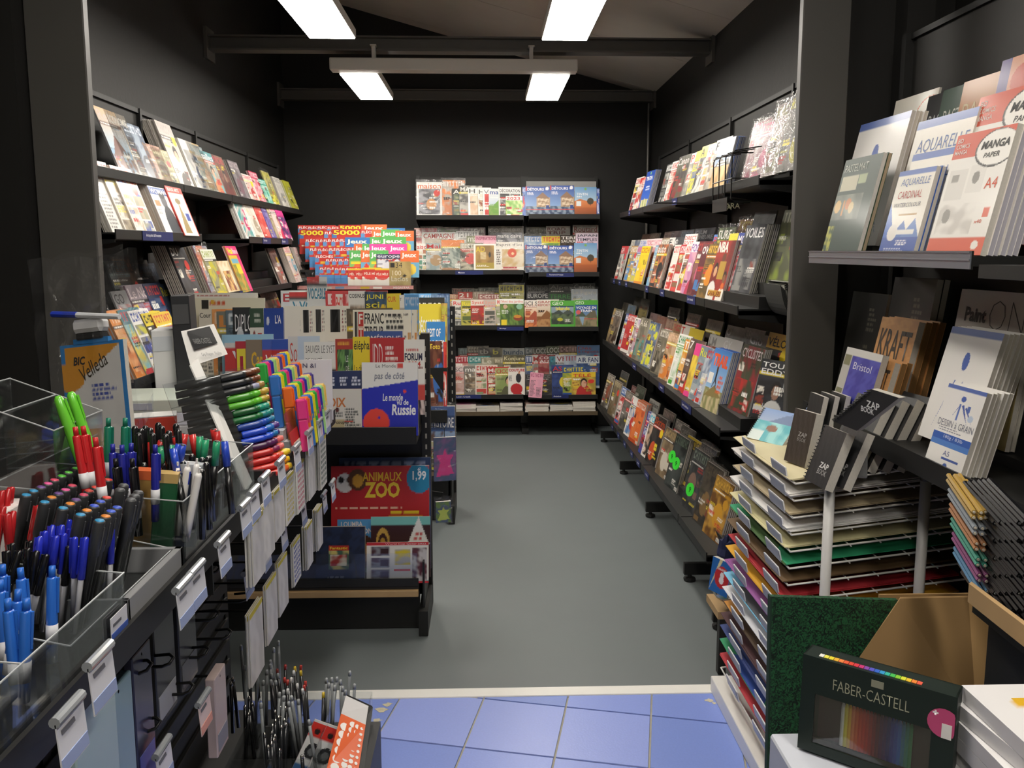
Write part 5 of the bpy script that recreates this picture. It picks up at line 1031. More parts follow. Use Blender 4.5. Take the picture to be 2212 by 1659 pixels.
tier(3, '''38 672 164 910 P|2a2a2a|puissance|eeebdf|V
160 675 256 910 1|2a2a2a|un|f0efe8|V
253 670 342 910 1|2a2a2a|un|f0efe8|V
338 670 505 910 1|2a2a2a|un|f0efe8|V
500 690 545 910 |8a7a5a|f|4a3f30 4a3f30 5a4e3c 3a3026
536 698 912 910 F|c8322c|franc|eeead8|V
906 698 962 910 N49|3a3836|x|eeead8 d8944a c8a878 d8944a|V
958 698 996 910 9|3a3836|x|eeead8 d8944a c8a878 d8944a|V''', 'right half, third tier, newspaper stand', t=.004, nx=30)
for o in [o for o in bpy.data.objects if o.name.startswith('magazine') and o.get('label', '').startswith('white') and 'right half, third' in o['label'] and ' first ' in o['label']]:
    lettering(o, 'PUISSANCE', .12, .02, .3, .05, '2a2826', .03, rot=(0, -math.pi/2, 0))
tier(4, '''100 155 800 350 N|5a5a56|newsbig|eceae4|Vn''', 'back tier, newspaper stand', crop=CJ, noun='newspaper', t=.004, bow=.006)
tier(4, '''165 205 872 350 N|8a3a34|newsb2|dfdcc8|Vn''', 'front of back tier, newspaper stand', crop=CJ, dy=-.012, noun='newspaper', t=.004)
tier(5, '''22 558 92 690 English|c83a44|t|e6e8ea 3a6ab0 8ab0d0 3a5aa8
85 570 138 690 VO|3a8aa8|vocable|f0efe8
132 570 212 690 VO|3a8aa8|vocable|f0efe8
208 460 350 690 VO|3a8aa8|vocable|f0efe8|bV
345 560 392 690 E|f0d8d8|t|c8343a e0b8b4 d8a8a0 c83a3a
388 560 476 690 P|d83a34|phos|c8322c|V
470 562 510 690 |f0d0d0|f|c83a40 c83a40 d86a64 b82a34
505 560 628 690 COSINUS|2a2a2c|b|e8e6e0 8a7a6a c8b8a4 c83a34|V
622 565 785 690 JUNI/sci|ece03a|f|24282a 24282a 3a5a7a 4ab0c8|V
782 580 885 690 CUR|e05a2a|t|ecd42e e8cc2a e8c83a e0622a|V
878 590 925 690 T|2a2a2a|t|eceae4 2c2c2c e0c42a 2a2a2a|V
905 585 1010 690 |c8d8e8|g|5a9ad0 c8b04a 8a6ab0 e0e0dc|V''', 'top tier, newspaper stand', t=.005, nx=18, nz=22)
# things on the base shelf of the newspaper stand
def single(crop, Y, line, label, cat, name, tilt=8, t=.006, zb_=.215, nx=34, nz=40):
    o = row_px(crop, Y, line, 'x', tilt=tilt, t=t, zbase=zb_, nx=nx, nz=nz)[0]; o.name = name; tag(o, label, cat); o.pop('group', None); return o
single(CK, IY+.2, '465 268 1148 1280 |8a9ac0|f|1f3560 1f3560 24406e 3a5a8a|V', 'dark blue display card behind the red zoo card', 'card', 'display_card')
single(CK, IY+.16, '405 330 1135 1280 A|e8b830|animaux|c8322c|V', 'red zoo collection card with panda, lion and round blue price', 'card', 'display_card', nx=48, nz=52, t=.01)
single(CK, IY+.10, '700 700 1142 1280 A|b02a3a|album|3a1a1c|V', 'dark red sticker album with gold emblem and white price diamond', 'album', 'sticker_album')
single(CK, IY+.035, '665 890 1128 1280 C|f4e8e8|cards|f0efe8|V', 'white and red card holding six football card packets', 'card', 'card_blister', tilt=10)
single(CK, IY+.05, '285 780 652 1280 F|f0d83a|darkbook|1f2a55|V', 'large navy comic book with a colourful picture in its middle', 'book', 'comic_book', tilt=10, t=.02)
g_ = MB().box(-1.33, -.3, IY+.008, IY+.011, .216, .36).build('acrylic_guard', ACRYL); tag(g_, 'clear acrylic guard along the base shelf of the newspaper stand', 'guard')
# second gondola behind, with children's magazines at its right end
I2 = 4.86
TI2 = [(I2+.055, .95), (I2+.13, 1.1)]
gondola("black stand for children's magazines behind the newspaper stand", -1.25, -.215, I2, I2+.33, 1.3, TI2, .34, .70)
row_px(CI, I2+.17, '''905 580 1168 800 |c8d4e0|g|6aa8dc e8e0d0 c83a5a 3a6ab0|V
1100 580 1232 800 |8aa0c0|f|2c4468 34507a 5a7a9a 8aa0b8|V''', "back row, children's stand", zbase=1.1, t=.006)
row_px(CI, I2+.135, '''943 608 1195 800 J|f4f4ec|junior|1a1a1a|V''', "dark, top row, children's stand", zbase=1.1, t=.02)
row_px(CI, I2+.06, '''1000 655 1192 860 D|f0f0e0|devouverte|ecc92e|V
1172 650 1215 860 |b8c83a|f|c8a05a d0a85a 8a6a3a d8d04a|V''', "yellow, second row, children's stand", zbase=.95, t=.02)
row_px(CI, I2+.035, '''1066 785 1200 1100 B|f4f4f0|blagues|3566b8|V''', "blue cartoon, front row, children's stand", zbase=.72, t=.01)
row_px(CI, I2+.015, '''1088 925 1192 1150 Toto|e8c83a|f|4a241c 54281e 7a4a34 3a6ab0|V
1186 930 1210 1150 |e04a3a|f|b82a24 b82a24 d8423a f0d8d0|V''', "low front row, children's stand", zbase=.66, t=.012)
row_px((600, 460, 3.3175), I2-.02, '''1095 1395 1270 1700 H|e8e8ec|heroes|1f2a55|bV''', "bagged blister pack, base of children's stand", zbase=.345, t=.05)
row_px((600, 920, 3.457), I2-.05, '''1140 120 1205 420 |e8d83a|g|c8c4b8 8a7a4a 4a4a44 e0d83a|bV''', "bagged slim packet, base of children's stand", zbase=.345, t=.02)
# bags hanging on hooks on the aisle side of the newspaper stand
for px, py, w_, h_, c1, c2, lb, Y in ((938, 1040, .1, .2, '8a5a8a', 'e83a8a', 'clear bag with a pink star toy hanging beside the newspaper stand', 3.62), (942, 1130, .07, .1, '6a8a3a', 'c8d85a', 'small clear bag with a green toy hanging beside the newspaper stand', 3.7)):
    p = on(px, py, Y=Y); o = leaf_mesh(('toybag', px), w_, h_, .012, [('n', 0, 0, 1, 1, c1, '4a5a7a', 1.2, px), ('tri', (.1, .1), (.5, .75), (.9, .15), c2), ('tri', (.1, .6), (.9, .6), (.5, .2), c2)], 16, 20)
    o = obj('toy_bag', o, None, p, (0, 0, math.radians(12))); sleeve(o, w_, h_, .012, 4); MB().tube([(w_/2, .01, h_), (w_/2, .01, h_+.04), (w_/2-.06, .02, h_+.05)], .002, 6).build('hook', BWIRE, o); tag(o, lb, 'toy')
# ------------------------------------------------------------------ puzzle magazine display
GY = 6.62
pr = tag(empty('puzzle_display', (-1.0, GY, 0)), 'black stand packed with colourful puzzle magazines by the back wall', 'rack')
gx0, gx1 = on(642, 600, Y=GY).x, on(893, 600, Y=GY).x; gz = on(760, 617, Y=GY).z
s = MB()
for k in range(6): s.box(gx0+1.0, gx1+1.0, .05*k, .32, gz-.02+.062*k, gz+.062*(k+1)-.062)
s.build('stepped_rack', BLACK, pr)
MB().box(gx0+1.0, gx1+1.0, .30, .32, 0, gz+.45).build('back_panel', BLACK, pr)
for x in (gx0, gx1-.03): MB().box(x+1.0, x+1.03, 0, .32, 0, gz-.02).build('side', BLACK, pr)
b_ = MB().box(gx0+1.0, gx1+1.0, -.008, -.003, gz-.03, gz+.0).build('price_strip', col_mat('d89a94', .5), pr)
for k in range(6): MB().box(gx0+1.1+.1*k, gx0+1.17+.1*k, -.0095, -.008, gz-.024, gz-.008).build('price_tag', col_mat(['e8b8a0', 'c8d0c0', '7a9ac0', 'e0a0a0', 'd8b83a', 'f0e8e0'][k], .5), pr)
lettering(b_, 'MEGASTAR', gx1+1.0-.16, gz-.024, .13, .016, 'f4ece8', .02, y=-.0098)
MB().box(gx0+1.0, gx1+1.0, -.02, -.017, gz, gz+.06).build('clear_front', ACRYL, pr)
SPECIAL.update({'fleche': [('bg', 'c8352c'), ('r', .0, .1, .4, .55, '4a86c0'), ('tri', (.4, .1), (.7, .6), (1, .1), 'e0b03a'), ('r', 0, .64, .2, .84, '5a94c8'), ('r', .75, .62, 1, .76, '4a86c0'), ('r', .3, .6, .8, .7, 'e0b83a'), ('r', .5, .02, 1, .12, 'e8d0c0'), ('r', .75, .3, 1, .5, 'd8c8b8')],
 'cinq': [('bg', 'b8302a'), ('r', 0, .45, 1, .75, 'c83a30'), ('r', 0, .62, .15, .8, '4a7ab8'), ('t', .1, .3, .9, .4, 'e8d0b0', 1, 2)],
 'jeux': [('bg', '5ab05a'), ('r', 0, 0, 1, .6, '8ac06a'), ('e', .5, .35, .3, .2, 'e0683a'), ('r', .1, .5, .9, .6, 'e8d83a')],
 'jeuxo': [('bg', 'e0703a'), ('r', 0, 0, 1, .55, '6aa8c8'), ('e', .6, .3, .25, .2, 'e8c84a'), ('e', .3, .4, .12, .12, 'd83a30')],
 'jeuxp': [('bg', 'e04aa0'), ('r', 0, 0, 1, .6, 'e8a84a'), ('e', .45, .3, .3, .2, 'd8dce8')],
 'jeuxb': [('bg', '3a7cc0'), ('r', 0, 0, 1, .6, '8ac0e0'), ('e', .5, .3, .3, .2, 'e8b85a')],
 'melo': [('bg', 'e8e0d4'), ('r', 0, .5, 1, .9, 'c83a30'), ('e', .5, .5, .4, .18, 'd8423a'), ('r', 0, .9, 1, 1, 'e8c83a')],
 'laclos': [('bg', 'a8925a'), ('n', 0, 0, 1, 1, 'a08a54', 'b49e66', 1, 3), ('r', .06, .75, .24, .95, '2a2622'), ('e', .7, .4, .08, .06, '2a2622'), ('e', .55, .3, .06, .05, '2a2622')]})
SPTXT.update({'fleche': [('FLÉCHÉS', .05, .84, .9, .13, 'f2ece6', .02)], 'cinq': [('5000', .05, .76, .9, .2, 'ecd83a', .03)], 'jeux': [('Jeux', .06, .7, .8, .22, 'f2f4ec', .03)], 'jeuxo': [('Jeux', .06, .7, .8, .22, 'f4ece4', .03)], 'jeuxp': [('Jeux', .06, .7, .8, .22, 'f6e4f0', .03)], 'jeuxb': [('Jeux', .06, .7, .8, .22, 'f4f2e0', .03)], 'melo': [('PÊLE MÊLE', .1, .6, .8, .16, 'f0d8c8', .02)], 'laclos': [('34', .3, .74, .3, .22, '2a2620', -.01), ('100', .15, .42, .4, .2, 'e4dcc4', -.01), ('Laclos', .1, .18, .75, .2, 'e4dcc4', -.01)]})
def prow(k, lines, where):
    zz = gz+.062*k; L = row_px((600, 460, 3.3175), GY+.012+.05*k, lines, where, tilt=4, t=.005, zbase=zz, wmin=.15, nx=12, nz=16, noun='puzzle magazine')
    for o in L: o.name = 'puzzle_magazine'; o['category'] = 'puzzle magazine'
F_, C_, J_, O_, P_, B_, M_ = 'F|f|fleche|c8322c', 'C|ecc92e|cinq|c8322c', 'J|f|jeux|4fa23c', 'J|f|jeuxo|e2762e', 'J|f|jeuxp|e78fb0', 'J|f|jeuxb|3566b8', 'M|f|melo|f0efe8'
prow(5, '150 88 220 300 %s\n218 90 285 300 %s\n285 88 358 300 %s\n356 92 442 300 %s\n440 85 606 300 %s|V\n604 82 784 300 %s|V\n782 108 900 300 %s' % (F_, F_, F_, F_, C_, O_, B_), 'sixth step, puzzle stand')
prow(4, '158 118 338 300 %s|V\n335 125 395 300 %s\n390 115 600 300 %s|V\n598 118 680 300 %s\n676 120 745 300 %s\n742 118 850 300 %s\n845 128 916 300 %s' % (C_, F_, C_, F_, O_, J_, O_), 'fifth step, puzzle stand')
prow(3, '200 180 275 400 %s\n272 182 330 400 %s\n328 180 392 400 %s\n388 180 450 400 %s\n448 178 490 400 %s\n486 175 668 400 %s|V\n664 172 740 400 %s\n738 172 922 400 %s|V' % (F_, F_, F_, F_, F_, B_, J_, J_), 'fourth step, puzzle stand')
prow(2, '230 245 290 450 %s\n288 248 370 450 %s\n368 245 420 450 %s\n418 245 480 450 %s\n498 245 560 450 %s\n550 222 612 450 %s\n610 222 664 450 %s\n660 222 800 450 %s|V\n798 222 928 450 %s|V' % (F_, F_, F_, F_, F_, O_, J_, P_, P_), 'third step, puzzle stand')
prow(1, '270 295 345 480 %s\n343 325 395 480 %s\n392 325 440 480 %s\n438 325 480 480 %s\n478 322 520 480 %s\n516 268 600 480 %s\n598 268 668 480 %s\n662 268 716 480 %s\n708 295 884 480 europe|d8d8e4|f|2a304a 2a304a 4a4e6a d8d8e0|V\n880 270 935 480 %s' % (F_, F_, F_, F_, F_, J_, O_, J_, O_), 'second step, puzzle stand')
prow(0, '300 385 355 515 %s\n352 385 410 515 %s\n408 388 460 515 %s\n456 390 505 515 %s\n503 398 555 515 %s\n552 398 612 515 %s\n606 392 700 515 %s\n698 398 802 515 %s|V\n800 348 955 515 L|e4dcc4|laclos|8a8638|V' % (F_, F_, F_, F_, M_, M_, M_, M_), 'first step, puzzle stand')
# ------------------------------------------------------------------ pen counter on the left
CXF, CZ = -.50, 1.12
ct = tag(empty('pen_counter', (-.8, 1.6, 0)), 'black shop gondola on the left carrying pens above and hanging stationery below', 'counter')
MB().box(-.2, .3, -1.2, 1.08, CZ-.03, CZ).box(.296, .303, -1.2, 1.08, CZ-.034, CZ+.012).build('top_shelf', BLACK, ct)
MB().box(-.08, -.06, -1.2, 1.0, .1, CZ-.03).build('back_panel', BLACK, ct)
for k in range(12): MB().box(-.06, -.048, -1.2, 1.0, .2+.07*k, .245+.07*k, bev=.002).build('slat', mat('dark_slat', '242423', .5), ct)
MB().box(-.2, .12, -1.2, 1.0, .1, .13).box(.11, .122, -1.2, 1.0, .06, .15).build('base_shelf', BLACK, ct)
MB().box(-.2, .08, -1.2, 1.0, 0, .1).build('plinth', BLACK, ct)
for y in (-1.2, -.1, .99): MB().box(-.1, -.055, y, y+.03, 0, CZ-.03).box(-.1, .28, y+.012, y+.018, CZ-.12, CZ-.03).build('upright', BLACK, ct)
# ---- pens
def axis_frame(top, bot):
    d = (Vector(bot)-Vector(top)); return Vector(top), d.normalized(), d.length
def rod(top, d, segs, n=8, mi=0):           # profile [(distance, radius)...] along d from top
    return MB().tube([top+d*s for s, _ in segs], [r for _, r in segs], n, mi)
def pen(kind, top, lean, L, color, label, group=None):
    top = Vector(top); d = Vector((lean[0], lean[1], -1)).normalized()
    side = d.cross(Vector((0, 1, 0))).normalized()
    loc = lambda mb: mb
    def part(nm, segs, m, par, n=8): return rod(Vector((0, 0, 0)), d, segs, n).build(nm, m, par, True)
    if kind == 'twin':
        o = part('marker_pen', [(0, .007), (.002, .0078), (.05, .0082), (.052, .0068), (L, .0068)], col_mat('3a3b3d', .4), None, 10)
        part('end_disc', [(-.0008, .006), (.0006, .006)], col_mat(color, .4), o, 12); cat = 'marker'
        rod(side*.0082, d, [(.008, .0012), (.04, .0012)], 5).build('clip', col_mat('4c4d50', .3), o)
    elif kind == 'bic':
        o = part('ballpoint_pen', [(.03, .0038), (L, .0038)], mat('clear_barrel', 'b8b8bc', .2, coat=.6), None, 6)
        part('cap', [(-.002, .0022), (0, .0042), (.02, .005), (.055, .0054), (.056, .0045)], col_mat(color, .25, .5), o); rod(-side*.0056, d, [(.0, .002), (.05, .0016)], 5).build('clip', col_mat(color, .25, .5), o); cat = 'pen'
    elif kind == 'click':
        o = part('click_pen', [(.014, .0055), (.016, .0065), (.09, .007), (L, .0066)], col_mat(color, .25, .5), None, 10)
        part('button', [(0, .004), (.014, .0042)], col_mat(color, .3), o); rod(side*.0075, d, [(.015, .0022), (.06, .0018)], 5).build('clip', col_mat(color, .2, .6), o)
        part('barcode_sleeve', [(.075, .0073), (.1, .0073)], col_mat('d8d8dc', .4), o, 10); cat = 'pen'
    elif kind == 'fat':
        o = part('text_marker', [(0, .004), (.006, .0075), (.03, .009), (.09, .0105), (L, .0105)], col_mat(color, .25, .5), None, 10)
        rod(side*.0102, d, [(.008, .0025), (.05, .002)], 5).build('clip', col_mat(color, .2, .6), o); cat = 'marker'
    elif kind == 'black':
        o = part('felt_pen', [(0, .004), (.004, .0062), (.06, .0066), (L, .0064)], col_mat('141416', .2, .6), None, 8)
        part('end_plug', [(-.001, .0025), (.001, .0025)], col_mat(color, .4), o, 8); cat = 'pen'
    elif kind == 'cap':
        o = part('capped_pen', [(.045, .0062), (L, .0062)], col_mat('1c1c1e', .25, .5), None, 8)
        part('cap', [(0, .0062), (.02, .0068), (.045, .0068)], col_mat(color, .3, .4), o, 10); part('cap_hole', [(-.0006, .0042), (.0004, .0042)], col_mat('22262a', .5), o, 8); cat = 'pen'
    elif kind == 'four':
        o = part('four_colour_pen', [(.006, .004), (.012, .0062), (.09, .0066), (L, .0064)], col_mat('ece9e6', .25, .5), None, 10)
        rod(side*0, d, [(-.004, .0018), (.008, .0025)], 6).build('button', col_mat('ece9e6', .3), o)
        for q, c in enumerate(color.split()): a = q*1.1-.9; v = side*math.cos(a)+d.cross(side)*math.sin(a); rod(v*.0058, d, [(.013, .0018), (.036, .0018)], 5).build('slider', col_mat(c, .3), o)
        cat = 'pen'
    elif kind == 'slim':
        o = part('slim_pen', [(.012, .0042), (L, .0042)], col_mat('2a2a2c' if color != 'clear' else '8a8e90', .25, .4), None, 7)
        part('end_cap', [(0, .0032), (.003, .0042), (.014, .0044)], col_mat('a8acae' if color == 'clear' else color, .25, .3), o, 7); cat = 'pen'
    elif kind == 'chrome':
        o = part('dark_pen', [(.008, .0045), (L, .0052)], col_mat('202226', .2, .6), None, 7)
        part('metal_tip', [(0, .002), (.004, .0042), (.012, .0046)], mat('chrome', 'd8d4cc', .12, metal=1), o, 7); cat = 'pen'
    o.location = top; tag(o, label, cat, group); return o
def pens(kind, crop, pts, z, lean, L, lab, group, jit=.03):
    """pts: photo positions of the pen tops at height z; colour name follows each"""
    r = random.Random(len(pts)*7+int(z*100)); n = {}; tot = {}
    for q in pts.split(';'):
        v = q.split(); x, y = crop[0]+float(v[0])/crop[2], crop[1]+float(v[1])/crop[2]; c = v[2] if len(v) > 2 else '1c1c1e'; nm = ' '.join(v[3:]) if len(v) > 3 else cname(c.split('+')[0] if c != 'clear' else 'a8acae')
        p = on(x, y, Z=z); k = n.get(nm, 0); n[nm] = k+1
        pen(kind, p, (lean[0]+r.uniform(-jit, jit), lean[1]+r.uniform(-jit, jit)), L, c.replace('+', ' '), '%s %s, %s of its colour %s' % (nm, lab[0], ORD[k] if k < 20 else ORD[k-20].replace('first', 'one')+' past twentieth', lab[1]), group)
CP = (0, 980, 3.771); CQ = (0, 640, 3.95)
G_, PK, PU, LBL, TE, RE_, OR, BL = '62c84a', 'd84a6a', '6a4a8a', '3a96c8', '3a8a6a', 'd8483e', 'e08a3a', '3a5ac8'
pens('twin', CP, ';'.join('%s %s' % (a, b) for a, b in (('620 120', G_), ('560 152', G_), ('505 182', G_), ('445 214', PK), ('392 243', 'e05a9a'), ('337 272', PU), ('275 303', LBL), ('215 336', LBL), ('740 168', TE), ('693 198', TE), ('882 212', RE_), ('829 246', RE_), ('781 274', RE_), ('727 304', RE_), ('683 336', PK), ('620 375', PU), ('573 408', OR), ('515 443', LBL),
    ('590 260', PK), ('535 294', 'e05a9a'), ('478 324', PU), ('422 356', OR), ('365 394', LBL), ('870 358', RE_), ('820 390', BL), ('768 425', BL), ('708 462', OR), ('657 497', LBL), ('955 438', BL), ('905 470', BL), ('862 510', OR), ('812 545', LBL), ('1010 255', '55575a'), ('980 290', '55575a'), ('1130 310', '55575a'), ('1100 340', '55575a'), ('1070 372', '55575a'))),
    1.285, (-.26, -.02), .155, ('dotted twin marker', 'in the near rows, from the back'), 'grey twin markers with coloured ends', .012)
pens('bic', CP, ';'.join('%s 2a35c0' % a for a in ('565 545', '430 590', '370 640', '325 685', '590 620', '650 600', '795 580', '912 575', '700 690', '505 590', '525 660', '460 680', '610 690')), 1.262, (-.12, -.1), .13, ('capped ballpoint', 'in the near acrylic bin, from the back'), 'blue capped ballpoints', .16)
pens('bic', CP, ';'.join('%s b8262a' % a for a in ('100 280', '70 295', '20 310', '30 440', '110 475', '312 430', '-10 500', '60 500', '-30 350')), 1.275, (-.08, -.1), .13, ('capped ballpoint', 'at the left edge, from the back'), 'red capped ballpoints', .14)
pens('bic', CP, ';'.join('%s 141416' % a for a in ('600 700', '560 760', '640 760', '230 780', '160 800', '300 800', '100 740', '250 720', '380 830', '60 800')), 1.245, (-.15, -.1), .12, ('capped ballpoint', 'in the near acrylic bin, from the back'), 'black capped ballpoints', .14)
pens('click', CP, ';'.join('%s 2f6fd0' % a for a in ('20 905', '165 930', '425 915', '150 1105', '0 1030', '215 1180', '60 1180', '-40 960')), 1.25, (-.02, -.08), .125, ('click pen', 'in the nearest compartment, from the back'), 'light blue click pens', .09)
pens('fat', CQ, '490 850 6fce3a bright green;600 815 6fce3a bright green', 1.41, (.28, .0), .14, ('text marker', 'standing tall by the whiteboard'), 'bright green markers')
pens('click', CQ, '640 1115 c82a2e;708 1108 c82a2e;812 1205 c82a2e', 1.37, (.1, -.02), .14, ('click pen', 'behind the twin markers'), 'red click pens')
pens('click', CQ, '925 1040 1f7a62 teal;1068 1040 1f7a62 teal', 1.37, (-.1, 0), .14, ('click pen', 'in front of the whiteboard bag'), 'teal click pens')
pens('click', CQ, '960 1262 2a2f9a;1040 1270 2a2f9a;1120 1255 2a2f9a;1325 1268 2a2f9a', 1.33, (-.05, 0), .13, ('click pen', 'in the middle compartment'), 'dark blue click pens')
pens('click', CQ, '985 1385 16161a;1125 1385 16161a', 1.31, (.05, 0), .13, ('glossy click pen', 'in front of the dark blue pens'), 'black click pens')
pens('black', CQ, ';'.join('%s %s' % (a, c) for a, c in zip(('1150 1110', '1240 1108', '1280 1125', '1350 1080', '1380 1110', '1440 1150', '1500 1090', '1520 1135', '1200 1130', '1300 1170', '1410 1180', '1180 1170'), ['3a3a3c']*12)), 1.33, (0, -.05), .14, ('felt pen', 'in front of the red box'), 'black felt pens behind', .06)
pens('cap', CQ, '1290 1245 c8302e;1380 1235 c8302e;1490 1200 c8302e;1580 1175 c8302e;1640 1180 c8302e;1820 1135 c8302e;1850 1150 c8302e;1365 1280 2fa070 green;1465 1265 2fa070 green;1705 1195 2fa070 green;1755 1222 2fa070 green;1850 1240 2fa070 green;1530 1262 2a4ac0;1475 1300 2a4ac0;1560 1270 2a4ac0;1915 1238 2a4ac0', 1.31, (-.05, -.05), .13, ('capped felt pen', 'below the tilted pen display'), 'black felt pens with coloured caps', .3)
pens('black', CQ, ';'.join('%s d8d8d4 black' % a for a in ('1410 1360', '1480 1335', '1545 1340', '1400 1420', '1470 1410', '1560 1410', '1725 1380', '1775 1370', '1760 1420', '1720 1480', '1640 1350', '1330 1400', '1230 1425')), 1.28, (0, -.02), .12, ('felt pen', 'around the white pens, from the left'), 'black felt pens with pale plugs', .04)
pens('four', CQ, '1515 1432 c82a3a+ece9e6 white;1605 1428 2f8a5a+2a3fae white;1680 1402 2a3fae+2f6a4a white;1702 1480 ece9e6 white', 1.285, (-.16, 0), .13, ('four-colour pen', 'in the acrylic bin'), 'white four-colour pens', .1)
# ---- acrylic bins
RIM = mat('acrylic_edge', 'b4b8ba', .3)
def panel_bin(name, label, x0, x1, y0, y1, z0, zf, zb_, divx=(), divy=()):
    o = tag(empty(name, ((x0+x1)/2, (y0+y1)/2, z0)), label, 'pen holder'); c = o.location; T = .002
    def wall(quad, n):
        q = [Vector(p)-c for p in quad]; MB().slab(q, n, T).build('wall', ACRYL, o)
        MB().tube([q[2], q[3]], .0012, 5).build('rim', RIM, o)
    wall([(x1, y0, z0), (x1, y1, z0), (x1, y1, zf), (x1, y0, zf)], (-1, 0, 0)); wall([(x0, y0, z0), (x0, y1, z0), (x0, y1, zb_), (x0, y0, zb_)], (1, 0, 0))
    for y in [y0]+list(divy)+[y1-T]: wall([(x0, y, z0), (x1, y, z0), (x1, y, zf), (x0, y, zb_)], (0, 1, 0))
    for x in divx: wall([(x, y0, z0), (x, y1, z0), (x, y1, (zf+zb_)/2), (x, y0, (zf+zb_)/2)], (1, 0, 0))
    MB().box(x0-c.x, x1-c.x, y0-c.y, y1-c.y, 0, .003).build('floor_plate', ACRYL, o)
    return o
panel_bin('pen_bin', 'large clear acrylic pen bin at the near left corner', -.80, -.505, .60, 1.115, CZ+.001, 1.205, 1.235, (-.66,), (.86,))
panel_bin('pen_bin', 'clear acrylic bin holding pencil boxes and white four-colour pens', -.82, -.505, 1.345, 1.76, CZ+.001, 1.235, 1.265, (-.66,), (1.5, 1.63))
panel_bin('pen_bin', 'tall empty clear acrylic pen holder at the far left', -.86, -.70, 1.33, 1.5, CZ+.001, 1.36, 1.42, (-.78,), ())
o = panel_bin('pen_bin', 'clear acrylic rack holding the dotted twin markers', -.78, -.52, .99, 1.33, CZ+.001, 1.16, 1.22, (), ())
tr_ = tag(empty('pen_tray', (-.57, 1.23, CZ+.001)), 'low clear tray with a grey rim beside the twin markers', 'tray')
MB().box(-.06, .065, -.105, .1, 0, .003).build('floor_plate', ACRYL, tr_)
for a in ((.055, .066, -.11, .1), (-.06, .066, .09, .1), (-.06, .066, -.11, -.104)): MB().box(*a, 0, .042, bev=.001).build('wall', mat('grey_tray', '8f9092', .35), tr_)
o = obj('price_label', MB().box(0, .05, -.001, 0, 0, .032).mesh('price_label', col_mat('d8d8de', .4)), None, (-.5025, 1.06, 1.13), (0, 0, math.pi/2)); MB().box(.0, .05, -.0015, -.001, 0, .01).build('blue_band', col_mat('3a5ab0', .4), o); MB().box(.006, .03, -.0016, -.001, .018, .022).build('small_print', col_mat('5a5a60', .5), o); tag(o, 'small white and blue price label on the near pen bin', 'label')
# pencil boxes in the bin
for x, y, c1, c2, lb in ((-.56, 1.38, '1f5a38', 'c8a86a', 'green pencil box with light wood edge in the acrylic bin'), (-.60, 1.40, 'b08a4a', 'd8683a', 'wood coloured pencil box with orange top in the acrylic bin'), (-.54, 1.44, '2c3a5c', 'c0c4c8', 'clear lead case with dark filling in the acrylic bin')):
    o = MB().box(-.018, .018, -.012, .012, 0, .15, bev=.002).build('pencil_box', col_mat(c1, .4)); o.location = (x, y, CZ+.005); o.rotation_euler = (0, .12, .2); MB().box(-.0185, .0185, -.0125, .0125, .135, .151).build('lid', col_mat(c2, .4), o); tag(o, lb, 'box')
# ---- whiteboard set in a clear bag
def wp(px, py, Y=1.74): return on(px, py, Y=Y)
bagp = wp(205, 1000); o = leaf_mesh(('slate',), .155, .25, .012, [('bg', '2f86d0'), ('r', .07, .03, .93, .97, 'e4e2e0'), ('tri', (.07, .97), (.93, .97), (.07, .6), 'e09a2e'), ('e', .1, .72, .25, .12, 'e09a2e'), ('t', .45, .5, .85, .66, '4a5ab0', 4, 3), ('r', .22, .05, .55, .28, 'e09a2e'), ('e', .4, .16, .1, .06, '8a6a3a'), ('e', .75, .2, .12, .1, 'f0ece8')], 30, 40, col_mat('2f86d0', .4) and PRINT)
sl = obj('whiteboard_set', o, None, (bagp.x-.05, bagp.y, 1.20), (math.radians(-6), math.radians(-7), math.radians(-14))); tag(sl, 'blue framed whiteboard set with eraser in a clear bag', 'whiteboard')
lettering(sl, 'BIC', .03, .205, .03, .018, '2a2a2a', .03, .2); lettering(sl, 'Velleda', .055, .17, .07, .03, '3a3226', .0, .35, rot=(0, -.5, 0))
MB().box(.045, .11, -.006, .016, .258, .272, bev=.003).build('eraser_felt', col_mat('1c1c1e', .8), sl); MB().box(.04, .115, -.012, .02, .272, .3, bev=.008).build('eraser_body', col_mat('e6e6e8', .4), sl); MB().box(.035, .12, -.001, .01, .249, .26).build('handle', col_mat('2f86d0', .4), sl)
MB().tube([(.16, -.01, .296), (.06, -.012, .31)], .006, 8).build('marker', col_mat('e4e6ea', .3), sl); MB().tube([(.06, -.012, .31), (.0, -.012, .318)], .0068, 8).build('marker_cap', col_mat('2a3fae', .3), sl)
mb = MB(); r = random.Random(3); nx, nz = 8, 12
for y0 in (-.02, .03):
    b = len(mb.v)
    for k in range(nz+1):
        for i in range(nx+1): mb.v.append((-.04+.23*i/nx, y0+r.uniform(-.006, .006), -.02+.46*k/nz+(r.uniform(-.008, .008) if k == nz else 0)))
    for k in range(nz):
        for i in range(nx): mb.f.append((b+k*(nx+1)+i, b+k*(nx+1)+i+1, b+(k+1)*(nx+1)+i+1, b+(k+1)*(nx+1)+i)); mb.m.append(0)
mb.build('clear_bag', FILM, sl)
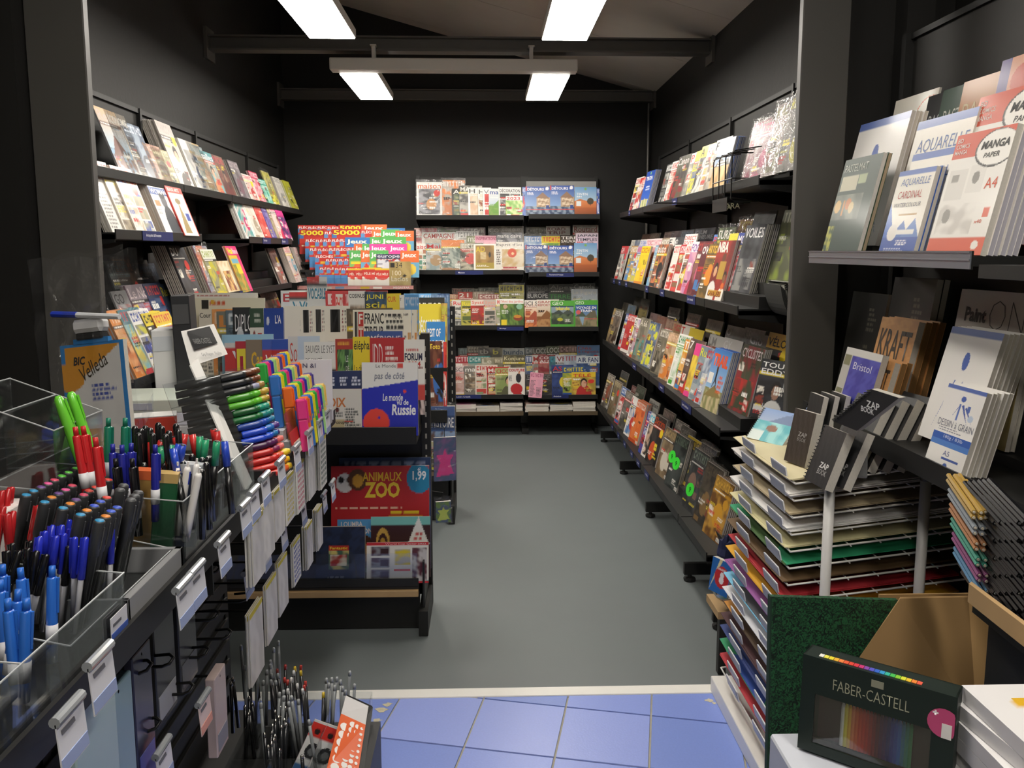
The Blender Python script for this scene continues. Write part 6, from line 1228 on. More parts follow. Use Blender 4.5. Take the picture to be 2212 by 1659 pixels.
# ---- white paper blocks, red box behind
for k in range(4):
    o = MB().box(-.13, .13, -.1, .1, 0, .034, bev=.002).build('paper_block', col_mat(['dcdcd8', 'd4d4d6', 'dedeea', 'dfe6d8'][k], .7)); p = on(335, 850, Y=2.25); o.location = (p.x, p.y, CZ+.001+.035*k); o.rotation_euler = (0, 0, .1); tag(o, 'white block of paper in the pile behind the pens, %s from below' % ORD[k], 'paper', 'pile of paper blocks')
    MB().box(-.06, .02, -.101, -.1, .008, .026).build('sticker', col_mat('c8ccd8', .6), o)
p = on(333, 905, Y=1.95)
o = MB().box(-.05, .05, -.03, .03, 0, .14, bev=.002).build('red_box', col_mat('c8402e', .5)); o.location = (p.x, p.y, CZ+.001); o.rotation_euler = (0, 0, .35); MB().box(-.05, .05, -.03, .03, .1401, .142).build('lid', col_mat('e6e4e0', .5), o); tag(o, 'red and white carton standing behind the black felt pens', 'box')
p = on(410, 880, Y=2.45)
for k, (dx, w_, h_, c, lb) in enumerate(((-.05, .06, .3, 'dcdcdc', 'white binder spine behind the tilted pen display'), (.015, .05, .4, '26272a', 'tall black card behind the tilted pen display'))):
    o = MB().box(-w_/2, w_/2, -.06, .06, 0, h_, bev=.002).build('carton', col_mat(c, .5)); o.location = (p.x+dx, p.y-.02*k, CZ+.001); o.rotation_euler = (0, -.03, .2); MB().box(-w_/2+.004, w_/2-.004, -.0615, -.06, h_*.8, h_*.94).build('print_band', col_mat('4a4a4c' if k else 'c8ccd2', .5), o); tag(o, lb, 'box')
for y, z, c, lb in ((1.18, CZ+.001, 'e8e0dc', 'white red striped box at the left picture edge'),):
    o = MB().box(-.06, .06, -.1, .1, 0, .13, bev=.002).build('carton', col_mat(c, .5)); o.location = (-.80, 1.22, z); MB().box(-.061, .061, -.101, .101, .1, .112).build('red_stripe', col_mat('c8343a', .5), o); tag(o, lb, 'box')
# ---- tilted display of brush pens
dp = tag(empty('pen_display', (-.58, 1.96, CZ+.001)), 'tilted clear display for brush pens with a white header and black square', 'pen holder')
pq = [on(*a) - dp.location for a in ()]
def pd(px, py, Y): return on(px, py, Y=Y)-dp.location
A0, A1, A2, A3 = pd(532, 1062, 1.80), pd(545, 1040, 1.83), pd(428, 775, 1.95), pd(412, 790, 1.93)
MB().slab([A0, A1, A2, A3], (-1, .3, 0), .004).build('edge_post', col_mat('e2e0dc', .5), dp)
hd = [pd(412, 792, 1.93), pd(492, 765, 2.06), pd(462, 700, 2.08), pd(391, 716, 1.96)]
MB().slab(hd, (-.5, 1, 0), .004).build('header', col_mat('e6e4e0', .5), dp)
lp = lambda a, b: hd[0].lerp(hd[1], a).lerp(hd[3].lerp(hd[2], a), b)+Vector((.002, -.004, 0))
MB().slab([lp(.2, .42), lp(.86, .42), lp(.84, .97), lp(.16, .97)], (.5, -1, 0), .001).build('black_square', col_mat('232426', .5), dp)
nrm = (hd[1]-hd[0]).normalized(); upd = (hd[3]-hd[0]).normalized(); nn = nrm.cross(upd)
MX = Matrix((nrm, -nn, upd)).transposed().to_4x4()
def on_header(s, a, b, sw, sh, c):
    me = text_mesh(s, sw, sh, .0, 0, c); t = obj('lettering', me, dp); t.matrix_local = Matrix.Translation(lp(a, b)+Vector((.003, -.007, 0))) @ MX
on_header('FABER-CASTELL', .26, .58, .06, .014, '8a8c8a'); on_header('Grip Finepen · Finaline', .35, .16, .07, .012, '6a6a6c')
# rows of pens, tips towards the aisle
dirp = Vector((.86, .38, .14)).normalized(); up_ = Vector((-.32, .10, .94)).normalized(); ac = Vector((.25, 1, 0)).normalized()
ROWC = ['d8342a d8342a e0642a e8a02a ecc82e', 'd8342a d8342a e0642a e8a02a ecc82e', 'd0302c d8342a e0603a e8b02a f0d83a', 'c8302e 8a2a4a 8a2a5a e87070 ec8078', '4a1f4a 5a2458 6a2a5a e06a6a e87a74', '2a50d0 2a58d4 2a6ac0 2a7ab4 4a2a7a', '2a50d0 2a5ad0 2a70c0 2a80b4 5a3a8a', '24459a 2a50b8 2a60b8 2a78b0 3a86a8', '1f6a36 24743c 2a8a8a 2f9a8a 2f8a8a', '1f5e30 247a3c 2a9a80 3aa08a b8963a', '5ab02e 62bc30 70c838 b8a03a b88a3a', '4a9a2a 5cb42e 68c034 c0a03c c8a844', '2a2c2e 3a3c3e 9a9ab8 a8834a a8834a', '2a2c2e 34302c 6a3a22 7a4426 8a5a3a', '26282a 5a3420 6a3a22 74421f 7a4a2a']
base = on(560, 1030, Y=1.90)
COLN = {}
for r_, cs in enumerate(ROWC):
    for c_, c in enumerate(cs.split()):
        tip = base+up_*(.0175*r_)+ac*(.0165*c_)+dirp*(.05+random.Random(r_*9+c_).uniform(-.005, .005)); b0 = tip-dirp*.16; b1 = tip-dirp*.05
        o = MB().tube([Vector((0, 0, 0)), dirp*.11], .0082, 8).build('brush_pen', col_mat('1e1f21', .3, .4), None, True); o.location = b0
        MB().tube([dirp*.1, dirp*.103, dirp*.15, dirp*.158], [.0082, .0087, .0087, .006], 8).build('cap', col_mat(c, .35, .3), o, True)
        tag(o, '%s capped brush pen, %s in the %s row of the tilted display' % (cname(c), ORD[c_], ORD[r_]+' from below'), 'pen', 'brush pens in the tilted display')
q0 = base-dp.location
for s_ in (-.02, .092):
    a = q0+ac*s_; MB().slab([a+up_*-.012-dirp*.12, a+up_*-.012+dirp*.0, a+up_*.26+dirp*.0, a+up_*.26-dirp*.12], ac, .002).build('side_wall', ACRYL, dp)
for r_ in (-.7, 2.5, 4.5, 7.5, 9.5, 11.5): a = q0+up_*(.0175*r_); MB().slab([a-ac*.018-dirp*.12, a-ac*.018, a+ac*.092, a+ac*.092-dirp*.12], up_, .0015).build('shelf', ACRYL, dp); MB().tube([a-ac*.018, a+ac*.092], .001, 5).build('rim', RIM, dp)
MB().box(-.12, .06, -.08, .1, 0, .02).build('foot', col_mat('2a2a2c', .5), dp)
# ---- upright highlighters
HLC = ['f0742a', '3a78c8', 'f0e02a', '3aae4a', 'e83a8a', '3a3aae', 'a8dc8a', 'f0c86a', '5a4aa0']
for i in range(9):
    for j in range(4):
        Y = 2.14+.031*i+.01*j; X = -.475-.036*j; z0 = CZ+.004+.03*j
        c = HLC[(i+[8, 0, 1, 3][j]) % 9] if i or j else 'e83a8a'
        o = MB().box(-.012, .012, -.008, .008, 0, .085, bev=.003).build('highlighter', col_mat(c, .35, .3)); o.location = (X, Y, z0); o.rotation_euler = (.0, -.08, .15)
        MB().box(-.0135, .0135, -.0095, .0095, .085, .14, bev=.004).build('cap', col_mat(c, .25, .5), o); MB().box(.0135, .0165, -.003, .003, .075, .135, bev=.001).build('clip', col_mat(c, .25, .5), o)
        tag(o, '%s highlighter, %s of nine in the %s upright row' % (cname(c), ORD[i], ['front', 'second', 'third', 'back'][j]), 'highlighter', 'upright highlighters')
hs = tag(empty('highlighter_stand', (-.53, 2.28, CZ)), 'stepped white stand under the upright highlighters', 'stand')
for j in range(1, 4): MB().box(.055-.036*j-.018, .055-.036*j+.018, -.16, .19, .001, .003+.03*j).build('step', col_mat('dcdce0', .5), hs)
# white card, grey box, red price card at the far end of the counter
p = on(682, 870, Y=2.52); o = obj('display_card', MB().box(-.06, .045, 0, .003, 0, .19).mesh('display_card', col_mat('d0cfd6', .5)), None, (p.x, 2.56, CZ+.001)); lettering(o, 'N &I', -.045, .165, .04, .014, '4a4a6a', y=-.0012); tag(o, 'plain pale card standing behind the grey tray at the counter end', 'card')
o = MB().box(-.075, .05, -.09, .06, 0, .045, bev=.002).build('grey_tray', col_mat('b0b0b4', .5)); o.location = (p.x+.0, 2.46, CZ+.001); MB().box(-.07, .0, -.085, -.02, .0455, .047).build('red_label', col_mat('cc3a34', .5), o); MB().box(-.06, .0, -.08, -.03, .047, .0478).build('white_sticker', col_mat('ece8d8', .5), o); tag(o, 'grey pen tray with a red and white label at the counter end', 'tray')
st = tag(empty('label_stand', (-.49, 2.1, CZ+.001)), 'clear stand with a red price card in front of the highlighters', 'stand')
MB().slab([(.0, -.05, 0), (.0, .05, 0), (-.02, .05, .12), (-.02, -.05, .12)], (1, 0, .1), .002).build('clear_panel', ACRYL, st); MB().slab([(.003, -.045, .005), (.003, .045, .005), (-.009, .045, .07), (-.009, -.045, .07)], (1, 0, .1), .001).build('red_card', col_mat('cc3a34', .5), st); MB().slab([(.0045, -.03, .008), (.0045, .045, .008), (-.0015, .045, .04), (-.0015, -.03, .04)], (1, 0, .1), .001).build('white_sticker', col_mat('e8e4c8', .5), st)
# ---- hanging goods below the counter top
def hook(par, x0, z): MB().tube([(x0, 0, z), (.0, 0, z), (.02, 0, z+.012)], .0028, 6).build('hook', BWIRE, par); MB().tube([(x0, 0, z+.035), (.01, 0, z+.035), (.018, 0, z+.012)], .0022, 6).build('label_wire', BWIRE, par)
def price_tag(p, lab, tint='e0e0e6', band='9aa8d0'):
    o = MB().slab([(0, -.03, .02), (0, .03, .02), (.004, .03, -.04), (.004, -.03, -.04)], (1, 0, 0), .0015).build('price_tag', col_mat(tint, .4)); o.location = p
    MB().tube([(0, -.03, .022), (0, .03, .022)], .0065, 10).build('clear_clip', mat('clip_plastic', '9a9ea2', .15, coat=.6), o)
    MB().slab([(.0042, -.029, -.022), (.0042, .029, -.022), (.0052, .029, -.038), (.0052, -.029, -.038)], (1, 0, 0), .001).build('colour_band', col_mat(band, .4), o); MB().slab([(.003, -.022, .004), (.003, .006, .004), (.0022, .006, .009), (.0022, -.022, .009)], (1, 0, 0), .0012).build('small_print', col_mat('6a6a72', .5), o)
    tag(o, lab, 'label', 'price tags on the hooks'); return o
DOTS = {'g': '3a5a4a', 'r': 'c8586a', 'y': 'd8c85a', 'b': '2f4aa0', 'w': None}
def pack(X, Y, Z, w_, h_, n, kind, lab, hookx=-.84):
    ops = [('bg', 'e4e2dc')]
    if DOTS[kind]: ops.append(('dots', .08, .05, .92, .92, 5, 8, .33, DOTS[kind]))
    else: ops.append(('n', 0, 0, 1, 1, 'e6e4e0', 'd6d4d0', 1, 3))
    for k in range(n):
        me = leaf_mesh(('pack', kind, w_, h_), w_, h_, .003, ops+[('r', 0, .93, 1, 1, 'd8c84a')], 20, 28, NEWS)
        o = obj('label_pack', me, None, (X-.0042*k, Y-w_/2+random.Random(k).uniform(-.004, .004), Z-h_), (0, 0, math.pi/2))
        if k == 0:
            MB().tube([(w_/2, .0, h_-.012), (w_/2, .0042*n+.2, h_-.012)], .0028, 6).build('hook', BWIRE, o)
            tag(o, lab, 'label pack', 'packs hanging below the counter')
        else: tag(o, '%s behind: %s' % (ORD[k-1], lab), 'label pack', 'packs hanging below the counter')
R1T = [(706, 905), (690, 925), (668, 948), (640, 982), (606, 1015), (572, 1050), (548, 1082), (528, 1112), (482, 1190), (425, 1255), (396, 1290), (216, 1452), (150, 1570)]
for i, (x, y) in enumerate(R1T):
    p = on(x, y, X=-.468); price_tag((p.x, p.y, p.z), 'white price tag, %s from the far end, upper hook row' % ORD[i])
for i, (x, y) in enumerate([(718, 1055), (700, 1080), (655, 1105), (612, 1155), (575, 1195), (535, 1250), (440, 1530), (352, 1640)]):
    p = on(x, y, X=-.54 if i else -.50); price_tag((p.x, p.y, p.z), 'white price tag, %s from the far end, lower hook row' % ORD[i], 'e0e0e6' if i != 6 else 'e6ccc8', '9aa8d0' if i != 6 else 'e09a8a')
for i, (x, y, k, w_, h_, n) in enumerate(((697, 945, 'g', .09, .15, 5), (672, 968, 'w', .08, .14, 4), (648, 998, 'r', .085, .13, 3), (625, 1025, 'y', .085, .12, 3), (602, 1052, 'w', .09, .12, 3), (578, 1082, 'w', .09, .13, 3), (556, 1115, 'w', .09, .14, 4))):
    p = on(x, y, X=-.49); pack(p.x, p.y, p.z, w_, h_, n, k, '%s label pack, %s from the far end, upper hook row' % ({'g': 'green dotted', 'w': 'plain white', 'r': 'red dotted', 'y': 'yellow dotted'}[k], ORD[i]))
for i, (x, y, k, w_, h_, n) in enumerate(((690, 1095, 'w', .08, .14, 4), (668, 1130, 'w', .08, .14, 4), (640, 1165, 'b', .09, .13, 2), (610, 1205, 'w', .1, .15, 3), (585, 1250, 'w', .1, .16, 2), (552, 1310, 'w', .11, .18, 3))):
    p = on(x, y, X=-.56); pack(p.x, p.y, p.z, w_, h_, n, k, '%s label pack, %s from the far end, lower hook row' % ({'g': 'green dotted', 'w': 'plain white', 'b': 'blue dotted'}[k], ORD[i]))
def blister(px, py, X, w_, h_, c1, c2, lab, t=.015, hole=True):
    p = on(px, py, X=X); o = MB().box(0, t, -w_/2, w_/2, -h_, 0, bev=.002).build('blister_pack', col_mat(c1, .35, .3)); o.location = (p.x-t, p.y, p.z)
    MB().box(t, t+.001, -w_/2+.006, w_/2-.006, -h_+.01, -h_*.72).build('print', col_mat(c2, .4), o); MB().tube([(t, 0, -.01), (-.25, 0, -.01)], .0028, 6).build('hook', BWIRE, o); tag(o, lab, 'blister pack')
blister(205, 1500, -.50, .11, .26, '9ab0b4', 'd0d4d0', 'pale blue grey blister pack hanging at the lower left'); blister(255, 1480, -.54, .09, .22, '86a8b4', 'b8c4c8', 'light blue pack hanging beside the pale pack'); blister(305, 1400, -.56, .07, .24, '2a2c4a', '6a6ec0', 'navy boxed pack hanging at the lower left')
blister(352, 1320, -.58, .09, .2, '2a2b2d', 'b4b4b6', 'black blister pack with pale base, nearer of two'); blister(400, 1265, -.58, .09, .2, '2c2d30', '5a5a5e', 'black blister pack, farther of two'); blister(475, 1450, -.55, .07, .17, 'c8b4b0', '8a8e9a', 'pinkish pack of cards hanging low on the counter', .02)
for k, (x, y) in enumerate(((455, 1240), (452, 1340), (430, 1420), (300, 1455), (520, 1300), (395, 1500), (320, 1580), (480, 1380), (250, 1370), (350, 1440))):
    p = on(x, y, X=-.56); o = MB().tube([(-.27, 0, 0), (0, 0, 0), (.012, .002, .004), (.016, .012, .01), (.006, .02, .012), (-.02, .02, .01)], .003, 6).build('wire_hook', BWIRE, None, True); o.location = p; tag(o, 'empty black wire hook, %s of the free ones below the counter' % ORD[k], 'hook', 'free wire hooks')
# ---- pens standing in the low display at the foot of the counter
lp_ = tag(empty('pen_display', (-.42, 1.95, .0)), 'low black pen display with an orange spotted front beside the blue tiles', 'pen holder')
MB().box(-.24, .12, -.28, .22, 0, .34).build('plinth', BLACK, lp_); 
for x in (-.2, -.1, .0, .1): MB().box(x, x+.002, -.26, .2, .34, .44).build('divider', ACRYL, lp_)
for y in (-.26, -.1, .06, .2): MB().box(-.2, .1, y, y+.002, .34, .44).build('divider', ACRYL, lp_)
sg = [on(706, 1659, Y=1.80), on(778, 1690, Y=1.78), on(802, 1525, Y=1.95), on(748, 1500, Y=2.0)]
sgl = [p-lp_.location for p in sg]
MB().slab([p+Vector((.004, 0, -.004)) for p in sgl], (-.4, .6, .2), .006).build('black_frame', BLACK, lp_)
lf = lambda a, b: sgl[0].lerp(sgl[1], a).lerp(sgl[3].lerp(sgl[2], a), b)+Vector((.001, -.006, .004))
MB().add([lf(0, 0), lf(.9, 0), lf(.9, .72), lf(0, .72)], [(0, 1, 2, 3)]).build('orange_panel', col_mat('e2622c', .45), lp_)
MB().add([lf(0, .72), lf(.9, .72), lf(.9, .98), lf(0, .98)], [(0, 1, 2, 3)]).build('white_panel', col_mat('d8d6d6', .45), lp_)
for q, (a, rr) in enumerate(((.2, .011), (.45, .008), (.62, .006), (.78, .004))):
    for k in range(9 if q else 6):
        b = .05+(.105 if not q else .075)*k
        if b > .68: continue
        c = lf(a, b)+Vector((.0015, -.003, .001)); e1 = (sgl[1]-sgl[0]).normalized()*rr; e2 = (sgl[3]-sgl[0]).normalized()*rr
        MB().add([c+e1*math.cos(t*.628)+e2*math.sin(t*.628) for t in range(10)], [tuple(range(10))]).build('spot', col_mat('ece6e2', .45), lp_)
CL = (300, 1280, 3.95)
pens('slim', CL, '1250 615 b03a34;1180 650 8a3a34;1330 630 d8b83a;1383 618 a83028;1322 665 dcdcdc;1380 665 d8b83a;1240 725 c8443c;1300 725 dcdcdc;1270 745 c8544c;1420 755 c04038;1350 775 dcdcdc;1270 820 dcdcdc;1395 820 dcdcdc;1410 790 b83a34;1575 850 e0c03a;1185 690 a8acae;1130 690 a8acae;1125 745 a8acae;1165 750 a8acae', .50, (.05, -.1), .17, ('slim ended pen', 'in the low display'), 'slim pens in the low display', .12)
pens('slim', CL, ';'.join('%s clear silver' % a for a in ('1600 730', '1645 725', '1690 720', '1720 745', '1765 830', '1840 780', '1800 670', '1620 770', '1670 790', '1740 800')), .52, (-.1, .0), .15, ('capped clear pen', 'beside the orange front'), 'clear pens by the orange front', .1)
pens('chrome', CL, ';'.join('%s 202226 silver' % a for a in ('940 885', '965 935', '905 960', '940 1000', '935 1020', '1160 1000', '1210 965', '1250 970', '1190 1050', '1220 1040', '1240 1070', '1165 1080', '1140 1120', '1215 1130', '1255 1110', '1135 1180', '1160 1210', '1150 1240', '1130 1270', '1100 1300', '1310 1020', '1300 1055', '1200 1330', '1390 1385', '1070 1195', '785 760', '800 720', '945 710', '1010 730', '1000 680')), .47, (0, -.06), .15, ('tipped dark pen', 'in the low display'), 'metal tipped dark pens', .1)
pens('slim', CL, ';'.join('%s clear glassy' % a for a in ('1020 590', '1120 575', '1120 610', '1190 410', '1150 470', '1235 830', '1200 850', '1300 880', '1240 880', '1275 930', '1360 910', '1040 940', '870 450', '900 620', '1450 1085', '1060 750', '1090 660')), .52, (.02, -.05), .16, ('topped pen', 'at the back of the low display'), 'glassy pens in the low display', .12)
for k, (x, y, wh) in enumerate(((1290, 1130, 'left'), (1400, 1170, 'right'))):
    p = on(300+x/3.95, 1280+y/3.95, Z=.47); o = leaf_mesh(('tag', k), .05, .13, .004, [('bg', 'dcdcdc'), ('r', 0, .68, .8, .95, 'd8342c'), ('e', .4, .8, .15, .06, '2a1c1c'), ('e', .55, .42, .36, .16, '26282c'), ('e', .55, .42, .2, .08, '6a6e70'), ('r', 0, 0, 1, .15, '3a6aa0')], 16, 24); o = obj('eraser_blister', o, None, (p.x, p.y, p.z-.12), (math.radians(-12), math.radians(28), math.radians(10))); tag(o, 'small white and red blister card in the low display, %s one' % wh, 'blister pack')
# ------------------------------------------------------------------ art paper rack on the right
AX = 1.09
RAIL_Z = 1.648; SH2 = 1.125
ar = tag(empty('art_rack', (1.5, 1.9, 0)), 'black rack of drawing pads on the right, in front of the pillar', 'rack')
MB().box(0, .02, -1.3, 1.08, .1, 2.38).build('back_panel', PANEL, ar); MB().box(-.012, .024, -1.3, 1.08, 2.38, 2.4).build('top_rail', BLACK, ar)
for y in (-.1, 1.05): MB().box(-.03, .02, y, y+.03, 0, 2.4).box(-.42, 0, y, y+.03, .02, .1).build('upright', BLACK, ar)
for z, y0 in ((RAIL_Z, -.07), (SH2, -.4)):
    L = .93 if z == RAIL_Z else 1.26
    o = MB().box(-.405, 0, y0, y0+L, z-.035, z-.012); o.box(-.41, -.405, y0, y0+L, z-.042, z+.0 if z == RAIL_Z else z+.012)
    o.box(-.2, 0, y0+.004, y0+L-.004, z-.012, z+.015); o.box(-.14 if z == RAIL_Z else -.02, 0, y0+.004, y0+L-.004, z+.015, z+.081 if z == RAIL_Z else z+.016); o.build('shelf', BLACK, ar)
s = MB().box(-.413, -.41, -.07, .86, RAIL_Z-.041, RAIL_Z-.001).box(-.416, -.413, -.07, .86, RAIL_Z-.022, RAIL_Z-.019).box(-.416, -.413, -.07, .86, RAIL_Z-.004, RAIL_Z-.001).build('price_rail', STEEL, ar)
o = MB().box(-.41, 0, -.9, -.1, RAIL_Z-.06, RAIL_Z-.03).build('near_shelf', BLACK, ar)
def pad(px, X, Z, w_, h_, t, spec, lab, phi=3, tilt=13, n=1, top=False, nx=56, nz=74, name='drawing_pad', roll=0, edge=None):
    T = math.radians(tilt)
    y = solve_y(px, X+h_*math.sin(T), Z+h_*math.cos(T), .4) if top else solve_y(px, X, Z, .4)
    nrm = Matrix.Rotation(math.radians(-90+phi), 3, 'Z') @ Vector((0, 1, 0)); SEED[0] += 1
    for k in range(n):
        o = booklet(Vector((X, y, Z))+nrm*((t+.001)*k/math.cos(T)), -90+phi, tilt, w_, h_, t, spec, 77, name=name, nx=nx if not k else 4, nz=nz if not k else 4, roll=roll) if k == 0 else None
        if k:
            M = Matrix.Translation(Vector((X, y+random.Random(k).uniform(-.004, .004), Z))+nrm*((t+.001)*k/math.cos(T))) @ Euler((-T, 0, math.radians(-90+phi))).to_matrix().to_4x4()
            mb = MB(); mb.box(0, w_, 0, .0009, 0, h_, 1); mb.box(.001, w_-.001, .0009, t-.0009, .001, h_-.001, 0); mb.box(0, w_, t-.0009, t, 0, h_, 1)
            o = mb.build(name, [edge or PAGES, col_mat(spec.split('|')[3].split()[0], .5)]); o.matrix_world = M; tag(o, '%s copy behind: %s' % (ORD[k-1], lab), 'drawing pad', 'drawing pads')
        else:
            for q in ('_d', '_a', '_t'): o.pop(q, None)
            tag(o, lab, 'drawing pad', 'drawing pads')
SPECIAL.update({'bristol': [('bg', '3a3a9a'), ('n', .25, 0, 1, .9, '35359a', '4a4cae', 2, 4), ('r', 0, 0, .22, 1, 'b8b6b0'), ('r', .02, .75, .2, .9, '7a7a5a'), ('r', .02, .3, .2, .42, '7a7a5a'), ('r', 0, .9, 1, 1, 'd0cec8')], 'comic': [('bg', 'd89a7c'), ('r', 0, 0, .16, 1, '5a4a8a'), ('e', .6, .5, .3, .3, '9ac0d0'), ('e', .75, .35, .2, .2, 'e0b89a'), ('e', .4, .85, .2, .1, 'c85a4a')], 'sketch': [('bg', '232320'), ('t', .55, .62, .8, .86, '6a675a', 5, 3), ('t', .55, .4, .75, .5, '5a574c', 2, 5)],
 'paintg': [('bg', 'aeaaa0'), ('r', .1, .52, .75, .66, '2a2a26'), ('n', 0, 0, 1, .5, '8a7a4a', 'b0a070', 1.5, 4)]})
SPTXT.update({'bristol': [('Bristol', .32, .72, .5, .1, 'd8d8ea', 0)], 'sketch': [], 'comic': [], 'paintg': [('Paint', .12, .78, .3, .1, '2a2a28', .04), ('ON', .46, .74, .45, .2, '3a3a36', -.03)]})
WE = mat('pad_edges', 'd9d3c6', .8, noise=.08, nscale=300)
Z1 = RAIL_Z-.010
pad(1774, AX+.02, Z1, .235, .31, .012, 'P|d8dcd0|pastelmat|24462e', 'dark green pastel pad at the far end of the silver rail', n=2, edge=mat('brown_edges', 'a89478', .8))
pad(1862, AX+.10, Z1+.026, .31, .42, .012, 'D|4a66b0|dessinb|f0ede8', 'large white pad with blue top edge behind the green pastel pad', n=4, top=True, edge=WE)
pad(1896, AX+.02, Z1, .175, .235, .012, 'A|6a80b4|aqua|3566b8', 'small white and blue watercolour pad, frontmost of three', n=2, edge=WE)
pad(1914, AX+.052, Z1+.0, .22, .285, .01, 'A|6a80b4|aquab|f0ebe0', 'medium white watercolour pad, middle of three', n=1, top=False, edge=WE)
pad(1987, AX+.11, Z1+.026, .28, .37, .014, 'A|6a80b4|aquab|f0ebe0', 'large white watercolour pad, rearmost of three', n=2, top=True, edge=WE)
pad(1998, AX+.015, Z1, .215, .3, .014, 'M|2e2c2a|manga|ece8e0', 'white and red comic paper pad, front one', n=6, edge=mat('grey_edges', 'b9b6c0', .8, noise=.06, nscale=300))
pad(2121, AX+.13, Z1+.026, .28, .395, .012, 'M|2e2c2a|manga|c8322c', 'large red and white comic paper pad, cut by the picture edge', n=5, top=True, edge=mat('grey_edges', 'b9b6c0', .8))
for px, k, lab, h_, dx in ((1937, 'paint', 'cream pad with orange lettering on the back row', .45, .30), (2008, 'pastelk', 'charcoal pastel pad on the back row', .42, .289), (2040, 'pastelg', 'green pastel pad on the back row', .42, .28), (2085, 'pastelo', 'orange brown pastel pad on the back row', .42, .271), (2168, 'comic', 'pink and blue comic pad at the picture edge on the back row', .44, .262)):
    pad(px, AX+dx, Z1+.092, .26, h_, .008, 'x|f0f0f0|%s|%s' % (k, {'paint': 'efe9da', 'pastelk': '2b2c2e', 'pastelg': '2c4a3a', 'pastelo': 'b0702e', 'comic': 'd8a48a'}[k]), lab, top=True, tilt=9)
Z2 = SH2-.010
pad(1995, AX+.02, Z2, .148, .21, .012, 'D|5a5e70|dessin|f0ede8', 'small white and blue grain drawing pad, front one', n=5, tilt=15, edge=WE)
pad(2060, AX+.10, Z2+.03, .21, .31, .012, 'D|4a66b0|dessinb|f0ede8', 'larger white and blue drawing pad behind the small one', n=6, top=True, tilt=15, edge=WE)
pad(2080, AX+.2, Z2+.03, .3, .4, .012, 'P|2a2a28|paintg|b0aca0', 'grey pad with dark brush stroke high behind the drawing pads', top=True, tilt=8, n=2, edge=WE)
pad(1880, AX+.06, Z2, .148, .21, .018, 'K|33281c|kraft|c08a52', 'small kraft paper pad, front one', top=True, n=3, tilt=14, edge=mat('kraft_edges', '8f6a3e', .8, noise=.1, nscale=300))
pad(1908, AX+.14, Z2+.03, .21, .297, .02, 'K|33281c|kraft|c08a52', 'large kraft paper pad behind the small one', top=True, n=4, tilt=12, edge=mat('kraft_edges', '8f6a3e', .8))
pad(1832, AX+.03, Z2, .22, .23, .02, 'B|e0e0f0|bristol|3a3a9a', 'blue card pad with pale side strip beside the kraft pads', top=True, tilt=14)
pad(1845, AX+.2, Z2+.03, .24, .36, .02, 'x|8a8678|sketch|26251f', 'black sketch book with small print, left of two', top=True, tilt=8)
pad(1935, AX+.22, Z2+.03, .24, .42, .02, 'x|8a8678|sketch|242420', 'black sketch book with small print, right of two', top=True, tilt=8, n=2, edge=WE)
# ------------------------------------------------------------------ white wire rack of paper sheets
PX0, PX1, PY0, PY1 = .885, 1.40, 2.27, 2.84
pk = tag(empty('paper_rack', (1.15, 2.55, 0)), 'white wire rack with many shallow trays of coloured paper', 'rack'); c = pk.location
TSL = .12                                   # trays rise towards the wall
LEV = 18; DZ = .0505; ZT = .985
tz = lambda k: ZT-DZ*k
def tp(x, y, k, dz=0): return Vector((x-c.x, y-c.y, tz(k)+TSL*(x-PX0)+dz))
for k in range(LEV):
    x0 = PX0-.0015*k
    mb = MB()
    mb.tube([tp(x0, PY0, k), tp(PX1, PY0, k)], .003, 6); mb.tube([tp(x0, PY1, k), tp(PX1, PY1, k)], .003, 6); mb.tube([tp(x0, PY0, k), tp(x0, PY1, k)], .003, 6)
    for q in range(1, 6): x = x0+(PX1-x0)*q/6; mb.tube([tp(x, PY0-.008, k, -.003), tp(x, PY1+.004, k, -.003)], .002, 5)
    mb.build('wire_tray', WWIRE, pk)
    for yy in (PY0+.045, PY0+.33):
        o = MB().slab([(x0-.008-c.x, yy-c.y, tz(k)+.0), (x0-.008-c.x, yy+.125-c.y, tz(k)+.0), (x0-.016-c.x, yy+.125-c.y, tz(k)+.036), (x0-.016-c.x, yy-c.y, tz(k)+.036)], (1, 0, 0), .004).build('label_holder', col_mat('e6e6e8', .35), pk)
        MB().slab([(x0-.0095-c.x, yy+.004-c.y, tz(k)+.003), (x0-.0095-c.x, yy+.121-c.y, tz(k)+.003), (x0-.0165-c.x, yy+.121-c.y, tz(k)+.033), (x0-.0165-c.x, yy+.004-c.y, tz(k)+.033)], (-1, 0, -.2), .0004).build('label_insert', col_mat('9fa3ae', .4), o)
PAP = ['d8cda6', 'dcd8d4', 'b8a888', 'e4e2e0', 'd8d0a0', '2f9a6c 4a6a3a', '6a5236', 'b83038', 'e0a82c', '9a5a9e', '7ac0e0 55575c', 'dcdce0', 'c88a3a 4a3826', '4a2c30', '34447e', '2f9060 2a4a9a', 'b8343e', 'c0b094']
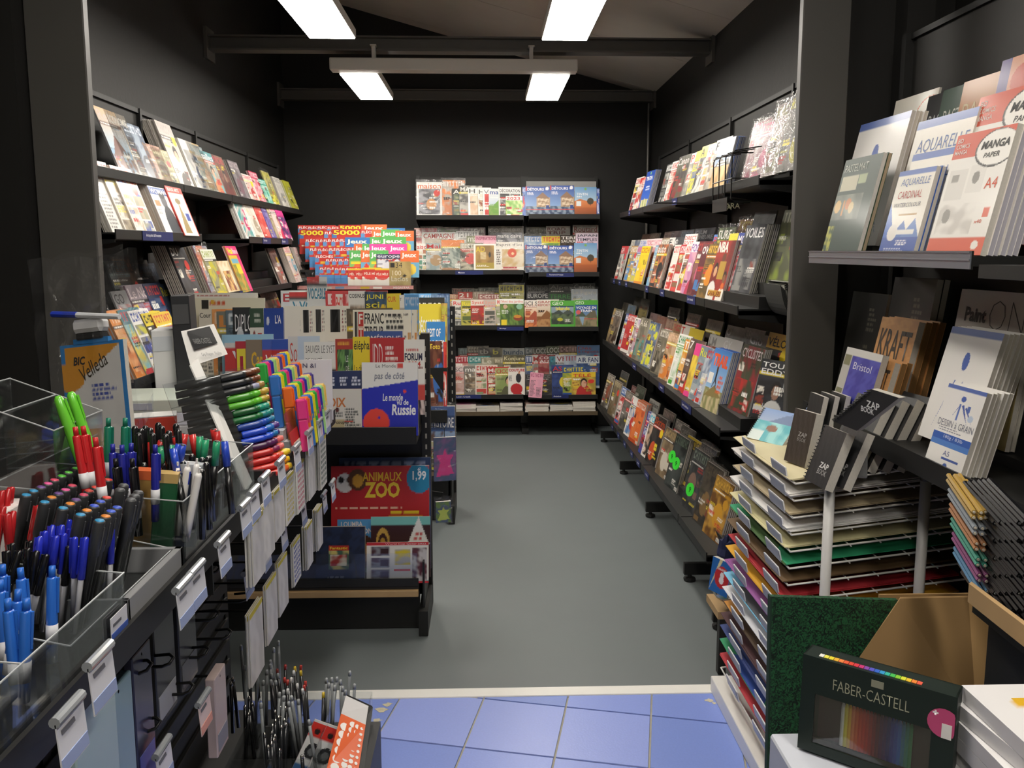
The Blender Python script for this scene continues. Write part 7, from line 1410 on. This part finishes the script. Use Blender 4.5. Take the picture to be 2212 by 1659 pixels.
for k in range(LEV-1):
    cs = PAP[k % len(PAP)].split()
    for q in range(4 if k in (1, 3) else 2):
        r_ = random.Random(k*5+q); nx = 8; x0 = PX0-.002-.0015*k+r_.uniform(-.012, .0); y0, y1 = PY0+.006+r_.uniform(0, .01), PY1+.012-r_.uniform(0, .03); mb = MB(); th = .0022
        rows = []
        for e in (0, 1):
            for i in range(nx+1):
                for j in range(7):
                    u = i/nx; v = j/6; x = x0+(PX1-.01-x0)*u; y = y0+(y1-y0)*v
                    sag = -.006*math.sin(math.pi*v)*(1 if u < .3 else .4)-.004*(u < .01)*(1-abs(v-.5))
                    rows.append((x-c.x, y-c.y, tz(k)+TSL*(x-PX0)+.006+.0034*q+sag*(q > 0)*.6+e*th))
        N = (nx+1)*7; fs = []
        for e in (0, 1):
            for i in range(nx):
                for j in range(6):
                    b = e*N+i*7+j; f = (b, b+1, b+8, b+7); fs.append(f if e else f[::-1])
        for j in range(6): fs.append((j, j+1, N+j+1, N+j)); b = nx*7+j; fs.append((b+1, b, N+b, N+b+1))
        for i in range(nx): b = i*7; fs.append((b+7, b, N+b, N+b+7)); b = i*7+6; fs.append((b, b+7, N+b+7, N+b))
        mb.add(rows, fs); cc = cs[min(q, len(cs)-1)] if len(cs) == 1 or q < 2 else cs[0]
        o = mb.build('paper_sheet', col_mat(cs[(q+1) % len(cs)] if len(cs) > 1 else cc, .75)); o.location = c
        tag(o, '%s sheet of paper, %s up in tray %s from the top' % (cname(cs[(q+1) % len(cs)] if len(cs) > 1 else cc), ORD[q], ORD[k]), 'paper', 'paper sheets in the wire rack')
for x, y, zt in ((.955, 2.2, 1.065), (1.22, 2.19, 1.035), (.97, 2.9, .95), (1.3, 2.9, 1.0)):
    o = MB().tube([(x-c.x, y-c.y, .06), (x-c.x, y-c.y, zt-.02)], .0145, 14).build('post', col_mat('cfcdca', .4), pk, True)
    MB().tube([(x-c.x, y-c.y, zt-.02), (x-c.x, y-c.y, zt+.008), (x-c.x, y-c.y, zt+.012)], [.0155, .0155, .012], 14).build('cap', col_mat('1a1a1a', .4), o, True)
MB().box(.84-c.x, 1.45-c.x, 2.1-c.y, 2.9-c.y, 0, .06, bev=.003).build('base', WHITE, pk)
# ---- notebooks on the top tray
BK = '232325'
SPECIAL.update({'zap': [('bg', '2a2a2b'), ('n', 0, 0, 1, 1, '262627', '2f2f30', 4, 3)], 'zapb': [('bg', '453c38'), ('n', 0, 0, 1, 1, '40372f', '4a423c', 4, 3)]})
SPTXT.update({'zap': [('ZAP', .42, .30, .4, .1, 'd8d8d4', .03), ('BOOK', .42, .19, .4, .09, 'c8c8c4', -.01)], 'zapb': [('ZAP', .4, .52, .4, .08, 'b8b4b0', .01), ('BOOK', .4, .43, .4, .07, 'b0aca8', -.01)], 'seaside': []})
TRAYZ = lambda x: tz(0)+TSL*(x-PX0)+.016
def notebook(px, X, w_, h_, t, kind, lab, rz=-86, tilt=18, spiral=False, dz=0, roll=0, y=None):
    z = TRAYZ(X)+dz; y = solve_y(px, X, z, .5) if y is None else y
    o = booklet((X, y, z), rz, tilt, w_, h_, t, 'Z|d8d8d4|%s|%s' % (kind, {'zap': '232325', 'zapb': '453c38', 'seaside': '8fc0de'}[kind]), 5, name='notebook', nx=14, nz=18, roll=roll)
    for q in ('_d', '_a', '_t'): o.pop(q, None)
    if spiral:
        mb = MB(); n = 16
        for k in range(n):
            zc = h_*(.04+.92*k/(n-1)); mb.tube([(.006*math.cos(a)-.001, t/2+(t/2+.004)*math.sin(a), zc) for a in [i*.7854 for i in range(9)]], .0012, 4, cap=False)
        mb.build('spiral_binding', BWIRE, o)
    MB().box(0, w_, t, t+.0012, 0, h_).build('back_cover', col_mat(BK, .5), o)
    tag(o, lab, 'notebook', 'notebooks on the wire rack')
notebook(1612, .905, .16, .13, .012, 'seaside', 'seaside picture pad leaning at the left end of the top tray', -62, 42, True)
notebook(1700, 1.0, .19, .16, .012, 'seaside', 'seaside picture pad behind, partly covered by black notebooks', -62, 40, True, y=2.66)
notebook(1693, .92, .1, .165, .03, 'zapb', 'brown black notebook standing beside the seaside pad', -74, 12)
notebook(1737, .905, .115, .165, .026, 'zap', 'spiral notebook nearest to the near label holder', -84, 20, True)
notebook(1775, .95, .115, .165, .024, 'zap', 'black notebook tucked behind the nearest spiral notebook', -84, 22)
notebook(1800, .99, .09, .12, .03, 'zap', 'small spiral notebook with rings facing out', -20, 22, True)
for k in range(4): notebook(1846, 1.03+k*.037, .15, .225, .026, 'zap', 'large black notebook leaning right, %s of four' % ORD[k], -82, 26, y=2.42-.01*k)
for k in range(6): notebook(1748, 1.03+k*.03, .1, .16, .016, 'zap', 'black notebook in the upright row behind, %s of six' % ORD[k], -88, 10, y=2.62-.012*k, dz=.015)
q = [on(1560+a/3.393, 640+b/3.393, Z=z) for a, b, z in ((815, 915, 1.185), (990, 985, 1.18), (1335, 735, 1.275), (1095, 680, 1.30))]
q[2] = q[1]+q[3]-q[0]; ctr = sum(q, Vector())/4; ql = [p-ctr for p in q]; nn = (ql[1]-ql[0]).cross(ql[3]-ql[0]).normalized(); nn = nn if nn.dot(EYEV-ctr) > 0 else -nn
o = MB().slab(ql, -nn, .018).build('notebook', mat('page_block', 'c4bfb4', .8)); o.location = ctr
MB().slab([p+nn*.0005 for p in ql], nn, .0015).build('cover', col_mat('29292a', .5), o)
mb = MB()
for k in range(14):
    p = ql[0].lerp(ql[3], .05+.9*k/13); mb.tube([p+nn*.008*math.sin(a)+(ql[0]-ql[1]).normalized()*.007*math.cos(a) for a in [i*.7854 for i in range(9)]], .0014, 4, cap=False)
mb.build('spiral_binding', BWIRE, o)
ex = (ql[2]-ql[3]).normalized(); ey = (ql[3]-ql[0]).normalized(); MXn = Matrix((ex, -nn, nn.cross(ex))).transposed().to_4x4()
for s_, a, b, sw, sh in (('ZAP', .45, .6, .05, .018), ('BOOK', .45, .47, .05, .015)):
    t = obj('lettering', text_mesh(s_, sw, sh, .02, 0, 'dcdcd8'), o); t.matrix_local = Matrix.Translation(ql[0].lerp(ql[1], a).lerp(ql[3].lerp(ql[2], a), b)+nn*.0026) @ MXn
tag(o, 'large black spiral notebook lying on top of the other notebooks', 'notebook', 'notebooks on the wire rack')
# ------------------------------------------------------------------ cardboard box, portfolio, pencil set
CARD = mat('corrugated_card', 'a07f52', .85, noise=.12, nscale=8)
BY = 1.72
bx_ = tag(empty('cardboard_box', (.9, BY, 0)), 'open brown cardboard box at the lower right', 'box'); bl_ = bx_.location
P = lambda px, py, Y: on(px, py, Y=Y)-bl_
b0, b1 = P(1900, 1285, BY+.18), P(2092, 1285, BY+.18)
MB().box(b0.x, b1.x+.15, .18, .186, 0, b0.z).build('back_wall', CARD, bx_)
MB().slab([(b0.x-.24, -.2, 0), (b0.x-.2, .18, 0), (b0.x-.2, .18, .62), (b0.x-.24, -.2, .62)], (1, 0, 0), .006).build('side_wall', CARD, bx_)
fl = [P(1853, 1428, BY-.085), P(2110, 1560, BY-.10), P(2200, 1420, BY+.0), P(2092, 1290, BY+.08), P(1945, 1293, BY-.08)]
MB().add([p for p in fl]+[p+Vector((.004, .008, 0)) for p in fl], [(0, 1, 2, 3, 4), (9, 8, 7, 6, 5)]+[(i, (i+1) % 5, 5+(i+1) % 5, 5+i) for i in range(5)]).build('flap', CARD, bx_)
MB().box(b0.x-.2, b1.x+.15, -.2, -.194, 0, .52).build('front_wall', CARD, bx_); MB().slab([(b1.x+.15, -.2, 0), (b1.x+.15, .18, 0), (b1.x+.15, .18, .85), (b1.x+.15, -.2, .85)], (1, 0, 0), .006).build('side_wall', CARD, bx_)
GM = bpy.data.materials.new('green_marbled_board'); GM.use_nodes = True; nt = GM.node_tree; bs = nt.nodes['Principled BSDF']; bs.inputs['Roughness'].default_value = .6
tc = nt.nodes.new('ShaderNodeTexCoord'); nz_ = nt.nodes.new('ShaderNodeTexNoise'); nz_.inputs['Scale'].default_value = 110; nz_.inputs['Detail'].default_value = 3; nz_.inputs['Distortion'].default_value = 2.0
rp = nt.nodes.new('ShaderNodeValToRGB'); rp.color_ramp.elements[0].position = .42; rp.color_ramp.elements[0].color = (*lin('0d1f16'), 1); rp.color_ramp.elements[1].position = .6; rp.color_ramp.elements[1].color = (*lin('27603a'), 1)
nt.links.new(tc.outputs['Object'], nz_.inputs['Vector']); nt.links.new(nz_.outputs['Fac'], rp.inputs[0]); nt.links.new(rp.outputs[0], bs.inputs['Base Color'])
gp = [on(1660, 1700, Y=BY-.06), on(1950, 1700, Y=BY-.04), on(1940, 1297, Y=BY-.02), on(1668, 1289, Y=BY-.06)]; g0 = gp[0].copy()
o = MB().slab([p-g0 for p in gp], (0, 1, 0), .012).build('art_portfolio', GM); o.location = g0; MB().slab([gp[0]-g0+Vector((-.004, 0, 0)), gp[3]-g0+Vector((-.004, 0, 0)), gp[3]-g0+Vector((-.004, .016, 0)), gp[0]-g0+Vector((-.004, .016, 0))], (1, 0, 0), .004).build('spine', mat('green_cloth', '1c3a28', .8), o); tag(o, 'green marbled art portfolio standing in the cardboard box', 'portfolio')
# pencil set
FY = 1.25; a0, a3 = on(1722, 1614, Y=1.30), on(1734, 1417, Y=1.30); a1 = Vector((on(2066, 1530, Y=1.155).x, 1.155, a0.z))
ex = (a1-a0).normalized(); ez = (a3-a0); W_, H_ = (a1-a0).length, ez.length; ez = Vector((0, .08, 1)); ey = ez.cross(ex).normalized(); ez = ex.cross(ey).normalized()
fb = empty('pencil_set'); fb.matrix_world = Matrix.Translation(a0) @ Matrix((ex, ey, ez)).transposed().to_4x4()
if ey.y < 0: ey = -ey
tag(fb, 'dark green boxed set of coloured pencils with a window and rainbow strip', 'pencil set')
DG = col_mat('16241e', .45)
mb = MB(); wx0, wx1, wz0, wz1 = .1*W_, .86*W_, .1*H_, .62*H_
for q in ((0, wx0, 0, H_), (wx1, W_, 0, H_), (wx0, wx1, 0, wz0), (wx0, wx1, wz1, H_)): mb.box(q[0], q[1], 0, .003, q[2], q[3])
mb.box(0, .003, .003, .05, 0, H_); mb.box(W_-.003, W_, .003, .05, 0, H_); mb.box(0, W_, .003, .05, 0, .003); mb.box(0, W_, .003, .05, H_-.003, H_); mb.box(0, W_, .047, .05, 0, H_)
mb.build('box_body', DG, fb); MB().box(wx0, wx1, .03, .034, wz0, wz1).build('inner_tray', col_mat('3a2a2e', .6), fb); MB().box(wx0, wx1, .002, .0026, wz0, wz1).build('window', ACRYL, fb)
RB = 'e8e8e4 e8dc4a e8b83a e88a5a e0683a d8482e d0382e c0302e a82a34 8a2438 6a2440 5a2a5a 4a2a6a 2a2a7a 2a3a9a 2a50b0 2a6ac0 2a7a9a 2a8a7a 2a8a5a 3a9a4a 2a7a3a'.split()
for k, cc in enumerate(RB[:20]):
    x = wx0+(wx1-wx0)*(.24+.62*k/20); o = MB().tube([(x, .018, wz0+.004), (x, .018, wz1-.014), (x, .018, wz1-.004)], [.0032, .0032, .001], 6).build('pencil', col_mat(cc, .35, .4), fb)
for k, cc in enumerate(('f0efe8 f0e85a f0e03a f0b83a f08a4a e8603a e04a3a d83a4a c83a7a 8a4aae 5a5ac8 3a6ad0 3a9ad0 3ab8a0 4ac05a 8ad03a d8e03a f0c83a f08a3a e8604a').split()):
    MB().box(W_*(.1+.034*k), W_*(.1+.034*k)+W_*.03, .008, .02, H_, H_+.0008).build('colour_chip', col_mat(cc, .4), fb)
lettering(fb, 'FABER-CASTELL', W_*.22, H_*.72, W_*.5, H_*.11, 'a8a890', -.01, y=-.0008); MB().box(W_*.47, W_*.55, -.0008, 0, H_*.87, H_*.94).build('emblem', col_mat('8a8a78', .5), fb)
n = 20; MB().add([(W_*.93+W_*.1*math.cos(6.283*k/n) if W_*.93+W_*.1*math.cos(6.283*k/n) < W_*.995 else W_*.995, -.001, H_*.72+W_*.1*math.sin(6.283*k/n)) for k in range(n)], [tuple(range(n))]).build('pink_badge', col_mat('c04a78', .45), fb)
lettering(fb, '+', W_*.86, H_*.78, W_*.035, W_*.035, 'f0e8ec', .06, y=-.0016); MB().box(W_*.92, W_*.98, -.0016, -.0011, H_*.58, H_*.72).build('badge_picture', col_mat('e0dcd8', .5), fb)
# cartons the pencil set stands on, and the white boxes beside it
cz = min((fb.matrix_world @ Vector(p)).z for p in ((0, 0, 0), (W_, 0, 0), (W_, .05, 0)))
o = MB().box(-.13, .17, -.05, .12, 0, cz-.002, bev=.004).build('carton', col_mat('c8ccd6', .5)); o.location = (a0.x+.1, FY-.02, 0); MB().box(-.1, .1, -.0515, -.05, cz-.1, cz-.02).build('printed_band', col_mat('c85a4a', .5), o); tag(o, 'white carton with coloured print under the pencil set', 'carton')
r_ = random.Random(4)
PB = [('bg', 'e6e4e4'), ('e', .25, .7, .06, .09, 'e0b02a'), ('e', .7, .7, .14, .14, '8a6a4a'), ('r', .3, .3, .36, .6, 'd8583a'), ('r', .5, .25, .56, .5, '3a4aae'), ('e', .4, .82, .05, .06, 'c83a44'), ('e', .85, .35, .06, .1, '3a3a6a'), ('n', .05, .05, .4, .2, 'e6e4e4', 'c8a890', 3, 3)]
zt = .965
base_top = zt-.025*7
o = MB().box(-.15, .15, -.11, .11, 0, base_top-.001).build('carton', col_mat('c4b08a', .7)); o.location = (.87, 1.12, 0); MB().box(-.151, .151, -.02, .02, base_top-.1, base_top-.0005).build('tape', col_mat('b09a70', .4), o); tag(o, 'brown carton carrying the pile of white paint boxes', 'carton')
for k in range(7):
    me = leaf_mesh(('paintbox',), .26, .18, .024, PB, 24, 18, PRINT, spine='d8d6d8', pages=col_mat('d6d4d8', .6))
    o = obj('paint_box', me, None, (.745+r_.uniform(-.012, .012), 1.035+r_.uniform(-.012, .012), base_top+.025*(k+1)), (-math.pi/2, 0, r_.uniform(-.05, .12))); MB().box(.002, .02, .001, .023, -.001, 0).build('blue_end', col_mat('2a3a6a', .5), o); tag(o, 'white paint box with colourful print, %s in the pile from below' % ORD[k], 'box', 'pile of white paint boxes')
# ---- wooden display with black pencils
wd = tag(empty('pencil_display', (.98, 1.35, 0)), 'wooden edged display of black pencils and coloured bundles at the right edge', 'pencil holder')
e0, e1 = on(2090, 1300, Y=1.42)-wd.location, on(2240, 1420, Y=1.2)-wd.location
MB().slab([e0, e1, e1+Vector((0, 0, .035)), e0+Vector((0, 0, .035))], (1, .9, 0), .014).build('wooden_edge', WOOD, wd)
MB().slab([e0+Vector((.01, .0, -.02)), e1+Vector((.01, 0, -.02)), e1+Vector((.3, .2, -.02)), e0+Vector((.3, .2, -.02))], (0, 0, 1), .03).build('tray_floor', BLACK, wd)
MB().box(e0.x+.03, e0.x+.2, -.1, .05, 0, e0.z-.02).build('stand', BLACK, wd)
BUND = ['5a8ab0', '8a4a7a', '4a9a86', 'b07a52', '8a929a', 'b0904a']
for k, cc in enumerate(BUND):
    p = on(2118-k*3, 1288-k*34, Y=1.43)
    for q in range(7):
        s_ = p+Vector(((q % 4)*.011, -.004*(q % 2), .0105*(q//4)))
        o = MB().tube([Vector((0, 0, 0)), Vector((.03, .14, .03))], .0048, 6).build('coloured_pencil', col_mat(cc, .3, .4)); o.location = s_
        MB().tube([Vector((-.0003, -.0014, -.0003)), Vector((.0004, .0019, .0004))], .0026, 6).build('lead_end', col_mat('d8d0c0', .5), o); tag(o, '%s pencil, %s in the %s bundle from below, wooden display' % (cname(cc), ORD[q], ORD[k]), 'pencil', 'coloured pencils in the wooden display')
for i in range(7):
    for j in range(12):
        p = on(2150+i*13+(j % 2)*6, 1130+j*19, Y=1.40-.02*i)
        o = MB().tube([Vector((0, 0, 0)), Vector((.02, .15, .03))], .0052, 6).build('black_pencil', col_mat('151517', .25, .6)); o.location = p
        MB().tube([Vector((-.0002, -.0016, -.0003)), Vector((.0003, .0022, .0004))], .0022, 6).build('silver_end', col_mat('c8c8c8', .3) if (i*5+j*3) % 4 == 0 else col_mat('3a3a3e', .3), o)
        tag(o, 'black pencil in the wooden display, column %s, %s from top' % (ORD[i], ORD[j]), 'pencil', 'black pencils in the wooden display')
# ---- gift things at the near end of the right rack
def blob(name, p, r, m, lab, cat, seed, sq=(1, 1, 1)):
    rr = random.Random(seed); mb = MB(); n, k = 12, 8
    for j in range(k+1):
        th = math.pi*j/k
        for i in range(n):
            f = 1+rr.uniform(-.16, .16); mb.v.append((r*f*sq[0]*math.sin(th)*math.cos(6.283*i/n), r*f*sq[1]*math.sin(th)*math.sin(6.283*i/n), r*f*sq[2]*math.cos(th)))
    for j in range(k):
        for i in range(n): mb.f.append((j*n+i, j*n+(i+1) % n, (j+1)*n+(i+1) % n, (j+1)*n+i)); mb.m.append(0)
    o = mb.build(name, m); o.location = p; return tag(o, lab, cat)
sp = on(1570, 1250, Y=3.05)
o = blob('foil_bag', sp+Vector((.01, 0, -.02)), .07, mat('silver_foil', 'c0beb8', .16, metal=.95), 'crumpled silver foil bag at the near end of the right rack', 'bag', 3, (.9, .8, 1.1))
o = blob('cloth_bag', on(1572, 1195, Y=3.12), .055, col_mat('20264a', .8), 'navy cloth drawstring bag above the foil bag', 'bag', 5, (.8, .8, 1.3)); MB().tube([(0, 0, -.05), (-.03, -.02, -.13), (.0, -.02, -.17), (.03, 0, -.12)], .003, 6).build('cord', col_mat('20264a', .8), o)
o = leaf_mesh(('gift',), .1, .13, .02, [('bg', '2a6ab0'), ('tri', (0, 0), (.4, 1), (.55, 1), 'e0d8a0'), ('e', .6, .5, .38, .32, 'c83034'), ('e', .6, .56, .1, .1, 'f0ece8'), ('e', .6, .42, .12, .12, 'f0ece8'), ('t', .35, .68, .85, .76, 'f0e0dc', 1, 3)], 22, 26)
o = obj('gift_packet', o, None, on(1530, 1272, Y=3.02), (-.15, 0, -1.1)); tag(o, 'blue gift packet with a red round badge at the near end of the right rack', 'packet')
pb = on(1560, 1310, Y=3.06)
o = tag(empty('gift_stand', (pb.x+.03, 3.1, 0)), 'small black stand under the gift packets beside the paper rack', 'stand'); MB().box(-.06, .1, -.09, .08, pb.z-.03, pb.z).build('top', WOOD, o); MB().box(-.05, -.02, -.08, -.05, 0, pb.z-.03).build('leg', BLACK, o); MB().box(.06, .09, .04, .07, 0, pb.z-.03).build('leg', BLACK, o)
_c = COPY.build('magazine_copies', COPYM); _c['kind'] = 'stuff'; tag(_c, 'further copies of magazines packed behind the front copies on the racks', 'magazines')
